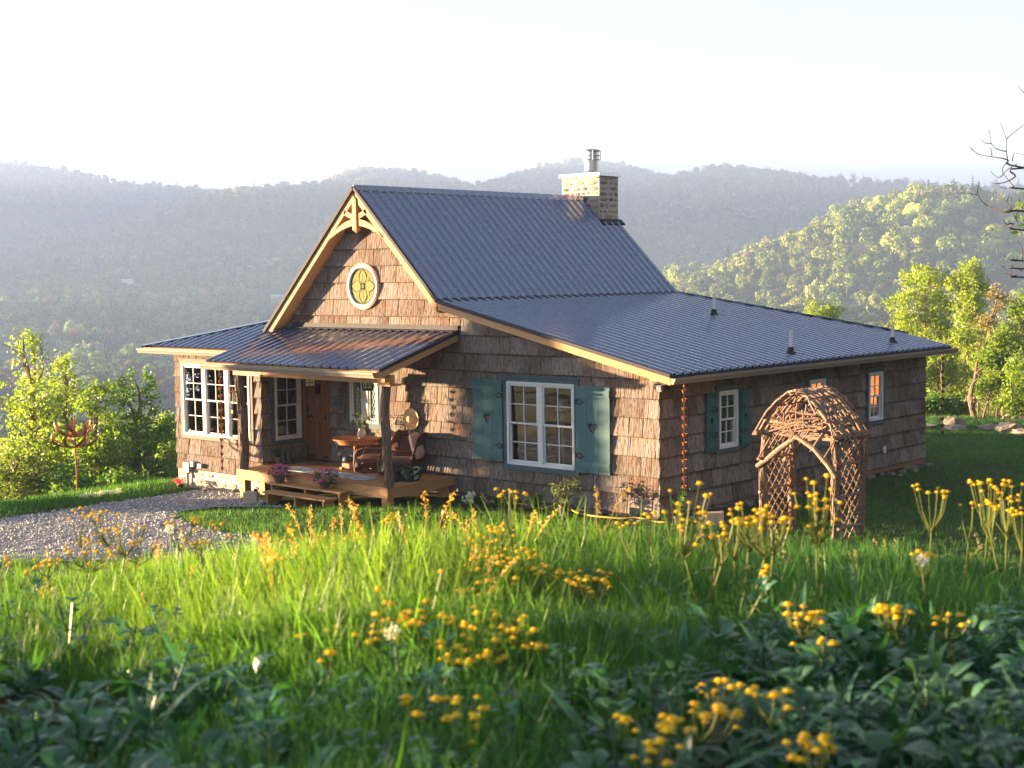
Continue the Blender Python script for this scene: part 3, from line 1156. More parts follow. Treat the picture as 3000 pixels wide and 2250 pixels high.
# --- chimney
def stone_face(b, O, U, N, ul, zl, rg, rh=(.10, .17), sw=(.12, .34), bump=.035, gap=.022, zfun=None):
    O, U, N = Vector(O), Vector(U), Vector(N)
    z = 0
    Zv = Vector((0, 0, 1))
    while z < zl-.04:
        h = min(rg.uniform(*rh), zl-z)
        if zl-z-h < .06:
            h = zl-z
        u = 0
        while u < ul-.03:
            w = min(rg.uniform(*sw), ul-u)
            if ul-u-w < .07:
                w = ul-u
            b.t = rg.uniform(.1, 1)
            hh = h*rg.uniform(.72, 1.0)-gap
            zz = z+(h-gap-hh)*rg.random()+gap/2
            nx, nz = 5, 4
            off = rg.random()*40
            pts = []
            for j in range(nz+1):
                for i in range(nx+1):
                    a, c = i/nx, j/nz
                    e = min(1, 3.2*min(a, 1-a))*min(1, 3.0*min(c, 1-c))
                    ca = a+(.5-a)*.10*(abs(c-.5)*2)**2
                    cc = c+(.5-c)*.16*(abs(a-.5)*2)**2
                    p_ = O+U*(u+gap/2+(w-gap)*ca)+Zv*(zz+hh*cc)
                    nn = mnoise.noise(p_*9+Vector((off, 0, 0)))
                    p_ = p_+N*(-.012+(bump+.02*nn)*min(1, e*1.15)**.6)+Zv*(.010*mnoise.noise(p_*7+Vector((0, off, 0))))
                    pts.append(p_)
            b.add(pts, [(j*(nx+1)+i, j*(nx+1)+i+1, (j+1)*(nx+1)+i+1, (j+1)*(nx+1)+i) for j in range(nz) for i in range(nx)])
            u += w
        z += h


rg = random.Random(4)
b = MB()
CX0, CX1, CY0, CY1 = -8.83, -7.555, 7.79, 8.60
b.t = 0
b.box((CX0, CY0, 3.5), (CX1, CY1, 6.93))
for (O, U, N, ul, z0) in (((CX0, CY0, 5.75), (1, 0, 0), (0, -1, 0), CX1-CX0, 5.75), ((CX1, CY0, 5.75), (0, 1, 0), (1, 0, 0), CY1-CY0, 5.75),
                          ((CX1, CY1, 4.6), (-1, 0, 0), (0, 1, 0), CX1-CX0, 4.6), ((CX0, CY1, 5.2), (0, -1, 0), (-1, 0, 0), CY1-CY0, 5.2)):
    stone_face(b, O, U, N, ul, 6.92-z0, rg, (.11, .21), (.14, .46), .034, .016)
ch = b.build('chimney', M['chim_stone'], cot, smooth=False)
b = MB()
b.box((CX0-.06, CY0-.06, 6.93), (CX1+.06, CY1+.06, 7.03))
b.build('chimney_cap', M['galv'], ch, bevel=.008)
b = MB()
FC = ((CX0+CX1)/2+.07, (CY0+CY1)/2, 0)
b.lathe([(.27, 7.035), (.22, 7.09), (.205, 7.11)], FC, 20)
b.lathe([(.185, 7.09), (.185, 7.40)], FC, 20)
b.lathe([(.17, 7.41), (.17, 7.62)], FC, 16)
b.lathe([(.245, 7.635), (.20, 7.665), (.10, 7.69), (.0, 7.70)], FC, 20)
for z in (7.40, 7.51, 7.625):
    b.lathe([(.238, z-.012), (.242, z), (.238, z+.012), (.225, z)], FC, 8)
for k in range(8):
    t = k*math.pi/4
    c = Vector((FC[0]+.235*math.cos(t), FC[1]+.235*math.sin(t), 7.51))
    b.obox(c, (.008, 0, 0), (0, .008, 0), (0, 0, .125))
b.build('flue', M['galv'], ch)

# --- stone foundation of the wing
b = MB()
b.t = 0
b.box((WXL+.02, WY-.02, -1.5), (WXR-.02, -.2, -.335))
b.box((WXL+.02, -.5, -1.5), (WXL+.4, 6, -.335))
rg = random.Random(12)
stone_face(b, (WXL, WY-.02, -.90), (1, 0, 0), (0, -1, 0), WXR-WXL, .56, rg, (.16, .26), (.25, .62), .045, .03)
stone_face(b, (WXR-.02, WY-.02, -.90), (0, 1, 0), (1, 0, 0), 1.0, .56, rg, (.16, .26), (.25, .6), .045, .03)
stone_face(b, (WXL+.02, 3, -.90), (0, -1, 0), (-1, 0, 0), 4.2, .56, rg, (.16, .26), (.25, .6), .045, .03)
b.build('stone_foundation', M['stone'], cot)


# --- windows
def sash_window(O, U, N, w, z0, z1, sashes, cas, cas_mat, glass, double_hung=True, muntins=True, cdep=.03):
    """w: outer width of the white frame measured along U from O; sashes: how many side by side; cas: (left,right,bottom,top) board widths"""
    O, U, N = Vector(O), Vector(U), Vector(N)
    Zv = Vector((0, 0, 1))

    def rect(bb, u0, u1, a, c, d0, d1):
        bb.obox(O+U*((u0+u1)/2)+Zv*((a+c)/2)+N*((d0+d1)/2), U*((u1-u0)/2), N*((d1-d0)/2), Zv*((c-a)/2))
    f = MB()
    fw = .055
    rect(f, 0, fw, z0, z1, -.06, .075)
    rect(f, w-fw, w, z0, z1, -.06, .075)
    rect(f, fw, w-fw, z0, z0+fw, -.06, .085)
    rect(f, fw, w-fw, z1-fw, z1, -.06, .075)
    ml = .13 if sashes > 1 else 0
    sw = (w-2*fw-ml*(sashes-1))/sashes
    g = MB()
    for i in range(sashes):
        a = fw+i*(sw+ml)
        if i:
            rect(f, a-ml, a, z0+fw, z1-fw, -.05, .070)
        zm = (z0+z1)/2
        parts = [(zm-.018, z1-fw, .030), (z0+fw, zm+.018, .0)] if double_hung else [(z0+fw, z1-fw, .02)]
        for (za, zb, dp) in parts:
            e = .038
            rect(f, a, a+e, za, zb, dp-.025, dp+.022)
            rect(f, a+sw-e, a+sw, za, zb, dp-.025, dp+.022)
            rect(f, a+e, a+sw-e, za, za+e, dp-.025, dp+.022)
            rect(f, a+e, a+sw-e, zb-e, zb, dp-.025, dp+.022)
            if muntins:
                rect(f, a+sw/2-.009, a+sw/2+.009, za+e, zb-e, dp-.012, dp+.014)
                rect(f, a+e, a+sw/2-.009, (za+zb)/2-.009, (za+zb)/2+.009, dp-.012, dp+.013)
                rect(f, a+sw/2+.009, a+sw-e, (za+zb)/2-.009, (za+zb)/2+.009, dp-.012, dp+.013)
            p0 = O+U*(a+e)+N*dp
            g.poly(p0+Zv*(za+e), p0+U*(sw-2*e)+Zv*(za+e), p0+U*(sw-2*e)+Zv*(zb-e), p0+Zv*(zb-e))
    win = f.build('window', M['white'], cot)
    g.build('pane', M[glass], win)
    c = MB()
    l, r, bt, tp = cas
    rect(c, -l, 0, z0-bt, z1+tp, -.02, cdep+.03)
    rect(c, w, w+r, z0-bt, z1+tp, -.02, cdep+.03)
    rect(c, 0, w, z0-bt, z0, -.02, cdep+.03)
    rect(c, 0, w, z1, z1+tp, -.02, cdep+.03)
    rect(c, -l-.02, w+r+.02, z1+tp, z1+tp+.03, -.02, cdep+.055)
    c.build('casing', M[cas_mat], win, bevel=.004)
    return win


win_f = sash_window((-3.87, -.0, 0), (1, 0, 0), (0, -1, 0), 1.82, .42, 2.16, 2, (.105, .10, .115, .09), 'casing', 'glass')
win_f['label'] = 'wide white double window between teal shutters'
w3 = sash_window((-13.55, WY, 0), (1, 0, 0), (0, -1, 0), 2.65, .54, 2.29, 3, (.09, .10, .10, .10), 'casing_sunlit', 'glass')
w3['label'] = 'triple white window of the wing'
sash_window((WXR, -.88, 0), (0, 1, 0), (1, 0, 0), .80, .54, 2.16, 1, (.11, .10, .09, .10), 'casing', 'glass')
ws1 = sash_window((0, 1.97, 0), (0, 1, 0), (1, 0, 0), .68, .80, 1.97, 1, (.09, .09, .09, .09), 'casing', 'side_glass')
ws1['label'] = 'narrow white window between dark green shutters'
sash_window((0, 5.54, 0), (0, 1, 0), (1, 0, 0), .67, .96, 1.97, 1, (.09, .11, .09, .09), 'casing', 'side_glass')
sash_window((0, 8.24, 0), (0, 1, 0), (1, 0, 0), .67, .83, 1.97, 1, (.08, .11, .11, .09), 'casing', 'side_glass')

# leaded casement by the door
f, g, c, ld = MB(), MB(), MB(), MB()
X0, X1, z0, z1 = -8.76, -7.80, 1.02, 2.05
for (a, c_, d, e) in ((X0, X0+.06, z0, z1), (X1-.06, X1, z0, z1), (X0+.06, X1-.06, z0, z0+.06), (X0+.06, X1-.06, z1-.06, z1), (-8.34, -8.14, z0+.06, z1-.06)):
    f.box((a, -.075, d), (c_, .03, e))
for (a, c_) in ((X0+.06, -8.34), (-8.14, X1-.06)):
    for (p, q, r, s) in ((a, a+.05, z0+.06, z1-.06), (c_-.05, c_, z0+.06, z1-.06), (a+.05, c_-.05, z0+.06, z0+.11), (a+.05, c_-.05, z1-.11, z1-.06)):
        f.box((p, -.055, r), (q, .0, s))
    p, q, r, s = a+.05, c_-.05, z0+.11, z1-.11
    g.poly((p, -.02, r), (q, -.02, r), (q, -.02, s), (p, -.02, s))
    for sg in (1, -1):
        for k in range(-3, 9):
            # diagonal leads, clipped to the light
            zz0 = r+k*.17
            A = Vector((p, -.024, zz0)) if sg > 0 else Vector((q, -.024, zz0))
            B = Vector((q, -.024, zz0+.46)) if sg > 0 else Vector((p, -.024, zz0+.46))
            t0, t1 = max(0, (r-A.z)/(B.z-A.z)), min(1, (s-A.z)/(B.z-A.z))
            if t1-t0 > .05:
                ld.bar(A.lerp(B, t0), A.lerp(B, t1), .006, .011, (0, 1, 0))
for (a, c_, d, e) in ((X0-.10, X0, z0-.13, z1+.05), (X1, X1+.12, z0-.13, z1+.05), (X0, X1, z0-.13, z0), (X0, X1, z1, z1+.05)):
    c.box((a, -.06, d), (c_, .02, e))
wc = f.build('window', M['white'], cot)
wc['label'] = 'small leaded casement beside the door'
g.build('pane', M['glass'], wc)
ld.build('leading', simple('lead_came', (.12, .26, .25), .5, .3), wc)
c.build('casing', M['casing'], wc, bevel=.004)

# round stained window in the gable
rc = Vector((-8.25, -.02, 4.15))


def ring(bb, r0, r1, y0, y1, n=48):
    pr = [(r0, y0), (r0, y1), (r1, y1), (r1, y0)]
    vs_ = []
    for k in range(n):
        t = 2*math.pi*k/n
        for (r, y) in pr:
            vs_.append((rc.x+r*math.cos(t), y, rc.z+r*math.sin(t)))
    bb.add(vs_, [(k*4+i, k*4+(i+1) % 4, ((k+1) % n)*4+(i+1) % 4, ((k+1) % n)*4+i) for k in range(n) for i in range(4)])


b = MB()
ring(b, .445, .50, -.085, 0)
ring(b, .425, .446, -.065, 0)
rw = b.build('round_window', M['white'], cot)
b = MB()
ring(b, .501, .532, -.07, 0)
b.build('casing', M['pine'], rw)
b = MB()
b.t = .30
N_ = 40
b.add([(rc.x+.42*math.cos(2*math.pi*k/N_), -.045, rc.z+.42*math.sin(2*math.pi*k/N_)) for k in range(N_)], [tuple(range(N_))])


def petal(bb, ang, r0, r1, wid, t, y):
    bb.t = t
    pts = []
    for i in range(15):
        s_ = i/14
        rr_ = r0+(r1-r0)*s_
        hw = wid*math.sin(math.pi*(s_**.8))**.75
        pts.append((rr_, hw))
    P = [(a, h) for a, h in pts]+[(a, -h) for a, h in reversed(pts[1:-1])]
    ca, sa = math.cos(ang), math.sin(ang)
    bb.add([(rc.x+a*ca-h*sa, y, rc.z+a*sa+h*ca) for a, h in P], [tuple(range(len(P)))])


for k in range(4):
    petal(b, math.pi/2*k+math.pi/2, .06, .385, .125, .62, -.050)
for k in range(4):
    petal(b, math.pi/2*k+math.pi/4, .09, .29, .07, .48, -.053)
b.t = .1
b.add([(rc.x+.055*math.cos(2*math.pi*k/16), -.056, rc.z+.055*math.sin(2*math.pi*k/16)) for k in range(16)], [tuple(range(16))])
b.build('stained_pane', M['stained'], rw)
b = MB()
for k in range(4):
    a = math.pi/2*k+math.pi/2
    for off, rad, wd in ((0, .385, .125),):
        pts = []
        for i in range(30):
            s_ = i/14 if i < 15 else (29-i)/14
            sg = 1 if i < 15 else -1
            rr_ = .06+.325*s_
            hw = sg*.125*max(0, math.sin(math.pi*min(1, s_**.8)))**.75
            pts.append((rc.x+rr_*math.cos(a)-hw*math.sin(a), -.055, rc.z+rr_*math.sin(a)+hw*math.cos(a)))
        b.tube(pts, .0045, 4, False)
    b.tube([(rc.x+.06*math.cos(a), -.055, rc.z+.06*math.sin(a)), (rc.x+.3*math.cos(a), -.055, rc.z+.3*math.sin(a))], .003, 4)
b.tube([(rc.x+.058*math.cos(t*.4), -.058, rc.z+.058*math.sin(t*.4)) for t in range(17)], .006, 4)
b.tube([(rc.x+.40*math.cos(t*.2), -.050, rc.z+.40*math.sin(t*.2)) for t in range(33)], .006, 4)
b.build('leading', simple('dark_lead', (.06, .06, .04), .5, .3), rw)


# --- shutters with a heart cut out
def heart(cu, cz, w, h, n=28):
    pts = []
    for i in range(n):
        t = 2*math.pi*i/n
        x = 16*math.sin(t)**3/17.
        y = (13*math.cos(t)-5*math.cos(2*t)-2*math.cos(3*t)-math.cos(4*t))
        y = (y+2.4)/14.6
        pts.append((cu+x*w/2, cz+y*h/2))
    return pts


def shutter(O, U, N, w, z0, z1, mat, hinge_left, hw=.235, hh=.23, heart_mat='bark'):
    O, U, N = Vector(O), Vector(U), Vector(N)
    Zv = Vector((0, 0, 1))
    b = MB()
    bw = w/3
    t0, t1 = .052, .078
    zh = (z0+z1)/2+.02
    for i in range(3):
        u0, u1 = i*bw+.004, (i+1)*bw-.004
        b.t = rnd.random()
        top, bot = z1+rnd.uniform(-.008, .008), z0+rnd.uniform(-.008, .008)
        if i != 1:
            b.obox(O+U*((u0+u1)/2)+N*((t0+t1)/2)+Zv*((top+bot)/2), U*((u1-u0)/2), N*((t1-t0)/2), Zv*((top-bot)/2))
        else:
            # the middle board with its heart: ring of faces between the outline and the hole, front and inner edge
            H = heart((u0+u1)/2, zh, hw, hh)
            n = len(H)
            za, zb = zh-.2, zh+.2
            for (a, c) in ((bot, za), (zb, top)):
                b.obox(O+U*((u0+u1)/2)+N*((t0+t1)/2)+Zv*((a+c)/2), U*((u1-u0)/2), N*((t1-t0)/2), Zv*((c-a)/2))
            ww, hh2 = (u1-u0)/2, .2
            outer = []
            for (x, z) in H:
                dx, dz = x-(u0+u1)/2, z-zh
                s = min(ww/abs(dx) if abs(dx) > 1e-6 else 1e9, hh2/abs(dz) if abs(dz) > 1e-6 else 1e9)
                outer.append(((u0+u1)/2+dx*s, zh+dz*s))
            f = [O+U*x+Zv*z+N*t1 for x, z in H]
            k = [O+U*x+Zv*z+N*t0 for x, z in H]
            o = [O+U*x+Zv*z+N*t1 for x, z in outer]
            fs = []
            for q in range(n):
                q2 = (q+1) % n
                fs += [(q, q2, 2*n+q2, 2*n+q), (q, n+q, n+q2, q2)]
            # corners of the board cell
            b.add(f+k+o, fs)
            for (cx, cz) in ((u0, za), (u1, za), (u1, zb), (u0, zb)):
                near = sorted(outer, key=lambda p_: (p_[0]-cx)**2+(p_[1]-cz)**2)
                e1 = min([p_ for p_ in outer if abs(p_[0]-cx) < 1e-4], key=lambda p_: abs(p_[1]-cz), default=None)
                e2 = min([p_ for p_ in outer if abs(p_[1]-cz) < 1e-4], key=lambda p_: abs(p_[0]-cx), default=None)
                if e1 and e2:
                    b.poly(*[O+U*x+Zv*z+N*t1 for x, z in (e1, (cx, cz), e2)])
            for uu_ in (u0, u1):
                b.poly(*[O+U*uu_+Zv*z+N*t for z, t in ((za, t0), (zb, t0), (zb, t1), (za, t1))])
    for zz in (z0+.15, z1-.15):
        b.obox(O+U*(w/2)+N*(t1+.011)+Zv*zz, U*(w/2), N*.011, Zv*.068)
    sh = b.build('shutter', M[mat], cot)
    for zz in (z0+.33, z1-.33):
        hb = MB()
        e = -1 if not hinge_left else 1
        u0 = 0 if hinge_left else w
        P = lambda du, dz: O+U*(u0+e*du)+N*(t1+.004)+Zv*(zz+dz)
        hb.bar(P(-.02, 0), P(.05, 0), .008, .10, Zv)
        hb.bar(P(.03, .03), P(.12, .055), .008, .02, Zv)
        hb.bar(P(.03, -.03), P(.12, -.055), .008, .02, Zv)
        hb.bar(P(.11, .055), P(.17, .015), .008, .018, Zv)
        hb.bar(P(.11, -.055), P(.17, -.015), .008, .018, Zv)
        hb.bar(P(.15, 0), P(.23, 0), .008, .022, Zv)
        hb.build('hinge', M['black'], sh)
    return sh


shutter((-4.85, 0, 0), (1, 0, 0), (0, -1, 0), .86, .45, 2.185, 'teal', False)
shutter((-2.01, 0, 0), (1, 0, 0), (0, -1, 0), .87, .40, 2.145, 'teal', True)
shutter((0, 1.50, 0), (0, 1, 0), (1, 0, 0), .37, .78, 1.945, 'pine_green', False, .10, .15)
shutter((0, 2.745, 0), (0, 1, 0), (1, 0, 0), .365, .78, 1.935, 'pine_green', True, .10, .15)

# --- front door, arched
b = MB()
dx0, dx1 = -10.34, -9.60
cxm = (dx0+dx1)/2
spr, apex = 1.62, 2.06
npl = 6
for i in range(npl):
    a, c = dx0+(dx1-dx0)*i/npl+.003, dx0+(dx1-dx0)*(i+1)/npl-.003
    b.t = rnd.random()
    za = spr+(apex-spr)*math.sqrt(max(0, 1-((a-cxm)/((dx1-dx0)/2))**2))
    zc = spr+(apex-spr)*math.sqrt(max(0, 1-((c-cxm)/((dx1-dx0)/2))**2))
    zm = spr+(apex-spr)*math.sqrt(max(0, 1-(((a+c)/2-cxm)/((dx1-dx0)/2))**2))
    b.prism([(a, -.0, .03), (c, -.0, .03), (c, -.0, zc), ((a+c)/2, 0, zm), (a, -.0, za)], (0, .05, 0))
b.t = .9
for (za, zb) in ((.04, .20), (.98, 1.14)):
    b.box((dx0+.01, -.022, za), (dx1-.01, -.001, zb))
b.box((dx0+.01, -.018, .20), (dx0+.09, -.001, .98))
b.box((dx1-.09, -.018, .20), (dx1-.01, -.001, .98))
door = b.build('door', M['door'], cot, bevel=.004)
b = MB()
for zz in (.90, .27):
    for k in range(6):
        b.blob((dx0+.11+k*.105, -.004, zz), .016, 8, 4, sq=(1, .6, 1))
b.build('stud', M['black'], door)
for zz, w_ in ((1.06, .22), (.12, .26)):
    b = MB()
    b.bar((dx0+.02, -.026, zz), (dx0+w_, -.026, zz), .008, .05, (0, 0, 1))
    b.bar((dx0+.03, -.026, zz-.12), (dx0+.03, -.026, zz+.24), .008, .03, (0, 1, 0))
    b.build('strap_hinge', M['black'], door)
b = MB()
b.bar((dx1-.16, -.026, .12), (dx1-.02, -.026, .12), .008, .05, (0, 0, 1))
b.build('strap_hinge', M['black'], door)
b = MB()
b.box((dx1-.075, -.03, .98), (dx1-.045, -.018, 1.12))
b.blob((dx1-.06, -.05, 1.06), .026)
b.build('handle', M['black'], door)
b = MB()
b.blob((cxm+.03, -.02, 1.45), .03, sq=(1, .5, 1))
b.tube([(cxm+.03+.045*math.sin(t*.5), -.03, 1.41-.055*math.cos(t*.5)) for t in range(13)], .009, 6)
b.build('knocker', M['bronze'], door)
b = MB()
gz0, gz1 = 1.60, 1.83
b.box((cxm-.07, -.012, gz0), (cxm+.10, -.004, gz1))
b.lathe([(.0, 0), (.085, 0)], (0, 0, 0), 12, False) if False else None
for k in range(5):
    b.bar((cxm-.07+k*.0425, -.016, gz0), (cxm-.07+k*.0425, -.016, gz1+.02*math.sin(math.pi*k/4)), .007, .007, (0, 1, 0))
for k in range(5):
    b.bar((cxm-.07, -.016, gz0+.02+k*.05), (cxm+.10, -.016, gz0+.02+k*.05), .007, .007, (0, 1, 0))
b.build('grille', M['black'], door)
b = MB()
# surround: jambs and arch
b.box((-10.50, -.05, .0), (dx0-.005, .05, spr))
b.box((dx1+.005, -.05, .0), (-9.52, .05, spr))
n_ = 18
for i in range(n_):
    t0, t1 = math.pi*i/n_, math.pi*(i+1)/n_
    ra, rb_ = (dx1-dx0)/2+.005, (dx1-dx0)/2+.10
    ha, hb_ = apex-spr+.005, apex-spr+.10
    b.prism([(cxm+ra*math.cos(t0), -.05, spr+ha*math.sin(t0)), (cxm+rb_*math.cos(t0), -.05, spr+hb_*math.sin(t0)), (cxm+rb_*math.cos(t1), -.05, spr+hb_*math.sin(t1)), (cxm+ra*math.cos(t1), -.05, spr+ha*math.sin(t1))], (0, .1, 0))
b.build('door_surround', M['door'], cot)
b = MB()
b.box((-10.5, .04, 0), (-9.5, .06, 2.4))
b.build('door_backing', M['interior'], cot)

# --- porch: deck, beam, posts, steps
b = MB()
x = -10.48
rg = random.Random(3)
while x < -5.46:
    w_ = min(.137, -5.45-x)
    b.t = rg.random()
    y1 = -.03 if x > -10.52 else -1.25
    b.box((x, -2.06, -.032), (x+w_, y1, rg.uniform(-.003, .001)))
    x += .142
deck = b.build('deck', M['deck'], cot)
b = MB()
b.box((-10.47, -2.035, -.235), (-5.46, -1.995, -.034))
b.box((-5.50, -1.994, -.235), (-5.46, -1.0, -.034))
b.prism([(-5.50, -.995, -.034), (-5.50, -.03, -.034), (-5.50, -.03, -.18), (-5.50, -.995, -.235)], (.04, 0, 0))
b.build('deck_fascia', M['deck_face'], deck, bevel=.004)
for (px_, py_) in ((-10.33, -1.92), (-5.60, -1.90), (-5.60, -.25), (-8, -1.9), (-10.33, -1.35)):
    b = MB()
    b.box((px_-.09, py_-.09, -1.2), (px_+.09, py_+.09, -.036))
    b.build('deck_pier', M['deck_face'], deck)
for (xa, xb, ya, yb, z) in ((-9.0, -6.55, -2.36, -2.04, -.155), (-8.72, -6.65, -2.72, -2.37, -.285)):
    b = MB()
    b.t = rg.random()
    b.box((xa, ya, z-.04), (xb, ya+.155, z))
    b.t = rg.random()
    b.box((xa, ya+.163, z-.04), (xb, yb, z))
    for q in (xa+.10, (xa+xb)/2, xb-.12):
        b.box((q, ya+.03, -.9), (q+.05, yb-.02, z-.041))
    b.build('porch_step', M['deck_face'], deck, bevel=.004)
b = MB()
b.box((-10.56, -2.02, 2.16), (-5.36, -1.86, 2.34))
b.box((-5.48, -2.14, 2.20), (-5.36, -2.03, 2.30))
b.build('porch_beam', M['pine'], cot, bevel=.005)
b = MB()
b.box((-5.66, -2.10, 2.115), (-5.26, -1.78, 2.155))
b.build('beam_plate', M['pine'], cot)


def bark_post(name, x, y, z0, z1, r, lean, seed, mat='post_bark', parent=cot):
    rg_ = random.Random(seed)
    nz, nk = 70, 40
    V = []
    ph = rg_.random()*30
    for i in range(nz+1):
        t = i/nz
        z = z0+(z1-z0)*t
        cx_ = x+lean*t+.022*math.sin(t*5+ph)+.012*math.sin(t*13+ph)
        cy_ = y+.018*math.sin(t*4.2+ph*2)
        for k in range(nk):
            a = 2*math.pi*k/nk
            d = Vector((math.cos(a), math.sin(a), 0))
            n1 = mnoise.noise((d.x*3.6+ph, d.y*3.6, z*1.1))
            n2 = mnoise.noise((d.x*9+ph, d.y*9, z*2.2))
            rr_ = r*(1.04-.06*t)+.014*n1-.020*max(0, .3-abs(n2))/.3
            V.append((cx_+d.x*rr_, cy_+d.y*rr_, z))
    idx = np.arange((nz+1)*nk).reshape(nz+1, nk)
    nx_ = np.roll(idx, -1, 1)
    F = np.stack([idx[:-1], nx_[:-1], nx_[1:], idx[1:]], -1).reshape(-1, 4)
    return np_mesh(name, V, F, M[mat], parent, False, np.full(len(F), .4))


bark_post('porch_post', -10.36, -1.93, -.005, 2.165, .112, -.05, 5)
bark_post('porch_post', -5.52, -1.96, -.005, 2.12, .100, 0.0, 11)

# --- small fittings
b = MB()
b.box((-13.52, WY-.14, -.40), (-13.28, WY-.045, -.15))
b.tube([(-13.40, WY-.09, -.38), (-13.40, WY-.09, -.95)], .035, 8)
b.build('meter_box', M['grey_box'], cot, bevel=.006)
for (a, c_, d, e) in ((-13.25, -13.12, -.25, -.12), (-12.96, -12.80, -.26, -.15)):
    b = MB()
    b.box((a, WY-.12, d), (c_, WY-.045, e))
    b.build('outlet_box', M['grey_box'], cot, bevel=.006)
b = MB()
b.box((.05, 8.94, .02), (.09, 9.05, .17))
b.build('outlet_box', M['pvc'], cot, bevel=.006)
b = MB()
b.box((-9.26, -.085, .37), (-9.19, -.045, .50))
b.build('outlet_box', M['grey_box'], cot, bevel=.005)
b = MB()
b.box((-9.30, -.07, 1.36), (-9.05, -.05, 1.54))
b.build('wall_plaque', M['casing'], cot, bevel=.004)
b = MB()
b.blob((-9.42, -.055, 1.26), .055, 14, 7, sq=(1, .3, 1.25))
b.build('wall_medallion', M['bronze'], cot, smooth=True)
fl = MB()
fl.box((.10, -.20, 2.25), (.30, -.06, 2.32))
fo = fl.build('floodlight', M['black'], cot, bevel=.006)
for (cx_, cy_, cz_, tx) in ((.10, -.20, 2.22, -.3), (.20, -.25, 2.19, 0), (.33, -.16, 2.22, .5)):
    b = MB()
    b.obox((cx_, cy_, cz_), (.055, tx*.02, 0), (-tx*.02, .03, .02), (0, -.02, .045))
    b.build('lamp_head', M['grey_box'] if tx == 0 else M['black'], fo, bevel=.006)
for (x, y, h) in ((-3.30, 6.81, .52), (-.01, 4.85, .50), (-.06, 9.62, .40)):
    z = low_z(x)
    b = MB()
    b.tube([(x, y, z-.05), (x, y, z+h)], .038, 14)
    vp = b.build('vent_pipe', M['pvc'], cot, smooth=False)
    b = MB()
    b.lathe([(.13, z-.02), (.12, z+.03), (.075, z+.06), (.060, z+.14), (.052, z+.15)], (x, y, 0), 14, False)
    b.build('pipe_boot', M['rubber'], vp)
# ------------------------------------------------------------------ things on and around the porch
# lanterns
def lantern(x, y, z, lab):
    t = empty('porch_lantern', (x, y, z), .2, lab, 'lantern', 'porch lanterns')
    b = MB()
    b.tube([(0, 0, .22), (0, 0, porch_z(y)-.075-z)], .010, 6)
    b.lathe([(.05, porch_z(y)-.11-z), (.05, porch_z(y)-.075-z)], (0, 0, 0), 10)
    b.build('hanging_rod', M['black'], t)
    b = MB()
    b.lathe([(.155, .125), (.15, .14), (.07, .195), (.03, .225), (.0, .235)], n=6)
    b.lathe([(.118, -.155), (.13, -.14), (.125, -.115), (.0, -.115)], n=6)
    for k in range(6):
        a = 2*math.pi*k/6
        b.tube([(.125*math.cos(a), .125*math.sin(a), -.12), (.138*math.cos(a), .138*math.sin(a), .13)], .010, 5)
        a2 = a+math.pi/6
        c = .866
        b.tube([(.125*c*math.cos(a2), .125*c*math.sin(a2), -.12), (.138*c*math.cos(a2), .138*c*math.sin(a2), .13)], .005, 4)
        a3 = a+math.pi/3
        for zz in (-.035, .045):
            b.tube([(.13*math.cos(a), .13*math.sin(a), zz), (.13*math.cos(a3), .13*math.sin(a3), zz)], .005, 4)
    b.build('lantern_frame', M['black'], t)
    b = MB()
    b.lathe([(.112, -.11), (.122, .125)], n=6, cap=False)
    b.build('lantern_glass', M['lantern_glass'], t)
    b = MB()
    for k in range(3):
        b.tube([(.03*math.cos(k*2.1), .03*math.sin(k*2.1), -.11), (.03*math.cos(k*2.1), .03*math.sin(k*2.1), .02)], .011, 6)
    b.build('candle', M['white'], t)


lantern(-8.90, -1.12, 2.03, 'black six-sided lantern catching the sun in front of the arched door')
lantern(-6.99, -1.12, 2.05, 'black six-sided lantern hanging in front of the leaded casement')

b = MB()
b.prism([(-9.54, -1.53, .0015), (-6.60, -1.60, .0015), (-6.67, -1.06, .0015), (-9.53, -.99, .0015)], (0, 0, .010))
tag(b.build('runner_rug', M['rug']), 'long pale blue patterned runner rug lying on the porch deck', 'rug')
b = MB()
b.prism([(-10.42, -.66, .0015), (-9.42, -.58, .0015), (-9.46, -.10, .0015), (-10.42, -.12, .0015)], (0, 0, .022))
tag(b.build('doormat', M['mat'], bevel=.004), 'brown coir doormat in front of the arched door', 'doormat')


def boot(x, y, rz, lab):
    b = MB()
    b.lathe([(.075, .30), (.078, .32), (.070, .315), (.062, .30)], n=14, cap=False)
    b.lathe([(.052, .04), (.055, .09), (.058, .16), (.070, .26), (.077, .32)], n=14)
    b.blob((.075, 0, .05), .06, 12, 7, sq=(1.75, .85, .85))
    b.box((-.05, -.045, 0), (.165, .045, .018))
    o = b.build('boot', simple('boot_rubber', (.07, .08, .06), .45, var=.1), smooth=False)
    o.location = (x, y, .002)
    o.rotation_euler = (0, 0, rz)
    tag(o, lab, 'boot', 'pair of boots by the door')


boot(-10.33, -.80, -.5, 'dark green rubber boot next to the small potted plant')
boot(-10.20, -.74, -.4, 'dark green rubber boot on the doormat side of its pair')


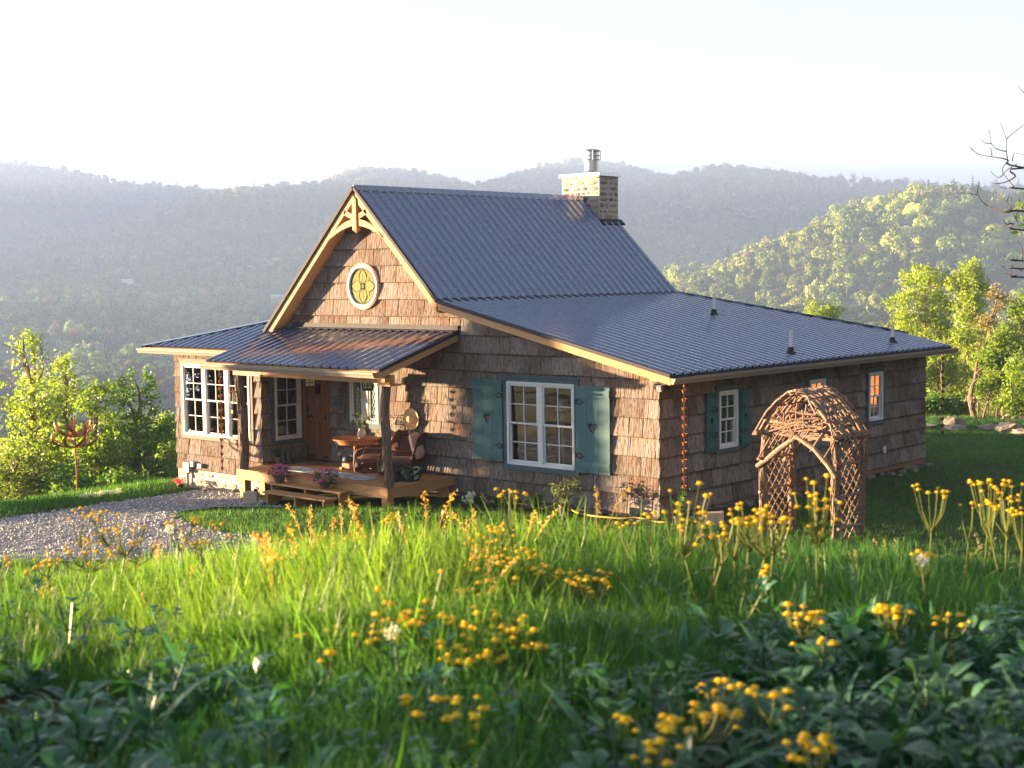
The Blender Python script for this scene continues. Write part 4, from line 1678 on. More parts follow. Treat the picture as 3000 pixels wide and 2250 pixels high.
def leafy(b, c, r, n, size, rg, sq=(1, 1, 1), up=.3):
    """many small leaf faces through a rounded volume"""
    c = Vector(c)
    for _ in range(n):
        while True:
            d = Vector((rg.uniform(-1, 1), rg.uniform(-1, 1), rg.uniform(-1, 1)))
            if .25 < d.length < 1:
                break
        p = c+Vector((d.x*r*sq[0], d.y*r*sq[1], d.z*r*sq[2]))
        a = Vector((rg.gauss(0, 1), rg.gauss(0, 1), rg.gauss(0, 1)+up)).normalized()
        u = a.orthogonal().normalized()
        u = (u*math.cos(rg.random()*6.3)+a.cross(u)*math.sin(rg.random()*6.3))
        w = a.cross(u)
        s = size*rg.uniform(.6, 1.3)
        b.t = rg.random()
        b.add([p-u*s, p-u*s*.1+w*s*.42, p+u*s, p-u*s*.1-w*s*.42], [(0, 1, 2, 3)])


rg = random.Random(21)
t = empty('potted_plant', (-10.46, -.84, .002), 0, 'small green plant in a clay pot beside the boots', 'potted plant')
b = MB()
b.lathe([(.06, 0), (.085, .13), (.092, .13), (.092, .155), (.08, .155), (.075, .13)], n=14)
b.build('pot', M['terracotta'], t)
b = MB()
leafy(b, (0, 0, .25), .13, 160, .035, rg)
b.build('foliage', M['leaf'], t)

# round table with its vase
t = empty('pedestal_table', (-8.13, -.46, .002), 0, 'round wooden pedestal table beside the wicker chairs', 'table')
b = MB()
b.lathe([(.50, .655), (.52, .665), (.52, .68), (.565, .69), (.575, .705), (.565, .72)], n=40)
b.lathe([(.49, .60), (.50, .655)], n=40)
b.build('table_top', M['table'], t)
b = MB()
b.lathe([(.07, .60), (.05, .56), (.075, .50), (.045, .44), (.06, .36), (.045, .30), (.075, .24), (.05, .20), (.09, .15)], n=14)
for k in range(4):
    a = k*math.pi/2+.4
    b.tube([(.05*math.cos(a+s*.5), .05*math.sin(a+s*.5), .18+s*.1) for s in range(5)], .025, 6)
b.build('pedestal', M['table'], t)
b = MB()
b.box((-.24, -.24, .04), (.24, .24, .15))
for (p, q) in ((-1, -1), (1, -1), (1, 1), (-1, 1)):
    b.box((p*.24-.04, q*.24-.04, 0), (p*.24+.04, q*.24+.04, .06))
b.build('table_base', M['table'], t, bevel=.008)
t = empty('vase', (-7.90, -.50, .723), 0, 'cream vase of olive sprigs standing on the round table', 'vase')
b = MB()
b.lathe([(.055, 0), (.085, .05), (.10, .11), (.085, .165), (.058, .20), (.066, .235), (.058, .235), (.05, .20)], n=20)
b.build('jar', M['ceramic'], t, smooth=True)
b = MB()
st2 = MB()
for k in range(16):
    a, e = rg.random()*6.28, rg.uniform(.15, .42)
    tip = Vector((e*math.cos(a), e*math.sin(a), rg.uniform(.38, .58)))
    st2.tube([(0, 0, .18), tip*.5+Vector((0, 0, .12)), tip], [.004, .003, .002], 4)
    for q in range(14):
        p = Vector((0, 0, .18)).lerp(tip, rg.uniform(.35, 1))+Vector((rg.gauss(0, .03), rg.gauss(0, .03), rg.gauss(0, .03)+.02))
        leafy(b, p, .008, 1, .030, rg)
st2.build('stems', M['stem'], t)
b.build('foliage', M['olive_leaf'], t)


# wicker chairs
def pad(b, c, hx, hy, hz, seg=10, pw=.35):
    """puffy cushion"""
    c = Vector(c)
    vs_, idx = [], {}
    fs = []
    for s in (1, -1):
        for i in range(seg+1):
            for j in range(seg+1):
                u, v = 2*i/seg-1, 2*j/seg-1
                h = (max(0, 1-u**4)*max(0, 1-v**4))**pw
                r = 1-.06*abs(u*v)
                p = c+Vector((u*hx*r, v*hy*r, s*hz*h))
                vs_.append(p)
        o = 0 if s == 1 else (seg+1)**2
        for i in range(seg):
            for j in range(seg):
                q = (o+i*(seg+1)+j, o+(i+1)*(seg+1)+j, o+(i+1)*(seg+1)+j+1, o+i*(seg+1)+j+1)
                fs.append(q if s == 1 else q[::-1])
    b.add(vs_, fs)


def lattice(b, P, nu, nv, r=.007, diag=True):
    """P(u,v) -> point; crossing strands"""
    for k in range(-nv, nu+1):
        for sg in (1, -1):
            pts = []
            for i in range(9):
                v = i/8
                u = (k+(v*nv if sg > 0 else (1-v)*nv))/nu
                if -.001 <= u <= 1.001:
                    pts.append(P(u, v))
            if len(pts) > 1:
                b.tube(pts, r, 4, False)


t = empty('wicker_chair', (-7.44, -.50, .002), 3.62, 'brown wicker armchair next to the round table, turned towards it', 'chair', 'wicker chairs on the porch')
for s in (-1, 1):
    b = MB()
    yy = s*.29
    rail = [(.40, yy, .03), (.42, yy, .25), (.40, yy, .42), (.34, yy, .51), (.22, yy, .555), (0, yy, .56), (-.2, yy, .55), (-.38, yy, .56)]
    b.tube(rail, .019, 7)
    b.tube([(.40, yy, .30), (-.36, yy, .28)], .014, 6)
    b.tube([(.41, yy, .06), (-.36, yy, .05)], .014, 6)
    lattice(b, lambda u, v: (-.36+.76*u, yy, .29+(.26*v)*(1-.25*max(0, u-.8)*5*.6)), 16, 5, .008)
    for k in range(22):
        x = -.34+.74*k/21
        b.tube([(x, yy, .06), (x, yy, .29)], .007, 4, False)
    b.build('armrest', M['wicker'], t)
b = MB()
b.box((-.36, -.28, .235), (.40, .28, .262))
for k in range(16):
    y = -.27+.54*k/15
    b.tube([(.405, y, .05), (.405, y, .30)], .007, 4, False)
b.tube([(.405, -.29, .30), (.405, .29, .30)], .014, 6)
b.box((.39, -.28, .03), (.41, .28, .12))
b.build('seat', M['wicker'], t)
b = MB()
fr = [(-.34, -.29, .26), (-.42, -.30, .55), (-.50, -.27, .82), (-.535, -.16, .92), (-.545, 0, .945), (-.535, .16, .92), (-.50, .27, .82), (-.42, .30, .55), (-.34, .29, .26)]
b.tube(fr, .02, 7)
b.add([(-.345, -.27, .27), (-.345, .27, .27), (-.49, .25, .82), (-.535, .1, .92), (-.535, -.1, .92), (-.49, -.25, .82)], [(0, 1, 2, 3, 4, 5)])
lattice(b, lambda u, v: (-.34-.2*v, -.28+.56*u, .27+.64*v), 10, 9, .008)
b.build('backrest', M['wicker'], t)
b = MB()
pad(b, (.02, 0, .335), .36, .27, .065)
b.build('seat_cushion', M['cushion'], t, smooth=True)
b = MB()
pad(b, (0, 0, 0), .30, .25, .085, 12, .45)
o = b.build('back_cushion', M['cushion'], t, smooth=True)
o.location = (-.38, 0, .66)
o.rotation_euler = (0, R_(105), 0)
for s in (-1, 1):
    b = MB()
    b.tube([(.44, s*.25, .05), (.25, s*.25, .012), (0, s*.25, .010), (-.3, s*.25, .02), (-.46, s*.25, .06)], .014, 6)
    b.build('rocker', M['wicker'], t)
dup(t, (-6.62, -.52, .002), 3.58, 'brown wicker armchair with a pink back cushion below the hat')

# watering cans
for (x, y, lab, mat, sc, rz) in ((-8.58, -.33, 'dark watering can under the edge of the round table', 'casing', 1.0, math.pi), (-6.02, -1.26, 'black watering can with a pale rose beside the porch post', 'black', .92, -2.2)):
    t = empty('watering_can', (x, y, .002), rz, lab, 'watering can')
    t.scale = (sc, sc, sc)
    b = MB()
    b.lathe([(.125, 0), (.128, .01), (.118, .20), (.10, .225), (.06, .235), (.055, .225)], n=20)
    b.build('body', M[mat], t)
    b = MB()
    b.tube([(.10, 0, .06), (.20, 0, .16), (.27, 0, .26)], [.028, .018, .014], 8)
    b.build('spout', M[mat], t)
    b = MB()
    b.lathe([(.018, 0), (.05, .045), (.0, .055)], n=14)
    o = b.build('rose', M['ceramic'], t)
    o.location = (.265, 0, .255)
    o.rotation_euler = (0, R_(50), 0)
    b = MB()
    b.tube([(-.11, 0, .05), (-.20, 0, .14), (-.16, 0, .26), (-.04, 0, .31), (.07, 0, .28), (.08, 0, .21)], .011, 6)
    b.build('handle', M[mat], t)

# painted planter box, flared sides with rounded tops
t = empty('planter_box', (-5.78, -1.05, .002), -.12, 'dark green flared planter box painted with cream leaves and a bird', 'planter')
b = MB()
for k in range(4):
    a = k*math.pi/2
    c, s = math.cos(a), math.sin(a)
    pts = [(-.13, .02), (.13, .02), (.19, .22)]+[(.19*math.cos(q*math.pi/8), .22+.075*math.sin(q*math.pi/8)) for q in range(1, 8)]+[(-.19, .22)]
    P = []
    for (u, z) in pts:
        d = .13+.06*z/.25
        P.append((u*c-(-d)*s*1, u*s+(-d)*c, z))
    b.prism(P, (s*-.012, c*.012, 0))
b.box((-.13, -.13, .0), (.13, .13, .03))
b.build('box_side', simple('planter_paint', (.018, .045, .032), .4, var=.15), t)
b = MB()


def leaf_mark(P, N, u, z, ang, l, w):
    pts = []
    for i in range(10):
        q = i/9 if i < 5 else 1-(i-5)/4
    n = 6
    A = [(l*i/n, w*math.sin(math.pi*i/n)) for i in range(n+1)]+[(l*i/n, -w*math.sin(math.pi*i/n)) for i in range(n-1, 0, -1)]
    ca, sa = math.cos(ang), math.sin(ang)
    b.add([P(u+x*ca-y*sa, z+x*sa+y*ca) for x, y in A], [tuple(range(len(A)))])


Pf = lambda u, z: (u, -.13-.06*z/.25-.003, z)
Pr = lambda u, z: (.13+.06*z/.25+.003, u, z)
for P in (Pf, Pr):
    for (u, z, a, l, w) in ((-.06, .17, 1.2, .05, .010), (-.09, .15, 2.2, .05, .010), (-.03, .16, .6, .05, .010), (-.02, .20, 1.4, .045, .009), (.02, .12, .3, .06, .010), (-.04, .09, 1.4, .08, .004), (.0, .08, .9, .06, .004), (.05, .10, -.4, .04, .009)):
        leaf_mark(P, None, u, z, a, l, w)
for (u, z, a, l, w) in ((-.05, .19, .35, .15, .020), (.06, .23, 1.0, .06, .016), (-.02, .20, 2.3, .07, .012), (-.03, .06, .1, .12, .016), (.07, .08, .9, .05, .012)):
    leaf_mark(Pr, None, u, z, a, l, w)
b.build('painted_motif', M['ceramic'], t)

# petunia baskets on the upper step
for (x, lab, seed, w_) in ((-8.76, 'smaller basket of pink and violet petunias, on the gravel side of the step', 2, .2), (-7.24, 'fuller basket of pink petunias, on the step nearer the porch chairs', 6, .26)):
    rg = random.Random(seed)
    t = empty('flower_basket', (x, -2.20, -.153), 0, lab, 'flower pot', 'petunia baskets on the step')
    b = MB()
    b.lathe([(.10, 0), (.15, .17), (.16, .17), (.16, .19), (.14, .185)], n=18)
    b.build('pot', simple('basket_brown', (.16, .09, .06), .8, var=.3, scale=30), t)
    b = MB()
    leafy(b, (0, 0, .24), w_+.06, 420, .035, rg, (1.1, .9, .55))
    b.build('foliage', M['leaf'], t)
    for mat, n in (('petal_pink', 95), ('petal_violet', 40)):
        b = MB()
        for _ in range(n):
            a, ph = rg.random()*6.28, rg.uniform(-.35, 1.4)
            if mat == 'petal_violet':
                a = rg.uniform(-1.2, 1.2)
            else:
                a = rg.uniform(1.0, 5.6)
            d = Vector((math.cos(a)*math.cos(ph)*1.12, math.sin(a)*math.cos(ph)*.95, math.sin(ph)*.6))
            c = Vector((0, 0, .24))+d*(w_+.07)*rg.uniform(.92, 1.06)
            nrm = (d+Vector((0, -.35, .35))).normalized()
            u = nrm.orthogonal().normalized()
            w = nrm.cross(u)
            b.t = rg.random()
            rr_ = rg.uniform(.018, .03)
            b.add([c-nrm*.008]+[c+(u*math.cos(k*.628)+w*math.sin(k*.628))*rr_*(1 if k % 2 else .8) for k in range(10)], [(0, 1+k, 1+(k+1) % 10) for k in range(10)])
        b.build('pink_blossoms' if mat == 'petal_pink' else 'violet_blossoms', M[mat], t)

# straw hat on the wall
t = empty('straw_hat', (-6.70, -.075, 1.20), 0, 'pleated straw sun hat hanging on the bark wall', 'hat')
b = MB()
n = 72
vs_ = []
for i in range(7):
    r = .095+.145*i/6
    for k in range(n):
        a = 2*math.pi*k/n
        pl = .006*math.sin(a*26)*(i/6)
        vs_.append((r*math.cos(a), -.012+pl-.03*(i/6)**2*1.0, r*math.sin(a)))
b.add(vs_, [(i*n+k, i*n+(k+1) % n, (i+1)*n+(k+1) % n, (i+1)*n+k) for i in range(6) for k in range(n)])
b.build('brim', M['straw'], t)
b = MB()
n = 28
vs_ = []
for (r, d) in ((.10, -.01), (.098, -.06), (.088, -.10), (.062, -.13), (.03, -.142), (.004, -.145)):
    for k in range(n):
        a = 2*math.pi*k/n
        vs_.append((r*math.cos(a), d, r*math.sin(a)))
b.add(vs_, [(i*n+k, i*n+(k+1) % n, (i+1)*n+(k+1) % n, (i+1)*n+k) for i in range(5) for k in range(n)])
b.build('crown', M['straw'], t, smooth=True)
b = MB()
b.tube([(-.10, .01, -.2), (-.115, .01, -.42)], .009, 6)
b.build('ribbon', M['ceramic'], t)

# rain chains
cupb = MB()
cupb.lathe([(.016, -.045), (.030, -.02), (.048, .035), (.044, .035), (.028, -.015), (.012, -.04)], n=8)
for (x, y, zt, n, lab) in ((-10.43, -2.485, 2.20, 14, 'copper rain chain hanging from the porch gutter past the triple window'), (.665, -.12, 2.14, 12, 'copper rain chain at the near corner of the shaded side wall'), (.665, 10.83, 2.20, 12, 'dark rain chain at the far end of the side gutter')):
    t = empty('rain_chain', (x, y, zt), 0, lab, 'rain chain', 'copper rain chains')
    ln = MB()
    first = None
    for k in range(n):
        if first is None:
            first = cupb.build('cup', M['copper'], t)
            c = first
        else:
            c = first.copy()
            COL.objects.link(c)
        c.location = (rnd.uniform(-.004, .004), rnd.uniform(-.004, .004), -.165*k)
        c.rotation_euler = (0, 0, rnd.random())
        for (dx, z0) in ((.008, .03), (-.008, .03)):
            ln.tube([(dx, 0, -.165*k+.025), (dx*1.6, 0, -.165*k+.07), (dx, 0, -.165*k+.125)], .004, 4)
    ln.tube([(0, 0, .10), (0, 0, .16)], .012, 5)
    ln.build('link', M['copper'], t)

# wind chime
t = empty('wind_chime', (-10.52, -2.10, 1.78), 0, 'small wind chime with silver tubes hanging by the bark post', 'wind chime')
b = MB()
b.lathe([(.10, -.012), (.10, .012)], n=16)
b.build('disc', M['pine'], t)
b = MB()
for k in range(3):
    a = k*2.09
    b.tube([(.085*math.cos(a), .085*math.sin(a), .01), (0, 0, .16)], .003, 4)
b.tube([(0, 0, .16), (.02, .05, .385)], .003, 4)
b.tube([(0, 0, 0), (0, 0, -.42)], .002, 4)
b.build('cord', M['ceramic'], t)
for k in range(6):
    a = k*math.pi/3
    b = MB()
    b.tube([(.075*math.cos(a), .075*math.sin(a), -.02), (.075*math.cos(a), .075*math.sin(a), -.26-.02*k)], .010, 8)
    b.build('chime_tube', M['galv'], t)
b = MB()
b.box((-.03, -.004, -.50), (.03, .004, -.42))
b.build('sail', M['pine'], t)

# lamps seen through the windows
for (x, y, zb, zt, r0, r1, lab) in ((-3.03, .75, 1.52, 1.74, .15, .10, 'floor lamp with a cream shade behind the shuttered double window'), (-11.02, -.26, .62, .80, .20, .06, 'low lamp with a white cone shade behind the porch-side window')):
    t = empty('floor_lamp', (x, y, -.02), 0, lab, 'lamp')
    b = MB()
    b.lathe([(r0, zb+.02), (r1, zt+.02)], n=24, cap=False)
    b.build('lamp_shade', M['lamp_shade'], t)
    b = MB()
    b.lathe([(.13, 0), (.13, .025), (.02, .05), (.016, .3), (.045, zb-.28), (.06, zb-.15), (.02, zb-.02), (.015, zt-.02)], n=14)
    b.build('lamp_stand', M['ceramic'] if zb > 1 else M['black'], t)

# ------------------------------------------------------------------ in the yard
# garden spinner
zb = h1(-14.95, -3.45)
t = empty('garden_spinner', (-14.95, -3.45, zb), 0, 'tall copper flower-shaped garden spinner on a pole', 'garden spinner')
b = MB()
b.tube([(0, 0, -.3), (.01, 0, .6), (-.02, 0, 1.23-0), (-.02, 0, 1.98)], [.024, .022, .02, .014], 8)
b.build('pole', M['bronze'], t)
for (zc, rr_, up, n, ph, nm) in ((1.20, .60, .36, 8, .15, 'lower'), (1.46, .50, .40, 7, .5, 'upper')):
    for k in range(n):
        a = 2*math.pi*k/n+ph
        b = MB()
        L_pts, R_pts = [], []
        for i in range(13):
            s = i/12
            ang = a+.55*s*(1 if nm == 'lower' else -1)
            r = rr_*math.sin(s*math.pi*.52)
            z = zc+up*(s**1.9)-.02*s
            w = .075*math.sin(math.pi*min(1, s*.93+.05))**.8
            c = Vector((r*math.cos(ang)-.02, r*math.sin(ang), z))
            tg = Vector((-math.sin(ang), math.cos(ang), .25)).normalized()
            L_pts.append(c+tg*w+Vector((0, 0, .018)))
            R_pts.append(c-tg*w+Vector((0, 0, .018)))
        mid = [(p+q)/2-Vector((0, 0, .035)) for p, q in zip(L_pts, R_pts)]
        V = [v for tr in zip(L_pts, mid, R_pts) for v in tr]
        b.add(V, [(i*3+j, i*3+j+1, (i+1)*3+j+1, (i+1)*3+j) for i in range(12) for j in range(2)])
        bl = b.build('blade', M['bronze'], t)
        tip = mid[-1]
        sb_ = MB()
        for q in range(5):
            qa = q*1.257+k
            d = Vector((math.cos(qa), math.sin(qa), .5+.4*math.sin(qa*2))).normalized()
            u = d.orthogonal().normalized()
            sb_.add([tip, tip+d*.04+u*.022, tip+d*.085, tip+d*.04-u*.022], [(0, 1, 2, 3)])
        sb_.build('star_tip', M['patina'], bl)

# tan boxes
for (x, y, w, d, h, rz, lab, dome) in ((-9.05, -2.78, .155, .07, .30, .62, 'tan plastic box with a dark dome standing on the edge of the gravel', True), (1.18, .12, .17, .09, .25, .5, 'tan plastic box in the grass to the side of the twig arbor', False)):
    z = h1(x, y)
    t = empty('utility_box', (x, y, z), rz, lab, 'utility box')
    b = MB()
    b.prism([(-w, -d, -.05), (w, -d, -.05), (w, -d, h), (-w, -d, h-.02)], (0, 2*d, 0))
    b.build('casing', M['tan_box'], t, bevel=.012)
    if dome:
        b = MB()
        b.lathe([(.045, h), (.045, h+.02), (.03, h+.045), (0, h+.052)], (w*.72, 0, 0), 14)
        b.build('dome', M['black'], t)
    else:
        b = MB()
        b.box((.03, -d-.006, .02), (.036, -d-.001, h-.03))
        b.build('seam', M['grey_box'], t)


# rocks: a few shared lumps, every stone its own object
def rock_mesh(seed, sq):
    rg_ = random.Random(seed)
    b = MB()
    b.t = rg_.uniform(.2, 1)
    b.blob((0, 0, 0), 1, 11, 8, .55, rg_, sq)
    return b


def rock_field(pts, name, lab, cat, group, big=None):
    protos = []
    for q in range(7):
        o = rock_mesh(q*7+len(name), (1, random.Random(q).uniform(.65, 1), random.Random(q+3).uniform(.5, .75))).build(name, M['rock'])
        protos.append(o)
    for i, (x, y, s) in enumerate(pts):
        o = protos[i] if i < 7 else protos[i % 7].copy()
        if i >= 7:
            COL.objects.link(o)
        o.location = (x, y, h1(x, y)+s*.25)
        o.rotation_euler = (rnd.uniform(-.3, .3), rnd.uniform(-.3, .3), rnd.random()*6.3)
        o.scale = (s, s, s)
        tag(o, lab, cat, group)


pts = []
for k in range(150):
    y = .2+11.0*rnd.random()
    pts.append((.10+abs(rnd.gauss(0, .19))+.03, y, rnd.uniform(.045, .10)))
rock_field(pts, 'river_stone', 'rounded pale river stone in the strip along the side wall', 'stone', 'river stones along the side wall')
pts = []
for k in range(80):
    x = -4.3*rnd.random()+.1
    pts.append((x, -.12-abs(rnd.gauss(0, .16)), rnd.uniform(.04, .085)))
rock_field(pts, 'river_stone', 'rounded pale river stone in the strip below the shuttered window', 'stone', 'river stones along the front wall')
pts = []
for k in range(16):
    pts.append((-12.7+2.0*rnd.random(), WY-.14-.2*rnd.random(), rnd.uniform(.06, .13)))
rock_field(pts, 'field_stone', 'loose field stone at the foot of the wing foundation', 'stone', 'loose stones by the foundation')
for (x, y, sx, sy, sz, lab, seed) in ((-3.55, 20.5, .42, .40, .36, 'blocky pale boulder at the edge of the back lawn', 3), (-3.35, 20.2, 1.0, .45, .16, 'low flat tan rock under the blocky boulder', 5), (-4.4, 20.2, .6, .4, .13, 'small flat rock next to the house corner at the lawn edge', 6), (-2.6, 21.0, .8, .4, .14, 'flat half-buried rock between the boulders', 8), (-1.65, 20.3, .62, .5, .36, 'large grey pointed boulder on the back lawn', 9), (-1.0, 20.9, .42, .35, .26, 'rusty rounded boulder behind the grey pointed one', 12), (-1.15, 20.05, .5, .35, .15, 'low pale rock in front of the rusty boulder', 15)):
    b = rock_mesh(seed, (1, .9, 1))
    o = b.build('boulder', M['rock'])
    o.scale = (sx*.78, sy*.78, sz*.75)
    o.location = (x, y, h1(x, y)+sz*.2)
    o.rotation_euler = (0, 0, seed)
    tag(o, lab, 'boulder', 'boulders at the lawn edge')

# hose along the front wall, dark pipe along the side wall
hp = [(-4.45, -.25, .16), (-4.2, -.38, .05), (-3.85, -.36, .04), (-3.3, -.26, .05), (-2.9, -.35, .04), (-2.55, -.42, .04), (-2.3, -.25, .18), (-2.15, -.2, .22), (-1.95, -.32, .08), (-1.6, -.5, .04), (-1.15, -.62, .04), (-.55, -.55, .04), (-.2, -.4, .07), (.1, -.42, .04), (.5, -.36, .04)]
pp = []
for i in range(len(hp)-1):
    for k in range(5):
        s = k/5
        p0, p1, p2, p3 = (Vector(hp[max(0, min(len(hp)-1, i+q))]) for q in (-1, 0, 1, 2))
        pp.append(.5*((2*p1)+(p2-p0)*s+(2*p0-5*p1+4*p2-p3)*s*s+(3*p1-p0-3*p2+p3)*s**3))
b = MB()
b.tube([(p.x, p.y, h1(p.x, p.y)+p.z) for p in pp], .017, 8)
tag(b.build('garden_hose', M['hose'], smooth=True), 'yellow garden hose looping along the foot of the front wall', 'hose')
b = MB()
for off in (.0, .05):
    b.tube([(.32+off+.05*math.sin(y*1.3), y, h1(.35, y)+.07+.02*math.sin(y*2)) for y in np.arange(.3, 5.2, .2)], .018, 7)
tag(b.build('drain_pipe', M['black'], smooth=True), 'black flexible pipe lying on the stones along the side wall', 'pipe')
t = empty('garden_tap', (.62, 6.75, h1(.62, 6.75)), 0, 'black garden tap on a short post behind the arbor', 'tap')
b = MB()
b.tube([(0, 0, -.1), (0, 0, .45)], .018, 8)
b.build('post', M['black'], t)
b = MB()
b.blob((0, 0, .5), .06, 8, 5)
b.tube([(0, 0, .5), (.12, -.03, .5), (.15, -.04, .42)], .022, 7)
b.tube([(-.05, .03, .56), (.05, -.03, .56)], .012, 6)
b.build('tap_head', M['black'], t)


# pots and young plants below the window
def yard_plant(x, y, h, r, n, size, lab, pot=None, mat='olive_leaf', seed=1, cat='potted shrub'):
    rg_ = random.Random(seed)
    z = h1(x, y)
    t = empty('potted_shrub' if pot else 'young_plant', (x, y, z), 0, lab, cat)
    base = 0
    if pot:
        b = MB()
        b.lathe([(pot*.8, 0), (pot, pot*1.6), (pot*1.08, pot*1.6), (pot*1.08, pot*1.75), (pot*.9, pot*1.7)], n=16)
        b.build('pot', M['black'], t)
        base = pot*1.6
    b, l = MB(), MB()
    for k in range(7):
        a = rg_.random()*6.28
        tip = Vector((r*.75*math.cos(a), r*.75*math.sin(a), base+h*rg_.uniform(.6, 1)))
        b.tube([(0, 0, base), Vector((tip.x*.4, tip.y*.4, base+h*.4)), tip], [.009, .006, .003], 5)
        for q in range(n//7):
            s = rg_.uniform(.2, 1)
            p = Vector((0, 0, base)).lerp(tip, s)+Vector((rg_.gauss(0, r*.25), rg_.gauss(0, r*.25), rg_.gauss(0, h*.06)))
            leafy(l, p, .01, 1, size, rg_)
    b.build('stems', M['stem'], t)
    l.build('foliage', M[mat], t)


yard_plant(-1.78, -.72, .62, .30, 420, .035, 'tall leafy shrub in a black nursery pot below the shuttered window', .13, 'olive_leaf', 4)
yard_plant(-2.60, -.62, .26, .15, 130, .035, 'small leafy plant in a low black pot between the hose loops', .09, 'leaf', 5)
yard_plant(-3.60, -.62, .22, .16, 110, .04, 'bushy young plant nearest the end of the yellow hose', None, 'leaf', 6, 'plant')
yard_plant(-4.35, -.78, .30, .16, 90, .05, 'white-flowered young plant close to the deck', None, 'petal_white', 7, 'plant')
yard_plant(.66, -.30, .50, .16, 120, .045, 'young shrub under the rain chain at the house corner', .10, 'leaf', 8)
yard_plant(-13.3, -1.62, .16, .16, 120, .03, 'small pink flowers in a dark pot below the meter box', .08, 'petal_pink', 9, 'flower pot')
yard_plant(-3.1, -.80, .20, .13, 80, .035, 'low reddish-stemmed plant in front of the river stones', .07, 'olive_leaf', 19)

# white flowers on the grass bank
for k in range(9):
    x, y = -13.42-.22*rnd.random(), -4.15+k*.125
    b = MB()
    rg_ = random.Random(k)
    leafy(b, (0, 0, .12), .09, 46, .03, rg_, (1, 1, .7), 1.0)
    o = b.build('white_flower_clump', M['petal_white'])
    o.location = (x, y, h1(x, y))
    tag(o, 'low clump of white flowers in the row on the grass bank', 'flowers', 'white flowers on the grass bank')

# ------------------------------------------------------------------ the twig arbor
rg = random.Random(33)
AX0, AX1, AY0, AY1 = 2.46, 3.92, -.20, .58
ag = h1(3.2, .2)
arb = empty('twig_arbor', (3.19, .19, ag), 0, 'rustic arched garden arbor woven from bare sticks', 'arbor')
OFFA = Vector((3.19, .19, ag))


def stick(b, p, q, r0, r1=None, wob=.02, n=7):
    p, q = Vector(p)-OFFA, Vector(q)-OFFA
    L = (q-p).length
    m = max(3, int(L/.12))
    r1 = r1 or r0*.75
    o = Vector((rg.random()*60, 0, 0))
    pts, rad = [], []
    for i in range(m+1):
        s = i/m
        c = p.lerp(q, s)
        nn = mnoise.noise_vector(c*3+o)*wob
        if i in (0, m):
            nn *= .3
        pts.append(c+nn)
        rad.append((r0+(r1-r0)*s)*rg.uniform(.86, 1.18))
    b.t = rg.random()
    b.tube(pts, rad, n)


for (x, y) in ((AX0, AY0), (AX1, AY0), (AX0+.12, AY1), (AX1+.04, AY1)):
    o = bark_post('post', x-OFFA.x, y-OFFA.y, -.25, 1.52-ag+(0 if y < 0 else -.05), .078, rg.uniform(-.06, .06), rg.randrange(99), 'stick', arb)
EZ, APZ = 1.50, 2.26
AXM = (AX0+AX1)/2
for y, nm in ((AY0-.08, 'front'), (AY1+.06, 'back')):
    b = MB()
    # arch braces: two stout curved limbs meeting at the crown of the opening
    for sx, xe in ((1, AX0-.02), (-1, AX1+.02)):
        pts = [(xe-sx*.08, y, .88), (xe+sx*.16, y, 1.02), (xe+sx*.40, y-.01, 1.24), (AXM-sx*.02, y-.01, 1.45)] if sx > 0 else [(xe+.02, y, .80), (xe-.14, y, 1.02), (xe-.40, y-.01, 1.28), (AXM+.0, y-.02, 1.47)]
        b.t = rg.random()
        b.tube([Vector(p)-OFFA+mnoise.noise_vector(Vector(p)*4)*.02 for p in pts], [.045, .05, .048, .045], 9)
    # gable rafters
    for sx, xe in ((1, AX0-.04), (-1, AX1+.04)):
        arcp = [Vector((AXM+(xe-AXM)*v, y, APZ-(APZ-EZ)*v**1.75))-OFFA+mnoise.noise_vector(Vector((v*5, y*3, sx)))*.03 for v in (1, .85, .65, .45, .25, 0)]
        b.t = rg.random()
        b.tube(arcp, [.036, .034, .034, .032, .03, .028], 8)
        stick(b, (xe+sx*.10, y-.03, EZ+.26), (xe+sx*.42, y-.03, EZ+.62), .024, .02)
    stick(b, (AX0-.06, y, EZ+.02), (AXM, y-.01, EZ-.02), .035, .03)
    stick(b, (AXM-.05, y, EZ-.02), (AX1+.08, y, EZ-.03), .035, .03)
    stick(b, (AX0+.2, y-.02, 1.70), (AX1-.22, y-.02, 1.66), .024, .022, .04)
    # sunburst of sticks above the arch
    for k in range(11):
        a = math.pi*(k+.5)/11
        c0 = Vector((AXM+.16*math.cos(a), y-.015, 1.47+.05*math.sin(a)))
        ln = .55+.18*math.sin(a)
        e = Vector((AXM+(.30+ln*.55)*math.cos(a), y-.02+rg.uniform(-.02, .02), 1.47+(.12+ln*.72)*math.sin(a)*.92))
        stick(b, c0, e, .018, .014, .03)
    for k in range(7):
        u = k/6
        x0 = AX0+.1+u*(AX1-AX0-.2)
        stick(b, (x0-.14, y-.03, 1.05+.36*math.sin(math.pi*u)), (x0+.1, y-.03, 1.42+.30*math.sin(math.pi*u)), .016, .013, .02)
    for k in range(16):
        v0, v1 = rg.uniform(-.9, .9), rg.uniform(-.9, .9)
        z0 = 1.45+(APZ-1.5)*(1-abs(v0)**1.75)*rg.uniform(.1, .9)
        z1 = 1.45+(APZ-1.5)*(1-abs(v1)**1.75)*rg.uniform(.2, .98)
        q0, q1 = Vector((AXM+v0*.72, y-.04, z0)), Vector((AXM+v1*.72, y-.04, z1))
        if (q1-q0).length > .75:
            q1 = q0+(q1-q0)*.75/(q1-q0).length
        stick(b, q0, q1, .018, .013, .04)
    b.build('gable_lattice', M['stick'], arb)
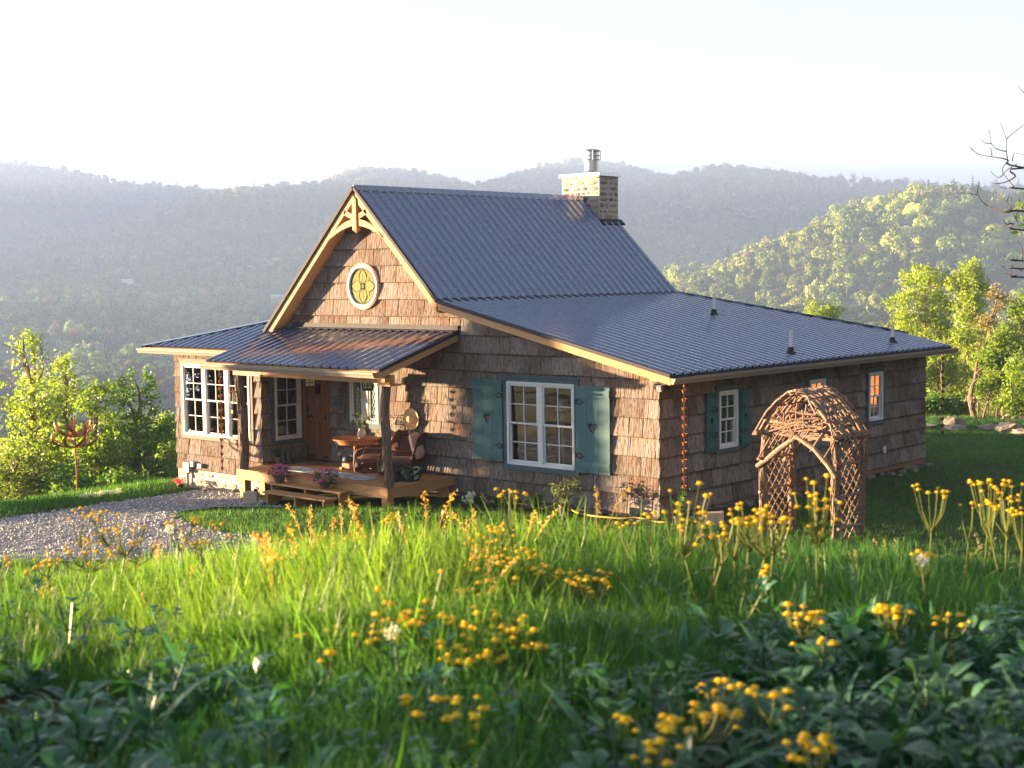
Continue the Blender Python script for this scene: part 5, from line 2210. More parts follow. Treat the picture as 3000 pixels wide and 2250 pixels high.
# roof: sticks over the two slopes
def roofp(u, v, s):
    """u along depth, v from the ridge (0) to the eave (1), s side; slightly domed"""
    xe = (AX0-.10) if s < 0 else (AX1+.12)
    x = AXM+(xe-AXM)*v
    z = APZ-(APZ-EZ+.02)*(max(0, v)**1.75)
    return Vector((x, AY0-.14+(AY1-AY0+.28)*u, z+.02))


for s in (-1, 1):
    b = MB()
    for k in range(7):
        u = k/6
        pts = [roofp(u+rg.uniform(-.03, .03), v, s)+Vector((0, 0, rg.uniform(-.01, .02))) for v in (-.05, .2, .45, .7, 1.03)]
        b.t = rg.random()
        b.tube([p-OFFA for p in pts], [.022, .025, .024, .022, .018], 7)
    for k in range(5):
        v = .08+.9*k/4
        p, q = roofp(-.08, v, s), roofp(1.08, v+rg.uniform(-.04, .04), s)
        stick(b, p-Vector((0, 0, .03)), q-Vector((0, 0, .03)), .018, .016, .03)
    for k in range(9):
        u0, v0 = rg.uniform(-.05, .9), rg.uniform(0, .8)
        stick(b, roofp(u0, v0, s)+Vector((0, 0, .02)), roofp(u0+rg.uniform(.1, .3)*rg.choice((-1, 1)), min(1.02, v0+rg.uniform(.25, .5)), s)+Vector((0, 0, .02)), .019, .014, .04)
    b.build('roof_lattice', M['stick'], arb)
b = MB()
for (xe) in (AX0-.03, AX1+.06):
    stick(b, (xe, AY0-.25, EZ), (xe+.02, AY1+.25, EZ-.02), .045, .038, .03, 9)
    stick(b, (xe, AY0-.15, 1.03), (xe, AY1+.1, 1.0), .028, .024, .03)
    stick(b, (xe, AY0-.1, .42), (xe, AY1+.1, .45), .028, .024, .05)
    stick(b, (xe, AY0-.05, -.1), (xe, AY1+.05, -.1), .03, .026, .04)
b.build('rail', M['stick'], arb)
for xe in (AX0+.01, AX1+.04):
    b = MB()
    z0, z1 = -.30, 1.48
    for k in range(11):
        zc = z0-.35+k*.22
        for sg in (1, -1):
            ya, yb = AY0-.02, AY1+.04
            za, zb_ = (zc, zc+.85) if sg > 0 else (zc+.85, zc)
            A, B = Vector((xe+sg*.02, ya, za)), Vector((xe+sg*.02, yb, zb_))
            lo, hi = (A, B) if A.z < B.z else (B, A)
            if hi.z < z0+.1 or lo.z > z1-.1:
                continue
            if lo.z < z0:
                lo = lo.lerp(hi, (z0-lo.z)/(hi.z-lo.z))
            if hi.z > z1:
                hi = lo.lerp(hi, (z1-lo.z)/(hi.z-lo.z))
            stick(b, lo, hi, .018, .014, .035, 6)
    b.build('side_lattice', M['stick'], arb)
# ------------------------------------------------------------------ vegetation
def scatter(name, P, rot, scl, idx, tint, protos, kind='stuff'):
    """one object: points that carry instances of the prototype meshes"""
    P = np.asarray(P, np.float32)
    n = len(P)
    me = bpy.data.meshes.new(name)
    me.vertices.add(n)
    me.vertices.foreach_set('co', P.ravel())
    for nm, ty, data, key in (('rot', 'FLOAT_VECTOR', rot, 'vector'), ('scl', 'FLOAT_VECTOR', scl, 'vector'), ('idx', 'INT', idx, 'value')):
        a = me.attributes.new(nm, ty, 'POINT')
        a.data.foreach_set(key, np.asarray(data, np.int32 if ty == 'INT' else np.float32).ravel())
    a = me.attributes.new('tint', 'FLOAT_COLOR', 'POINT')
    a.data.foreach_set('color', np.concatenate([np.asarray(tint, np.float32), np.ones((n, 1), np.float32)], 1).ravel())
    o = bpy.data.objects.new(name, me)
    COL.objects.link(o)
    c = bpy.data.collections.new(name+'_kinds')
    for q in protos:
        c.objects.link(q)
    g = bpy.data.node_groups.new(name+'_nodes', 'GeometryNodeTree')
    g.interface.new_socket('Geometry', in_out='INPUT', socket_type='NodeSocketGeometry')
    g.interface.new_socket('Geometry', in_out='OUTPUT', socket_type='NodeSocketGeometry')
    gi_, go = g.nodes.new('NodeGroupInput'), g.nodes.new('NodeGroupOutput')
    ci = g.nodes.new('GeometryNodeCollectionInfo')
    ci.inputs['Collection'].default_value = c
    ci.inputs['Separate Children'].default_value = True
    ci.inputs['Reset Children'].default_value = True
    ip = g.nodes.new('GeometryNodeInstanceOnPoints')
    ip.inputs['Pick Instance'].default_value = True

    def na(nm, ty):
        q = g.nodes.new('GeometryNodeInputNamedAttribute')
        q.data_type = ty
        q.inputs['Name'].default_value = nm
        return q.outputs['Attribute']
    g.links.new(gi_.outputs[0], ip.inputs['Points'])
    g.links.new(ci.outputs[0], ip.inputs['Instance'])
    g.links.new(na('idx', 'INT'), ip.inputs['Instance Index'])
    g.links.new(na('rot', 'FLOAT_VECTOR'), ip.inputs['Rotation'])
    g.links.new(na('scl', 'FLOAT_VECTOR'), ip.inputs['Scale'])
    g.links.new(ip.outputs[0], go.inputs[0])
    md = o.modifiers.new('scatter', 'NODES')
    md.node_group = g
    tag(o, kind=kind)
    return o


RG = np.random.default_rng(5)
M['grass'] = leafmat('grass_blade', (.038, .125, .042), (.095, .22, .055), .5, True, .35, .45)
M['weed'] = leafmat('weed_leaf', (.020, .085, .040), (.075, .185, .095), .3, True, .5, .38)
M['dry'] = leafmat('dry_stalk', (.26, .24, .11), (.36, .32, .16), .3, True)
M['canopy'] = leafmat('forest_leaf', (.75, .75, .75), (1.2, 1.2, 1.2), .25, True, .1, .8)


def blade(b, x, y, h, w, lean, az, seg=4, curl=1.0):
    d = Vector((math.cos(az), math.sin(az), 0))
    s = Vector((-d.y, d.x, 0))
    pts = []
    for i in range(seg+1):
        t = i/seg
        c = Vector((x, y, 0))+d*(lean*t**1.8*curl)+Vector((0, 0, h*(t-.18*lean/h*t**2.5)))
        ww = w*(1-t**1.6)*.5+.0004
        pts += [c-s*ww, c+s*ww]
    b.add(pts, [(2*i, 2*i+1, 2*i+3, 2*i+2) for i in range(seg)])


def tuft(name, n, r, h, w, seed, lean=.5, dry=0):
    rg = random.Random(seed)
    b = MB()
    for _ in range(n):
        a, q = rg.random()*6.283, r*math.sqrt(rg.random())
        hh = h*rg.uniform(.45, 1.1)
        b.t = rg.random()
        blade(b, q*math.cos(a), q*math.sin(a), hh, w*rg.uniform(.6, 1.3), hh*lean*rg.uniform(.1, 1.2), a+rg.gauss(0, .9), 4)
    return b.build(name, M['grass'], link=False)


def seed_stalk(name, seed, h):
    rg = random.Random(seed)
    b = MB()
    for k in range(2):
        lean = rg.uniform(.05, .22)
        az = rg.random()*6.28
        pts = [Vector((lean*math.cos(az)*t*t, lean*math.sin(az)*t*t, h*t)) for t in (0, .25, .5, .75, 1)]
        b.t = rg.random()
        b.tube(pts, [.0022, .002, .0016, .0014, .001], 4)
        for q in range(26):
            t = .72+.3*q/26
            p = Vector((lean*math.cos(az)*t*t, lean*math.sin(az)*t*t, h*t))+Vector((rg.gauss(0, .008), rg.gauss(0, .008), 0))
            leafy(b, p, .004, 1, .011, rg, up=.0)
    return b.build(name, M['dry'], link=False)


def ovate(b, base, d, up, L, w, bend, seg=5, fold=.25):
    """one broad leaf with a folded midrib"""
    d = Vector(d).normalized()
    up = Vector(up).normalized()
    s = d.cross(up).normalized()
    c0 = Vector(base)
    L_, C_, R2_ = [], [], []
    for i in range(seg+1):
        t = i/seg
        c = c0+d*(L*t)+up*(-bend*L*t*t+.12*L*t)
        ww = w*math.sin(math.pi*min(1, t*.94+.04)**.8)
        C_.append(c)
        L_.append(c+s*ww+up*ww*fold)
        R2_.append(c-s*ww+up*ww*fold)
    V = [v for tr in zip(L_, C_, R2_) for v in tr]
    b.add(V, [(i*3+j, i*3+j+1, (i+1)*3+j+1, (i+1)*3+j) for i in range(seg) for j in range(2)])


def rosette(name, seed, n, L, w, h):
    rg = random.Random(seed)
    b = MB()
    for k in range(n):
        a = 2.4*k+rg.gauss(0, .3)
        el = rg.uniform(.15, 1.0)
        z = h*rg.random()
        d = Vector((math.cos(a)*math.cos(el), math.sin(a)*math.cos(el), math.sin(el)))
        b.t = rg.random()
        base = Vector((.012*math.cos(a), .012*math.sin(a), z))
        p2 = base+d*L*.35
        b.tube([base, p2], .0022, 4, False)
        ovate(b, p2, d, Vector((-d.x*d.z, -d.y*d.z, 1)), L*rg.uniform(.6, 1.15), w*rg.uniform(.7, 1.2), rg.uniform(.25, .9))
    if h > .05:
        b.tube([(0, 0, 0), (0, 0, h)], .004, 5, False)
    return b.build(name, M['weed'], link=False)


# --- the meadow in front
tufts = [tuft('grass_a', 16, .07, .30, .0065, 1), tuft('grass_b', 14, .08, .34, .0075, 2, .7), tuft('grass_c', 18, .06, .24, .006, 3, .35), tuft('grass_d', 9, .05, .42, .010, 4, .6), tuft('grass_e', 20, .09, .20, .005, 5, .5),
         seed_stalk('grass_f', 6, .5), seed_stalk('grass_g', 7, .42)]


def fan(n, d0, d1, extra=.6, k=.375):
    d = np.sqrt(RG.uniform(d0**2, d1**2, n))
    l = RG.uniform(-1, 1, n)*(k*d+extra)
    return l, d


def meadow_cover(l, d):
    """0..1: how much tall meadow grass; fades into the mown yard"""
    x, y = from_ld(l, d)
    mead = np.interp(d, MD, MZ)
    yard = -.4-.052*np.clip(-5-x, 0, 30)
    return np.clip((mead-yard+.05)/.25, 0, 1)


sets = []
for (n, d0, d1, sc) in ((13000, 1.2, 4.2, 1.0), (12500, 4.0, 8.5, 1.0), (9500, 8.0, 14., 1.0), (11000, 13.5, 26, 1.0)):
    l, d = fan(n, d0, d1)
    keep = RG.random(n) < meadow_cover(l, d)
    l, d = l[keep], d[keep]
    x, y = from_ld(l, d)
    clump = vnoise(x*1.1, y*1.1, 77)
    px = 1500+FPX*l/d
    tall = 1.0+.28*np.exp(-((px-1250)/520)**2)-.30*np.clip((650-px)/400, 0, 1)-.28*np.clip((px-1900)/300, 0, 1)
    near = np.clip((d-2.2)/2.2, .55, 1)
    s = .62*sc*(.70+.5*RG.random(len(l))**1.5)*(1+.35*clump)*tall*near*np.where(d > 11, .8, 1)
    sets.append((x, y, s, d, l))
X = np.concatenate([a[0] for a in sets])
Y = np.concatenate([a[1] for a in sets])
S = np.concatenate([a[2] for a in sets])
D = np.concatenate([a[3] for a in sets])
Lm = np.concatenate([a[4] for a in sets])
bare = (fbm(X*1.3, Y*1.3, 3, 51) > .35) & (D < 3.6) & (Lm < -.7)
ok = ~bare
X, Y, S, D, Lm = X[ok], Y[ok], S[ok], D[ok], Lm[ok]
n = len(X)
Z = height(X, Y)-.01
idx = RG.choice(7, n, p=[.245, .21, .2, .12, .217, .004, .004])
idx = np.where((idx > 4) & (D < 4.6), 0, idx)
tv = vnoise(X*.8, Y*.8, 13)[:, None]
tint = (1+.25*tv)*np.array([[1., 1, 1]])+RG.normal(0, .10, (n, 1))+np.clip(tv, 0, 1)*np.array([[.25, .08, -.1]])
sun_yel = np.clip(1.3-np.abs(1500+FPX*Lm/D-950)/1000, 0, 1)[:, None]*np.clip((D-3.4)/1.2, 0, 1)[:, None]  # sunlit yellow put into the blade colour across the lit band
tint = tint+sun_yel*np.array([[1.6, .6, .0]])
rot = np.stack([RG.normal(0, .2, n), RG.normal(0, .2, n), RG.uniform(0, 6.283, n)], 1)
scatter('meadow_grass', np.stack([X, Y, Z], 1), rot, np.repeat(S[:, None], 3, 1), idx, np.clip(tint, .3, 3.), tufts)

def lance(name, seed, n, L, w):
    rg = random.Random(seed)
    b = MB()
    for k in range(n):
        a = rg.random()*6.283
        el = rg.uniform(.5, 1.35)
        d = Vector((math.cos(a)*math.cos(el), math.sin(a)*math.cos(el), math.sin(el)))
        b.t = rg.random()
        ovate(b, (.02*math.cos(a), .02*math.sin(a), 0), d, Vector((-d.x*d.z, -d.y*d.z, .6)), L*rg.uniform(.5, 1.2), w*rg.uniform(.7, 1.3), rg.uniform(.1, .9), 6, .2)
    return b.build(name, M['weed'], link=False)


def clover(name, seed, n, r):
    rg = random.Random(seed)
    b = MB()
    for k in range(n):
        a, q = rg.random()*6.283, r*math.sqrt(rg.random())
        top = Vector((q*math.cos(a), q*math.sin(a), rg.uniform(.03, .13)))
        b.t = rg.random()
        b.tube([(top.x*.6, top.y*.6, 0), top], .0012, 3, False)
        for m_ in range(3):
            am = a+m_*2.09
            d = Vector((math.cos(am), math.sin(am), rg.uniform(-.1, .5)))
            ovate(b, top, d, (0, 0, 1), .022, .010, .3, 3, .15)
    return b.build(name, M['weed'], link=False)


weeds = [rosette('weed_a', 1, 9, .10, .028, .03), rosette('weed_b', 2, 12, .075, .024, .16), rosette('weed_c', 3, 7, .14, .034, .02), rosette('weed_d', 4, 14, .055, .022, .22), rosette('weed_e', 5, 8, .09, .040, .10), lance('weed_f', 6, 13, .22, .013), lance('weed_g', 7, 16, .16, .009), clover('weed_h', 8, 22, .10), lance('weed_i', 9, 10, .26, .020)]
l, d = fan(1700, 1.3, 4.6, .3)
l2, d2 = fan(1300, 4.5, 9)
l, d = np.concatenate([l, l2]), np.concatenate([d, d2])
x, y = from_ld(l, d)
pxw = 1500+FPX*l/d
keep = (RG.random(len(l)) < np.clip(.18+.8*np.clip(3.9-d, 0, 2)+.15*(pxw > 1700), 0, 1)) & ~((fbm(x*1.3, y*1.3, 3, 51) > .45) & (d < 3.4) & (l < -.7))
x, y, d = x[keep], y[keep], d[keep]
n = len(x)
z = height(x, y)-.005
rot = np.stack([RG.normal(0, .2, n), RG.normal(0, .2, n), RG.uniform(0, 6.283, n)], 1)
s = RG.uniform(.38, .9, n)*np.where(d > 4.2, .85, 1)
tw = vnoise(x*1.4, y*1.4, 4)[:, None]
tint = np.array([[.95, 1.0, 1.05]])*(1+.4*tw)+RG.normal(0, .22, (n, 1))+np.clip(RG.random((n, 1))-.9, 0, 1)*np.array([[9., 7, 0]])
scatter('broadleaf_weeds', np.stack([x, y, z], 1), rot, np.repeat(s[:, None], 3, 1), RG.choice(9, n, p=[.07, .09, .07, .11, .09, .18, .17, .14, .08]), np.clip(tint, .35, 2.4), weeds)

# --- the mown lawn
lawn_t = [tuft('lawn_a', 12, .09, .075, .006, 11, .6), tuft('lawn_b', 14, .10, .06, .006, 12, .5), tuft('lawn_c', 10, .08, .10, .006, 13, .5)]
l, d = fan(62000, 21, 52, 1.5, .37)
x, y = from_ld(l, d)
z = height(x, y)
keep = ~in_poly(x, y, GRAVEL) & ~((x > -10.6) & (x < -5.4) & (y > -2.1) & (y < .2)) & ~((x > WXL-.1) & (x < .35) & (y > WY-.15) & (y < L_+.2)) & ~((x > -4.6) & (x < .5) & (y > -.45) & (y < .1))
keep &= (y < 25.5) & (x > -17.2) & (meadow_cover(l, d) < .8)
keep &= ~((x > -9.0) & (x < -6.5) & (y < -2) & (y > -2.75))
# fewer where the distance hides them anyway
keep &= RG.random(len(x)) < np.clip(30/d, .45, 1)
x, y, z = x[keep], y[keep], z[keep]
n = len(x)
bank = np.exp(-((x+14.2)/1.3)**2)*(y < WY)
s = RG.uniform(.75, 1.3, n)*(1+1.0*bank)
rot = np.stack([RG.normal(0, .15, n), RG.normal(0, .15, n), RG.uniform(0, 6.283, n)], 1)
tl = vnoise(x*.6, y*.6, 41)[:, None]
tint = np.array([[1.15, 1.05, .9]])*(1+.2*tl)+RG.normal(0, .1, (n, 1))
scatter('lawn_grass', np.stack([x, y, z], 1), rot, np.repeat(s[:, None], 3, 1), RG.integers(0, 3, n), np.clip(tint, .3, 2.), lawn_t)

# --- golden wildflowers, each plant its own
FL = [(256, 1495, 7.2, 9, .10, 'E'), (318, 1500, 7, 12, .10, 'E'), (350, 1545, 6.6, 16, .12, 'E'), (256, 1590, 7, 10, .09, 'E'), (256, 1615, 6.4, 16, .14, 'E'), (405, 1590, 6.6, 12, .12, 'E'), (533, 1523, 6.8, 9, .08, 'E'), (585, 1530, 6.8, 14, .11, 'E'), (592, 1590, 6.2, 9, .09, 'E'), (143, 1638, 6.2, 8, .08, 'E'), (18, 1641, 6.2, 5, .05, 'E'), (107, 1664, 6, 5, .06, 'E'), (845, 1638, 6.0, 10, .10, 'E'), (676, 1577, 6.6, 5, .06, 'E'), (943, 1602, 6.2, 6, .08, 'E'), (970, 1848, 4.0, 7, .07, 'E'), (945, 1928, 3.6, 3, .03, 'E'),
      (1505, 1440, 5.8, 11, .10, 'F'), (1169, 1508, 6.2, 7, .06, 'F'), (1133, 1523, 6.4, 6, .06, 'F'), (1067, 1569, 6, 10, .10, 'F'), (1400, 1584, 5.4, 12, .10, 'F'), (1446, 1554, 5.6, 10, .08, 'F'), (1476, 1549, 5.8, 8, .07, 'F'), (1435, 1632, 5.0, 16, .11, 'F'), (1476, 1707, 4.6, 12, .10, 'F'), (1538, 1615, 5.2, 12, .10, 'F'), (1369, 1738, 4.6, 5, .06, 'F'), (1610, 1666, 5, 8, .08, 'F'), (1666, 1671, 5, 6, .07, 'F'), (1717, 1702, 4.8, 14, .08, 'F'), (1763, 1687, 5.0, 8, .06, 'F'),
      (1169, 1812, 3.9, 22, .12, 'F'), (1236, 1800, 3.9, 18, .10, 'F'), (1097, 1858, 3.8, 7, .06, 'F'), (1410, 1810, 4.0, 6, .06, 'F'), (1482, 1805, 4.0, 10, .07, 'F'), (1359, 1881, 3.7, 10, .09, 'F'), (1435, 1861, 3.7, 22, .11, 'F'), (1500, 1861, 3.8, 15, .09, 'F'), (1400, 1912, 3.6, 12, .09, 'F'), (1558, 1892, 3.7, 6, .07, 'F'), (1230, 2045, 3.2, 5, .05, 'F'), (1328, 2071, 3.15, 11, .08, 'F'), (1353, 2107, 3.1, 4, .05, 'F'), (1907, 2122, 3.0, 8, .07, 'F'), (1963, 2107, 3.1, 3, .03, 'F'), (1920, 2176, 2.9, 3, .04, 'F'), (1866, 2215, 2.8, 4, .05, 'F'), (1917, 1507, 5.8, 3, .03, 'F'), (1840, 1536, 5.8, 5, .05, 'F'),
      (2031, 1500, 4.7, 20, .09, 'G'), (2087, 1528, 4.9, 9, .07, 'G'), (2184, 1490, 4.8, 12, .08, 'G'), (2215, 1525, 4.7, 16, .09, 'G'), (2256, 1515, 4.8, 12, .08, 'G'), (2154, 1528, 5, 7, .06, 'G'), (2084, 1564, 4.7, 6, .05, 'G'), (2394, 1463, 4.7, 24, .09, 'G'), (2192, 1669, 4.2, 6, .05, 'G'), (2364, 1782, 3.8, 12, .06, 'G'), (2398, 1812, 3.75, 7, .05, 'G'), (2362, 1865, 3.6, 5, .06, 'G'), (2597, 1782, 3.8, 5, .04, 'G'), (2643, 1786, 3.8, 9, .05, 'G'), (2799, 1812, 3.7, 8, .06, 'G'), (2722, 1625, 4.8, 6, .05, 'G'), (2722, 1435, 5.6, 10, .07, 'G'), (2886, 1412, 5.8, 14, .08, 'G'), (2948, 1441, 5.8, 20, .10, 'G'), (2989, 1502, 5.6, 6, .05, 'G'), (2930, 1477, 5.7, 8, .06, 'G'), (2830, 1480, 5.6, 3, .03, 'G'), (2077, 1997, 3.3, 4, .04, 'G'), (2143, 2002, 3.3, 4, .05, 'G'), (2261, 2030, 3.2, 6, .06, 'G'), (2061, 2091, 3.05, 16, .08, 'G'), (2379, 2185, 2.85, 12, .06, 'G')]
CAMN = np.array(CAM)
FWn, RGn, UPn = np.array(FWD), np.array(RGT), np.array(UPV)


def on_ray(px, py, depth):
    return CAMN+depth*(FWn+RGn*(px-1500)/FPX-UPn*(py-1125)/FPX)


def landmark(px, py):
    if py > 1960:
        row = 'among bottom dark weeds'
    elif py > 1750:
        row = 'in shaded grass'
    elif py > 1600:
        row = 'in sunlit grass'
    else:
        row = 'at the meadow edge'
    for a, nm in ((420, 'spinner'), (700, 'gravel'), (1010, 'porch step'), (1330, 'porch post'), (1560, 'near shutter'), (1800, 'far shutter'), (2110, 'house corner'), (2320, 'arbor post'), (2560, 'arbor opening'), (9999, 'lawn')):
        if px < a:
            return row+' below the '+nm


used = {}
ORD = ['first', 'second', 'third', 'fourth', 'fifth', 'sixth', 'seventh']
for (px, py, d0, nh, sp, zn) in sorted(FL):
    used.setdefault(landmark(px, py), []).append((px, py, d0, nh, sp))
for lm, items in used.items():
    for k, (px, py, d0, nh, sp) in enumerate(items):
        rg = random.Random(int(px*7+py))
        d = d0
        for _ in range(60):
            p = on_ray(px, py, d)
            g = h1(p[0], p[1])
            hgt = p[2]-g
            if hgt < .14 and d > 2.2:
                d -= .06
            else:
                break
        size = 'broad' if nh >= 14 else ('small' if nh <= 6 else 'loose')
        lab = size+' golden flower head '+lm
        if len(items) > 1:
            order = sorted(items, key=lambda q: q[1])
            r_ = order.index((px, py, d0, nh, sp))
            lab += ', '+('tallest there' if r_ == 0 else 'lowest there' if r_ == len(items)-1 else ORD[r_]+' tallest there')
        t = empty('golden_wildflower', (p[0], p[1], g), 0, lab, 'wildflower', 'golden wildflowers in the meadow')
        hgt = max(.10, hgt)
        b, f = MB(), MB()
        lean = Vector((rg.gauss(0, .03), rg.gauss(0, .03), 0))
        fork = Vector((0, 0, hgt*.62))+lean*.5
        b.t = rg.random()
        b.tube([-lean*.6-Vector((0, 0, .02)), fork*.5-lean*.2, fork], [.0042, .0038, .0034], 5)
        for q in range(nh):
            a, rr_ = rg.random()*6.283, sp*math.sqrt(rg.random())
            tip = Vector((rr_*math.cos(a), rr_*math.sin(a), hgt+rg.gauss(0, .010+.03*(nh > 18))-rr_*.10))+lean*.3
            mid = fork.lerp(tip, .5)+Vector(((tip.x)*.18, (tip.y)*.18, -.01))
            b.t = rg.random()
            b.tube([fork+Vector((0, 0, rg.uniform(-.06, .02)*hgt)), mid, tip], [.0022, .0018, .0016], 4)
            hr = .0108*rg.uniform(.6, 1.25)
            f.t = rg.random()
            f.blob(tip, hr*.8, 7, 4, 0, rg, (1, 1, .7))
            for w in range(9):
                aa = w*.698+rg.random()*.2
                e = Vector((math.cos(aa), math.sin(aa), rg.uniform(-.35, .15)))
                s_ = Vector((-e.y, e.x, 0))*hr*.32
                f.add([tip+e*hr*.4-s_, tip+e*hr*1.35-s_*.7, tip+e*hr*1.35+s_*.7, tip+e*hr*.4+s_], [(0, 1, 2, 3)])
        for q in range(4):
            a = rg.random()*6.28
            ovate(b, (0, 0, hgt*rg.uniform(.1, .5)), (math.cos(a), math.sin(a), .3), (0, 0, 1), .05, .008, .6, 4)
        b.build('stalk', M['stem'], t)
        f.build('blossoms', M['petal_yellow'], t)

# --- dandelion clocks
for (px, py, d0, lab) in ((497, 1550, 6.2, 'white dandelion clock above the meadow edge near the gravel'), (2700, 1640, 4.6, 'white dandelion clock in the shaded grass near a golden flower'), (1148, 1850, 3.7, 'white dandelion clock beside a broad golden flower head')):
    p = on_ray(px, py, d0)
    g = h1(p[0], p[1])
    t = empty('dandelion_clock', (p[0], p[1], g), 0, lab, 'dandelion')
    b = MB()
    hgt = max(.1, p[2]-g)
    b.tube([(0, 0, -.02), (.01, 0, hgt*.5), (0, 0, hgt)], .002, 5)
    b.build('stalk', M['stem'], t)
    b = MB()
    rg = random.Random(px)
    leafy(b, (0, 0, hgt), .022, 90, .006, rg)
    b.build('seed_head', M['petal_white'], t)


# ------------------------------------------------------------------ trees near the house
def tree(name, label, x, y, H, lumps, nleaf, lsize, cols, trunk_r=.16, group=None, seed=1, bend=.3, limbs=3, cat='tree', lean=(0, 0), bare_to=.0):
    """lumps: (dx, dy, z0, rx, rz) rounded masses of foliage; limbs reach into each"""
    rg = random.Random(seed)
    z = h1(x, y)
    t = empty(name, (x, y, z), 0, label, cat, group)
    b = MB()
    nseg = 9
    pts = []
    off = Vector((seed*3.1, 0, 0))
    for i in range(nseg+1):
        s = i/nseg
        nn = mnoise.noise_vector(Vector((0, 0, s*3))+off)*bend*s
        pts.append(Vector((lean[0]*s+nn.x, lean[1]*s+nn.y, H*.93*s-.4*(i == 0))))
    b.tube(pts, [trunk_r*(1-s/nseg)**.8+.018 for s in range(nseg+1)], 8)

    def trunk_at(zz):
        s = max(0, min(.999, zz/(H*.93)))*nseg
        i = int(s)
        return pts[i].lerp(pts[i+1], s-i)
    f = MB()
    tot = sum(l[3]**2*l[4] for l in lumps)
    for (dx, dy, zc, rx, rz) in lumps:
        C = Vector((dx, dy, zc))
        br = []
        for k in range(limbs):
            a = rg.random()*6.28
            e = C+Vector((rx*.7*math.cos(a), rx*.7*math.sin(a), rz*rg.uniform(-.2, .7)))
            s0 = trunk_at(max(.15*H, zc-rz*rg.uniform(.6, 1.2)-.1*H*rg.random()))
            m = s0.lerp(e, .5)+Vector((rg.gauss(0, .12), rg.gauss(0, .12), -.06*(e-s0).length))
            r0 = trunk_r*.30*rg.uniform(.6, 1)
            b.tube([s0, m, e], [r0+.008, r0*.6+.006, .008], 5)
            br.append((s0, m, e))
            for q in range(4):
                u = rg.uniform(.4, 1)
                p = m.lerp(e, u)
                e2 = p+Vector((rg.gauss(0, .4*rx), rg.gauss(0, .4*rx), abs(rg.gauss(0, .35*rz))))
                b.tube([p, p.lerp(e2, .5)+Vector((0, 0, .03)), e2], [.012, .009, .005], 4)
        n = int(nleaf*rx*rx*rz/tot)
        ncl = max(5, n//26)
        o2 = Vector((rg.random()*90, rg.random()*90, 0))
        done = 0
        while done < n:
            while True:
                d = Vector((rg.uniform(-1, 1), rg.uniform(-1, 1), rg.uniform(-1, 1)))
                if d.length < 1:
                    break
            p = C+Vector((d.x*rx, d.y*rx, d.z*rz))
            nz = mnoise.noise((p+o2)*(1.5/max(rx, .5)*1.1))
            if d.length > .62+.5*nz+.25 or nz < -.28:
                done += .25
                continue
            k = rg.randint(14, 30)
            cr = lsize*rg.uniform(2.0, 4.2)
            base_t = min(1, max(0, rg.gauss(.5, .25)))
            for _ in range(k):
                q = p+Vector((rg.gauss(0, cr*.55), rg.gauss(0, cr*.55), rg.gauss(0, cr*.42)))
                a = Vector((rg.gauss(0, .7), rg.gauss(0, .7), rg.gauss(0, .7)+.35)).normalized()
                u = a.orthogonal().normalized()
                an = rg.random()*6.3
                u = u*math.cos(an)+a.cross(u)*math.sin(an)
                w = a.cross(u)
                s_ = lsize*rg.uniform(.6, 1.2)
                f.t = min(1, max(0, base_t+rg.gauss(0, .15)))
                f.add([q-u*s_, q+w*s_*.55, q+u*s_, q-w*s_*.55], [(0, 1, 2, 3)])
            done += k
    b.build('trunk', M['post_bark'], t)
    f.build('crown', cols, t)
    return t


M['lf_spring'] = leafmat('spring_leaf', (.13, .21, .035), (.29, .37, .06), .42)
M['lf_green'] = leafmat('fresh_leaf', (.075, .16, .03), (.17, .27, .05), .4)
M['lf_yellow'] = leafmat('yellow_green_leaf', (.22, .29, .06), (.38, .43, .11), .45)
M['lf_olive'] = leafmat('olive_tree_leaf', (.09, .13, .035), (.18, .20, .06), .4)
M['lf_dark'] = leafmat('dark_needle', (.012, .035, .016), (.03, .06, .025), .1)
M['lf_rust'] = leafmat('rusty_leaf', (.22, .18, .09), (.34, .27, .14), .35)


def vpos(vx, d):
    l = (vx*1.3562-1500)/FPX*d
    return from_ld(l, d)


def vz(vy, d):
    return CAM.z-(vy*1.3562-799)/FPX*d


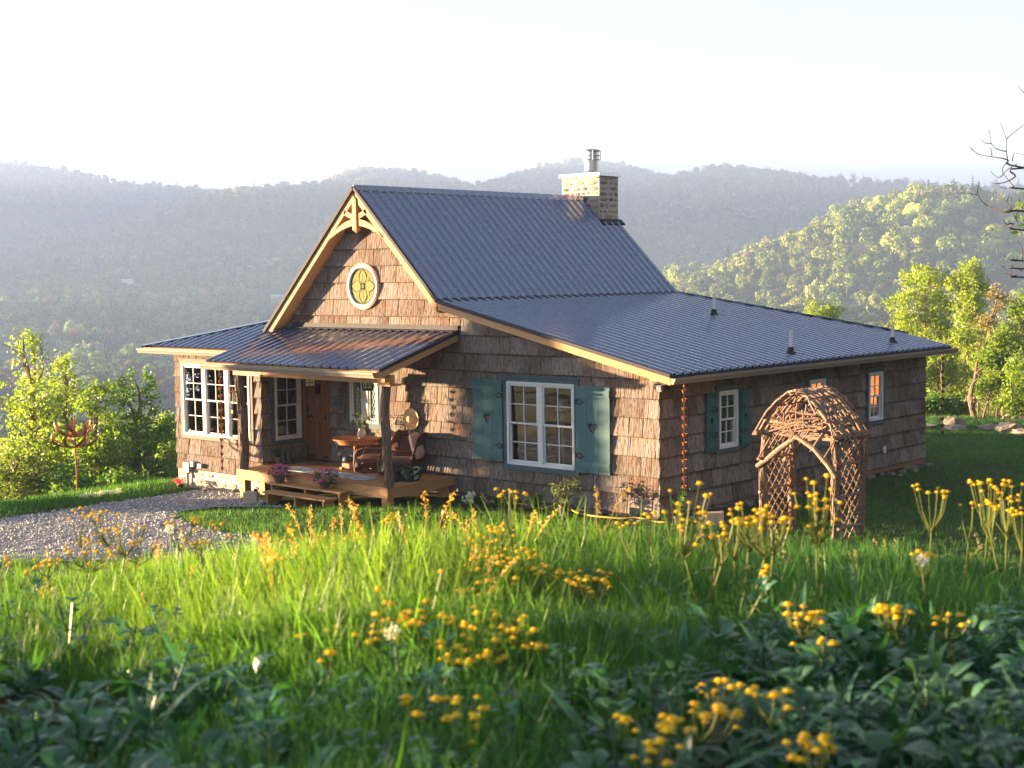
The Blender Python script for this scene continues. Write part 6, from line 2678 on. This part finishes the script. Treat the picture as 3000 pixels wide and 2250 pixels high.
GL = 'trees below the grass bank'
Lsp = [('tall_tree', 'tallest pale yellow-green tree at the edge of the picture, its top standing above the others', 62, 50, 690, .95, [(.0, 0, -1.0, .55, 1.0), (-.5, .2, -2.6, 1.15, 1.2), (.9, -.2, -2.6, .8, .8), (.2, .3, -4.4, 1.5, 1.3), (1.5, 0, -3.9, .8, .7), (-1.1, 0, -5.2, 1.2, 1.2)], 9500, 'lf_yellow', 21),
       ('spring_tree', 'yellow-green branching tree leaning out between the tallest tree and the domed trees', 128, 53, 740, .9, [(0, 0, -.8, .6, .7), (.5, .2, -1.7, .8, .6), (-.4, .1, -2.2, .9, .8), (.1, -.2, -3.6, 1.1, 1.0)], 4500, 'lf_yellow', 22),
       ('broad_tree', 'bushy light green tree with a pointed dome right behind the garden spinner', 205, 48, 800, 1.0, [(0, 0, -1.0, .85, 1.0), (-.6, .2, -2.3, 1.1, 1.0), (.6, -.2, -2.4, 1.0, 1.0), (0, .2, -3.8, 1.5, 1.1)], 8500, 'lf_spring', 23),
       ('broad_tree', 'full green domed tree standing nearest to the house wing', 290, 50, 790, 1.0, [(0, 0, -1.0, .9, 1.0), (.7, .1, -2.1, 1.0, .9), (-.6, .1, -2.4, 1.1, 1.0), (.2, .0, -3.8, 1.7, 1.2), (1.5, 0, -3.3, .9, .7)], 9500, 'lf_green', 24),
       ('small_tree', 'small airy green tree reaching towards the wing corner', 352, 55, 885, .8, [(0, 0, -.5, .8, .5), (.3, 0, -1.2, .9, .5), (-.7, .2, -1.7, .8, .6)], 2600, 'lf_spring', 25),
       ('pale_tree', 'pale grey-green tree low against the wing wall', 366, 62, 1000, .7, [(0, 0, -.8, .8, .9), (-.3, 0, -2, 1.0, .8)], 2200, 'lf_olive', 26),
       ('low_tree', 'low green tree whose crown shows just above the grass bank behind the spinner pole', 150, 46, 985, .8, [(0, 0, -.9, 1.1, .9), (-1.2, .2, -1.2, 1.2, 1.0), (1.0, -.2, -1.3, 1.2, .9)], 5000, 'lf_green', 27),
       ('low_tree', 'low olive tree at the picture edge under the tallest tree', 22, 47, 960, .8, [(0, 0, -.9, 1.2, 1.0), (.9, .1, -1.5, 1.0, 1.0)], 4200, 'lf_olive', 28),
       ('low_tree', 'low spreading green tree just above the white flowers', 262, 45, 1000, .8, [(0, 0, -.8, 1.1, .8), (1.1, .2, -1.1, 1.1, .8), (2.0, .1, -1.2, .9, .6)], 4600, 'lf_green', 29)]
for (nm, lab, vx, d, vtop, tr, lumps, nl, mt, sd) in Lsp:
    x, y = vpos(vx, d)
    zg = h1(x, y)
    H = vz(vtop, d)-zg
    tree(nm, lab, x, y, H, [(a, c, H+e, r1_, r2_) for (a, c, e, r1_, r2_) in lumps], nl, .075, M[mt], .13*tr+.03, GL, sd, .5, 3)

GRT = 'trees behind the back lawn'
Rsp = [('tall_tree', 'tall yellow-green tree with a broad fan crown above the end of the low roof', 1998, 76, 582, [(0, 0, -1.1, 1.5, 1.2), (-.9, 0, -2.3, 1.1, 1.1), (.9, 0, -2.4, 1.2, 1.0), (0, 0, -3.8, 1.9, 1.3), (-.6, 0, -5.6, 1.6, 1.2)], 9000, 'lf_yellow', 41),
       ('slender_tree', 'slender tree with one high yellow-green crown on a long bare trunk', 2092, 74, 578, [(0, 0, -1.2, 1.1, 1.3), (.4, 0, -2.6, 1.0, .9), (-.1, 0, -4.0, .8, .8)], 4800, 'lf_yellow', 42),
       ('small_tree', 'round yellow-green tree peeping over the low roof', 1782, 95, 655, [(0, 0, -1.2, 1.6, 1.2), (1.6, 0, -2.2, 1.1, .8), (-1.3, 0, -2.2, 1.2, .9)], 4200, 'lf_yellow', 43),
       ('leaning_tree', 'straw-coloured half-dead tree leaning to the side behind the boulders', 2150, 70, 625, [(.2, 0, -1.2, .5, .8), (-.3, 0, -2.2, .5, .5), (-.6, 0, -3.4, .6, .5)], 800, 'lf_rust', 44),
       ('leafy_tree', 'bright green leafy tree in front of the leaning half-dead one', 2168, 66, 712, [(.2, 0, -.9, .9, .7), (-.6, 0, -1.6, .9, .6), (.6, 0, -2.2, .9, .6), (-.8, 0, -2.9, .7, .5)], 4200, 'lf_spring', 45),
       ('slender_tree', 'thin straight tree with small crown near the picture edge', 2196, 72, 640, [(.1, 0, -1.0, .7, .9), (-.4, 0, -2.2, .6, .6)], 1900, 'lf_spring', 46),
       ('slender_tree', 'thin trunk with sparse yellow leaves beside the slender high crown', 2122, 80, 690, [(0, 0, -1, 1.1, .9), (.3, 0, -2.4, 1.2, 1.0)], 3200, 'lf_yellow', 47),
       ('young_tree', 'pale yellow-green young tree hanging over the far rain chain', 2030, 70, 745, [(0, 0, -.9, 1.2, .9), (-.9, 0, -1.6, 1.1, .8), (.8, 0, -1.9, 1.1, .9)], 4600, 'lf_yellow', 48),
       ('young_tree', 'sparse yellow young tree between two bare trunks', 2075, 82, 715, [(0, 0, -1, 1.2, 1.0), (.2, 0, -2.8, 1.4, 1.0)], 3600, 'lf_yellow', 49),
       ('bushy_tree', 'low green bush just above the blocky boulder', 2042, 62, 862, [(0, 0, -.5, .8, .5), (-.7, 0, -.7, .7, .5), (.6, 0, -.8, .7, .5)], 2600, 'lf_green', 50),
       ('young_tree', 'olive young tree in the gap behind the house corner', 1962, 84, 690, [(0, 0, -1.1, 1.3, 1.1), (.4, 0, -3, 1.4, 1.2)], 3800, 'lf_olive', 51),
       ('young_tree', 'faint yellow-green tree filling the back of the wood near the edge', 2180, 92, 700, [(0, 0, -1.2, 1.7, 1.2), (-.6, 0, -3.2, 1.8, 1.3)], 4200, 'lf_yellow', 52),
       ('young_tree', 'pale tree filling the back of the wood behind the dark crooked trunk', 2125, 96, 740, [(0, 0, -1.2, 2.0, 1.2), (.6, 0, -3.2, 2, 1.3)], 4200, 'lf_yellow', 53),
       ('young_tree', 'low yellow-green sapling thicket tree behind the far rain chain', 1985, 78, 800, [(0, 0, -.9, 1.5, .9), (.6, 0, -2.2, 1.7, 1.0), (-.5, 0, -3.4, 1.7, 1.0)], 4600, 'lf_yellow', 55),
       ('young_tree', 'low yellow-green sapling behind the large grey boulder', 2105, 84, 810, [(0, 0, -.9, 1.7, .9), (.6, 0, -2.2, 1.9, 1.0), (-.5, 0, -3.4, 1.9, 1.0)], 4600, 'lf_yellow', 56),
       ('young_tree', 'low yellow-green sapling at the picture edge behind the rusty boulder', 2190, 84, 820, [(0, 0, -.9, 1.7, .9), (.6, 0, -2.2, 1.9, 1.0), (-.9, 0, -3.2, 1.9, 1.0)], 4600, 'lf_yellow', 57),
       ('pink_tree', 'pinkish budding tree behind the fan-crowned tree, above the roof edge', 1945, 100, 705, [(0, 0, -1.0, 1.6, 1.0), (.9, 0, -2.0, 1.3, .9)], 2600, 'lf_rust', 58),
       ('leafy_tree', 'mid green leafy tree at the very edge below the bare branches', 2225, 60, 770, [(0, 0, -.9, 1.1, .8), (-.3, 0, -2, 1.0, .7)], 3200, 'lf_spring', 54)]
for (nm, lab, vx, d, vtop, lumps, nl, mt, sd) in Rsp:
    x, y = vpos(vx, d)
    zg = h1(x, y)
    H = vz(vtop, d)-zg
    ax = Vector((RH[0], RH[1], 0))
    rg0 = random.Random(sd)
    lp = []
    for (a, c, e, r1_, r2_) in lumps:
        q = ax*a
        lp.append((q.x, q.y+rg0.uniform(-.5, .5), H+e, r1_, r2_))
    ln = ax*(1.8 if nm == 'leaning_tree' else 0)
    tree(nm, lab, x-ln.x, y-ln.y, H, [(a+ln.x, c+ln.y, e, r1_, r2_) for (a, c, e, r1_, r2_) in lp], int(nl*1.5), .085, M[mt], .13, GRT, sd, .45, 3, lean=(ln.x, ln.y))
# bare trunks standing in that wood
for k, (vx, d, vtop, r, lean_) in enumerate(((2048, 68, 790, .07, -.3), (2066, 72, 800, .06, .2), (2100, 66, 760, .06, 1.6), (2113, 60, 800, .17, -.1), (2136, 78, 700, .05, .1), (2158, 74, 720, .05, -.1), (2176, 70, 730, .06, .15), (2188, 66, 740, .055, 0), (2206, 76, 700, .06, .1), (2012, 80, 780, .08, .1), (1985, 74, 800, .06, -.2), (2150, 84, 690, .05, .3))):
    x, y = vpos(vx, d)
    zg = h1(x, y)
    H = vz(vtop, d)-zg
    rg = random.Random(k+300)
    t = empty('bare_tree', (x, y, zg), 0, ('thick dark crooked bare trunk behind the boulders' if r > .1 else ('slanting bare trunk crossing the wood' if lean_ > 1 else 'thin bare trunk standing in the yellow-green wood')), 'tree', GRT)
    b = MB()
    ax = Vector((RH[0], RH[1], 0))
    pts = [ax*(lean_*(i/7)**1.2*1.0)+mnoise.noise_vector(Vector((k*5, 0, i*.5)))*(.25 if r < .1 else .5)*(i/7)+Vector((0, 0, H*i/7-.3*(i == 0))) for i in range(8)]
    b.tube(pts, [r*(1-.8*i/7)+.012 for i in range(8)], 7)
    for q in range(9):
        i = rg.randint(3, 6)
        p = pts[i].lerp(pts[i+1], rg.random())
        a = rg.random()*6.28
        L = H*rg.uniform(.06, .18)
        e = p+Vector((math.cos(a)*L*.7, math.sin(a)*L*.7, L*.7))
        b.tube([p, p.lerp(e, .5)+Vector((0, 0, -.05*L)), e], [r*.35+.006, r*.2+.005, .006], 5)
    b.build('trunk', M['post_bark'], t)

# the leafless tree whose branches reach in at the edge of the picture
tx, ty = from_ld(6.7, 14.6)
tz = h1(tx, ty)
t = empty('leafless_tree', (tx, ty, tz), 0, 'dark leafless tree, only its twiggy branches reaching in against the sky', 'tree')
T0 = Vector((tx, ty, tz))
b = MB()
b.tube([(0, 0, -.3), (.05, 0, 1.2), (-.05, .05, 2.6), (.05, 0, 4.2), (.0, .1, 5.6), (.1, 0, 7.4)], [.17, .15, .12, .09, .06, .02], 9)
b.build('trunk', M['post_bark'], t)
b = MB()
Q = lambda x, y: (2750+x*.3316, 300+y*.3316)
LIMBS = [[(1050, 760), (754, 578), (610, 510), (540, 490), (360, 460), (270, 385)], [(610, 510), (597, 420), (597, 325), (545, 180)], [(597, 325), (660, 270), (750, 200), (860, 120)], [(600, 435), (510, 410), (465, 360), (455, 290), (442, 240)], [(465, 365), (400, 355), (382, 325)], [(360, 460), (310, 430), (280, 410)], [(470, 470), (465, 415), (445, 408)], [(650, 520), (668, 455), (750, 460)],
         [(620, 515), (570, 570), (560, 640), (480, 700)], [(1050, 900), (754, 765), (665, 740), (580, 640), (560, 600)], [(1040, 640), (750, 580), (680, 655), (590, 705), (500, 715), (450, 700)], [(690, 545), (600, 600), (550, 660), (500, 650), (460, 610)], [(665, 740), (600, 760), (545, 750)],
         [(1060, 1010), (754, 960), (680, 955), (580, 970), (440, 920), (380, 870), (340, 800), (300, 735)], [(340, 815), (270, 808), (200, 795)], [(340, 800), (345, 755), (362, 718)], [(560, 965), (640, 940), (640, 830)], [(640, 935), (570, 850), (505, 800), (500, 770)], [(600, 880), (630, 800)],
         [(1050, 1180), (754, 1130), (660, 1075), (600, 1080), (480, 1130), (405, 1125)], [(600, 1080), (560, 1030)], [(480, 1125), (458, 1090)], [(700, 1060), (660, 990), (640, 930)],
         [(1050, 1450), (754, 1400), (690, 1390), (640, 1392), (578, 1355)], [(740, 1390), (740, 1290), (690, 1220)], [(660, 1390), (652, 1335)], [(1050, 1500), (754, 1470), (660, 1450), (580, 1430)], [(1050, 1580), (754, 1545), (690, 1530), (620, 1500), (552, 1435)], [(690, 1530), (620, 1515), (565, 1510)], [(740, 1490), (680, 1460)],
         [(1040, 120), (900, 30), (780, -60), (700, -140)], [(1500, -700), (1350, -850), (1210, -860), (1140, -880)], [(1210, -860), (1180, -800)]]
for k, pl in enumerate(LIMBS):
    d = 14.4+.35*math.sin(k*2.3)
    pts = [Vector(on_ray(*Q(x, y), d+.12*math.sin(k+i*1.7)))-T0 for i, (x, y) in enumerate(pl)]
    pts[0] = pts[0] if pl[0][0] < 1000 else Vector((.0, .0, pts[0].z))
    # smooth the polyline
    sm = []
    for i in range(len(pts)-1):
        for q in range(4):
            p0, p1, p2, p3 = (pts[max(0, min(len(pts)-1, i+w))] for w in (-1, 0, 1, 2))
            s = q/4
            sm.append(.5*((2*p1)+(p2-p0)*s+(2*p0-5*p1+4*p2-p3)*s*s+(3*p1-p0-3*p2+p3)*s**3))
    sm.append(pts[-1])
    r0 = .012 if pl[0][0] > 1000 else .0055
    b.tube(sm, [max(.0024, r0*(1-i/len(sm))) for i in range(len(sm))], 6)
b.build('branch', simple('dark_branch', (.055, .04, .035), .8, var=.3), t)
b = MB()
rg = random.Random(8)
for q in range(60):
    leafy(b, Vector(on_ray(*Q(rg.uniform(690, 790), rg.uniform(880, 1200)), 14.4))-T0, .05, 1, .028, rg)
b.build('foliage', M['lf_spring'], t)

# ------------------------------------------------------------------ trees beyond the frame: added shade casters, and those mirrored in the windows
def evergreen(x, y, H, r, lab, seed):
    rg_ = random.Random(seed)
    z = h1(x, y)
    t = empty('evergreen', (x, y, z), 0, lab, 'tree')
    b = MB()
    b.tube([(0, 0, -.3), (0, 0, H*.9)], [.12, .02], 8)
    b.build('trunk', M['post_bark'], t)
    b = MB()
    for _ in range(int(9000*H*r/6)):
        s = rg_.random()
        rr_ = r*min(1, 6*s+.5)*(1-s**3)**.5*math.sqrt(rg_.random())
        a = rg_.random()*6.283
        p = Vector((rr_*math.cos(a), rr_*math.sin(a), .1+H*s))
        leafy(b, p, .01, 1, .10, rg_)
    b.build('crown', M['lf_dark'], t)


def along_sun(x, y, s):
    return x-s*math.sin(SUN_A), y-s*math.cos(SUN_A)


for k, (x, y, H, r, mt, lab) in enumerate(((-16.6, -38.6, 7.2, 2.6, 'lf_green', 'broad green tree out of view in the meadow, added to shade the bottom'), (-24, -27, 8, 2.4, 'lf_yellow', 'yellow-green tree beyond the drive, mirrored in the windows'), (-27, -21, 9, 2.6, 'lf_spring', 'tall spring-green tree farther out beyond the drive'), (-36, -30, 8, 2.6, 'lf_olive', 'olive tree at the far side of the drive'))):
    tree('meadow_tree', lab, x, y, H, [(0, 0, H-r*.9, r, r*.9), (r*.4, r*.3, H-r*1.9, r*1.05, r*.8), (-r*.4, 0, H-r*2.0, r, r*.8)], 3200, .13, M[mt], .16, None, 80+k, .4, 3)
for k, xw in enumerate((-2.55, -3.95)):
    x, y = along_sun(xw, 0, 23+k*1.2)
    evergreen(x, y, 7.9+.2*k, .72, ('unseen columnar evergreen added to shade the front wall, the nearer of two', 'unseen columnar evergreen added to shade the front wall, behind its twin')[k], 5+k)
# ------------------------------------------------------------------ forest on the hills: one mass
def crown_proto(name, seed, n, kind):
    rg = random.Random(seed)
    b = MB()
    if kind == 'leafy':
        L = [(0, 0, 7.6, 3.6, 3.6)]+[(rg.uniform(-2.2, 2.2), rg.uniform(-2.2, 2.2), rg.uniform(5, 9.6), rg.uniform(1.6, 2.5), rg.uniform(1.4, 2.2)) for _ in range(6)]
        for q in range(n):
            (cx_, cy_, cz_, r, rz) = L[rg.randrange(len(L))]
            d = Vector((rg.gauss(0, 1), rg.gauss(0, 1), rg.gauss(0, 1)+.3)).normalized()
            rr_ = rg.uniform(.75, 1.05)
            p = Vector((cx_+d.x*r*rr_, cy_+d.y*r*rr_, cz_+d.z*rz*rr_))
            nrm = (d+Vector((rg.gauss(0, .5), rg.gauss(0, .5), rg.gauss(0, .5)))).normalized()
            u = nrm.orthogonal().normalized()
            a = rg.random()*6.3
            u = u*math.cos(a)+nrm.cross(u)*math.sin(a)
            w = nrm.cross(u)
            s = rg.uniform(.45, .85)
            b.t = rg.random()
            b.add([p-u*s, p+w*s*.8, p+u*s, p-w*s*.8], [(0, 1, 2, 3)])
        b.tube([(0, 0, -2), (0, 0, 6)], [.25, .15], 5)
    elif kind == 'conifer':
        for q in range(n):
            t = rg.random()**.8
            a = rg.random()*6.283
            r = 2.7*(1-t)**.8*rg.uniform(.55, 1)+.1
            p = Vector((r*math.cos(a), r*math.sin(a), 1.5+12.5*t))
            dv = Vector((math.cos(a), math.sin(a), -.35)).normalized()
            w = Vector((-math.sin(a), math.cos(a), 0))
            s = .45+.5*(1-t)
            b.t = rg.random()
            b.add([p-dv*s*.7-w*s*.4, p+dv*s, p-dv*s*.7+w*s*.4], [(0, 1, 2)])
        b.tube([(0, 0, -2), (0, 0, 8)], [.25, .1], 5)
    else:
        b.t = .2
        b.tube([(0, 0, -2), (0, 0, 9)], [.28, .1], 5)
        for q in range(n):
            d = Vector((rg.gauss(0, .8), rg.gauss(0, .8), rg.uniform(.5, 1.6))).normalized()
            p = Vector((0, 0, rg.uniform(3, 7)))
            L = rg.uniform(2.5, 5.4)
            e = p+d*L
            w = d.cross(Vector((rg.gauss(0, 1), rg.gauss(0, 1), .2))).normalized()*rg.uniform(.06, .15)
            b.t = rg.random()
            b.add([p-w, p+w, e+w*.5, e-w*.5], [(0, 1, 2, 3)])
            for _ in range(3):
                s0 = p.lerp(e, rg.uniform(.45, .95))
                e2 = s0+Vector((rg.gauss(0, .9), rg.gauss(0, .9), rg.uniform(.3, 1.5)))
                w2 = Vector((rg.gauss(0, 1), rg.gauss(0, 1), 0)).normalized()*.09
                b.add([s0-w2, s0+w2, e2], [(0, 1, 2)])
    return b.build(name, M['canopy'], link=False)


FP = [crown_proto('forest_a', 1, 300, 'leafy'), crown_proto('forest_b', 2, 260, 'leafy'), crown_proto('forest_c', 3, 330, 'leafy'), crown_proto('forest_d', 4, 260, 'conifer'), crown_proto('forest_e', 5, 90, 'bare'), crown_proto('forest_f', 6, 110, 'bare')]


def ray_ground(px, py, r0=300, r1=2600):
    """where a sight line through the valley meets the ground"""
    last = None
    for r in np.arange(r0, r1, 6.):
        p = on_ray(px, py, r)
        if p[2] < h1(p[0], p[1])+7:
            return p
    return on_ray(px, py, 1200)


HOUSES = [(373, 818, 9, 6, 4.5, .3, 'white farmhouse high on the hazy hillside'), (173, 874, 7, 5, 3.5, -.4, 'tiny white cabin at the edge of the hillside pasture'), (812, 862, 9, 6, 4, .2, 'pale roofed house half hidden in the woods beside the gable')]
HP = [ray_ground(a, c) for (a, c, *_) in HOUSES]
pr, pth = [], []
for (ra, rb, s) in ((84, 260, 5.6), (260, 520, 5.8), (520, 1000, 6.6), (1000, 1800, 8.4), (1800, 2900, 10.5)):
    n = int(.5*.80*(rb**2-ra**2)/s**2)
    pr.append(np.sqrt(RG.uniform(ra**2, rb**2, n)))
    pth.append(RG.uniform(-.40, .40, n))
pr, pth = np.concatenate(pr), np.concatenate(pth)
x, y = from_ld(pr*np.sin(pth), pr*np.cos(pth))
keep = np.ones(len(x), bool)
keep &= ~((pr < 112) & (pth > -.02))                 # the lawn wood on that side is built tree by tree
keep &= ~((pr < 95) & (pth < -.02))
for p in HP:
    hx, hy = x-p[0], y-p[1]
    dv = np.array([p[0]-CAMN[0], p[1]-CAMN[1]])
    dv /= np.linalg.norm(dv)
    al, ac = hx*dv[0]+hy*dv[1], np.abs(-hx*dv[1]+hy*dv[0])
    keep &= ~((ac < 8) & (al > -60) & (al < 9))
pas = (from_ld(-.29*830, 830), from_ld(.265*560, 560))
for (cx_, cy_), (sa, sb_) in zip(pas, ((34, 26), (30, 22))):
    keep &= ~((((x-cx_)/sa)**2+((y-cy_)/sb_)**2) < 1)
x, y, pr, pth = x[keep], y[keep], pr[keep], pth[keep]
z = height(x, y)
n = len(x)
n1 = fbm(x/90, y/90, 3, 61)
n2 = fbm(x/45, y/45, 3, 67)
n3 = RG.random(n)
right_hill = np.clip((pth-.03)/.08, 0, 1)*np.clip((1150-pr)/250, 0, 1)
far = np.clip((pr-900)/700, 0, 1)
p_bare = np.clip(.26+.50*far+.30*n1-.42*right_hill, .02, .92)
p_con = np.clip(.10+.50*(n2 > .45)*(pr < 950)-.06*far, .02, .8)*(1-.8*right_hill)
typ = np.where(n3 < p_con, 3, np.where(n3 < p_con+(1-p_con)*p_bare, 4, 0))
idx = np.where(typ == 3, 3, np.where(typ == 4, 4+RG.integers(0, 2, n), RG.integers(0, 3, n)))
# many of the budding trees are leafy shapes in pinkish grey
bud = (typ == 4) & (RG.random(n) < .62)
idx = np.where(bud, RG.integers(0, 3, n), idx)
tint = np.zeros((n, 3))
g = RG.random((n, 1))
green = np.array([[.08, .14, .045]])*(1-g)+np.array([[.20, .26, .075]])*g
yg = np.array([[.13, .18, .035]])*(1-g)+np.array([[.30, .32, .07]])*g
con = np.array([[.020, .045, .026]])*(1-g)+np.array([[.035, .062, .032]])*g
bar = np.array([[.16, .125, .115]])*(1-g)+np.array([[.27, .21, .195]])*g
rust = np.array([[.22, .105, .05]])
rh = right_hill[:, None]
tint = np.where((typ == 0)[:, None], green*(1-rh)+yg*rh, np.where((typ == 3)[:, None], con, bar))
ru = (RG.random(n) < .10) & (typ == 4)
lit_peak = (pr > 1750) & (pr < 2400) & (np.abs(pth-.16) < .09) & (RG.random(n) < .8)  # sunlit pink of the far peak put into its trees' tint
tint[lit_peak] = np.array([[.26, .15, .10]])*(.8+.4*g[lit_peak])
tint[ru] = rust*(.8+.4*g[ru])
tint *= (1+.30*RG.normal(0, 1, (n, 1))).clip(.45, 1.8)*(1+.45*fbm(x/70, y/70, 3, 71)[:, None]).clip(.5, 1.6)
s = (.38+.70*RG.random(n)**.9+.30*(RG.random(n) < .14))*np.where(pr > 1000, 1.05, .92)*np.where(pr > 1800, 1.15, 1)*np.where(typ == 3, 1.15, 1)
sc3 = np.stack([s*RG.uniform(.8, 1.1, n), s*RG.uniform(.8, 1.1, n), s*RG.uniform(.85, 1.2, n)], 1)
rot = np.stack([RG.normal(0, .04, n), RG.normal(0, .04, n), RG.uniform(0, 6.283, n)], 1)
scatter('forest', np.stack([x, y, z-.5], 1), rot, sc3, idx, tint, FP)

M['far_wall'] = simple('far_white_wall', (.78, .77, .74), .7, var=.05, bump=0)
M['far_roof'] = simple('far_roof', (.42, .42, .43), .6, var=.1, bump=0)
for (a, c, w, d, h, rz, lab), p in zip(HOUSES, HP):
    t = empty('distant_house', (p[0], p[1], h1(p[0], p[1])), YAW+rz, lab, 'house')
    b = MB()
    b.box((-w/2, -d/2, -3), (w/2, d/2, h))
    b.prism([(-w/2, -d/2, h), (-w/2, d/2, h), (-w/2, 0, h+d*.35)], (w, 0, 0))
    b.build('wall', M['far_wall'], t)
    b = MB()
    for sg in (-1, 1):
        b.prism([(-w/2-.5, sg*(d/2+.6), h-.25), (-w/2-.5, 0, h+d*.35+.12), (-w/2-.5, 0, h+d*.35+.35), (-w/2-.5, sg*(d/2+.6), h)], (w+1, 0, 0))
    b.build('roof', M['far_roof'], t)
    for k in range(3):
        b = MB()
        b.box((-w*.32+k*w*.32-.5, -d/2-.08, 1.2), (-w*.32+k*w*.32+.5, -d/2-.01, 2.6))
        b.build('window', M['black'], t)

# red clay bank beyond the lawn, seen only in the side windows
n_ = NT('red_clay')
c_ = n_.ramp(n_.noise(n_.coord(), .8, 5, .65), [(.3, (.38, .13, .045)), (.7, (.55, .24, .09))])
M['clay'] = n_.done(n_.bsdf(c_, .95, 0, .1, n_.bump(n_.noise(n_.coord(), 1.5, 5), .8, .3)))
gx2, gy2 = np.meshgrid(np.arange(11.5, 19, .4), np.arange(27.5, 40, .4), indexing='ij')
gz2 = height(gx2, gy2)+.12+.1*fbm(gx2*.8, gy2*.8, 3, 5)
tag(grid_mesh('clay_bank', np.stack([gx2, gy2, gz2], -1).reshape(-1, 3), gx2.shape[0], gx2.shape[1], M['clay']), kind='structure')

# wooded slope across the drive, outside the frame, mirrored in the front windows
n_ = NT('wooded_slope')
c_ = n_.ramp(n_.noise(n_.coord(), .35, 5, .7), [(.3, (.02, .035, .012)), (.55, (.07, .09, .025)), (.75, (.20, .17, .045))])
M['slope'] = n_.done(n_.bsdf(c_, 1, 0, 0, n_.bump(n_.noise(n_.coord(), .6, 4), 1, 1.5)))
aa, rq = np.meshgrid(np.radians(np.linspace(14, 56, 50)), np.linspace(75, 300, 40), indexing='ij')
sx_, sy_ = -rq*np.sin(aa), -rq*np.cos(aa)
tz_ = np.clip((rq-85)/170, 0, 1)
edge_ = np.clip((np.radians(55)-aa)/np.radians(7), 0, 1)*np.clip((aa-np.radians(14))/np.radians(6), 0, 1)
sz_ = -22+edge_*(tz_*52+6*tz_*fbm(sx_/30, sy_/30, 4, 91))+1.5*fbm(sx_/6, sy_/6, 3, 92)
tag(grid_mesh('hillside', np.stack([sx_, sy_, sz_], -1).reshape(-1, 3), 50, 40, M['slope']), kind='structure')

# ------------------------------------------------------------------ the evening haze: one even volume round the whole scene
n_ = NT('haze_air')
pv = n_.n('ShaderNodeVolumePrincipled')
pv.inputs['Color'].default_value = (.43, .62, 1.0, 1)
pv.inputs['Density'].default_value = HAZE_DENSITY
pv.inputs['Anisotropy'].default_value = 0.0
n_.l(pv.outputs[0], n_.out.inputs['Volume'])
b = MB()
A = [from_ld(l, d) for (l, d) in ((-1375, -170), (1640, -170), (1640, 2900), (-1375, 2900))]
b.prism([(q[0], q[1], -110) for q in A], (0, 0, 420))
hz = b.build('haze', n_.m)
tag(hz, kind='stuff')
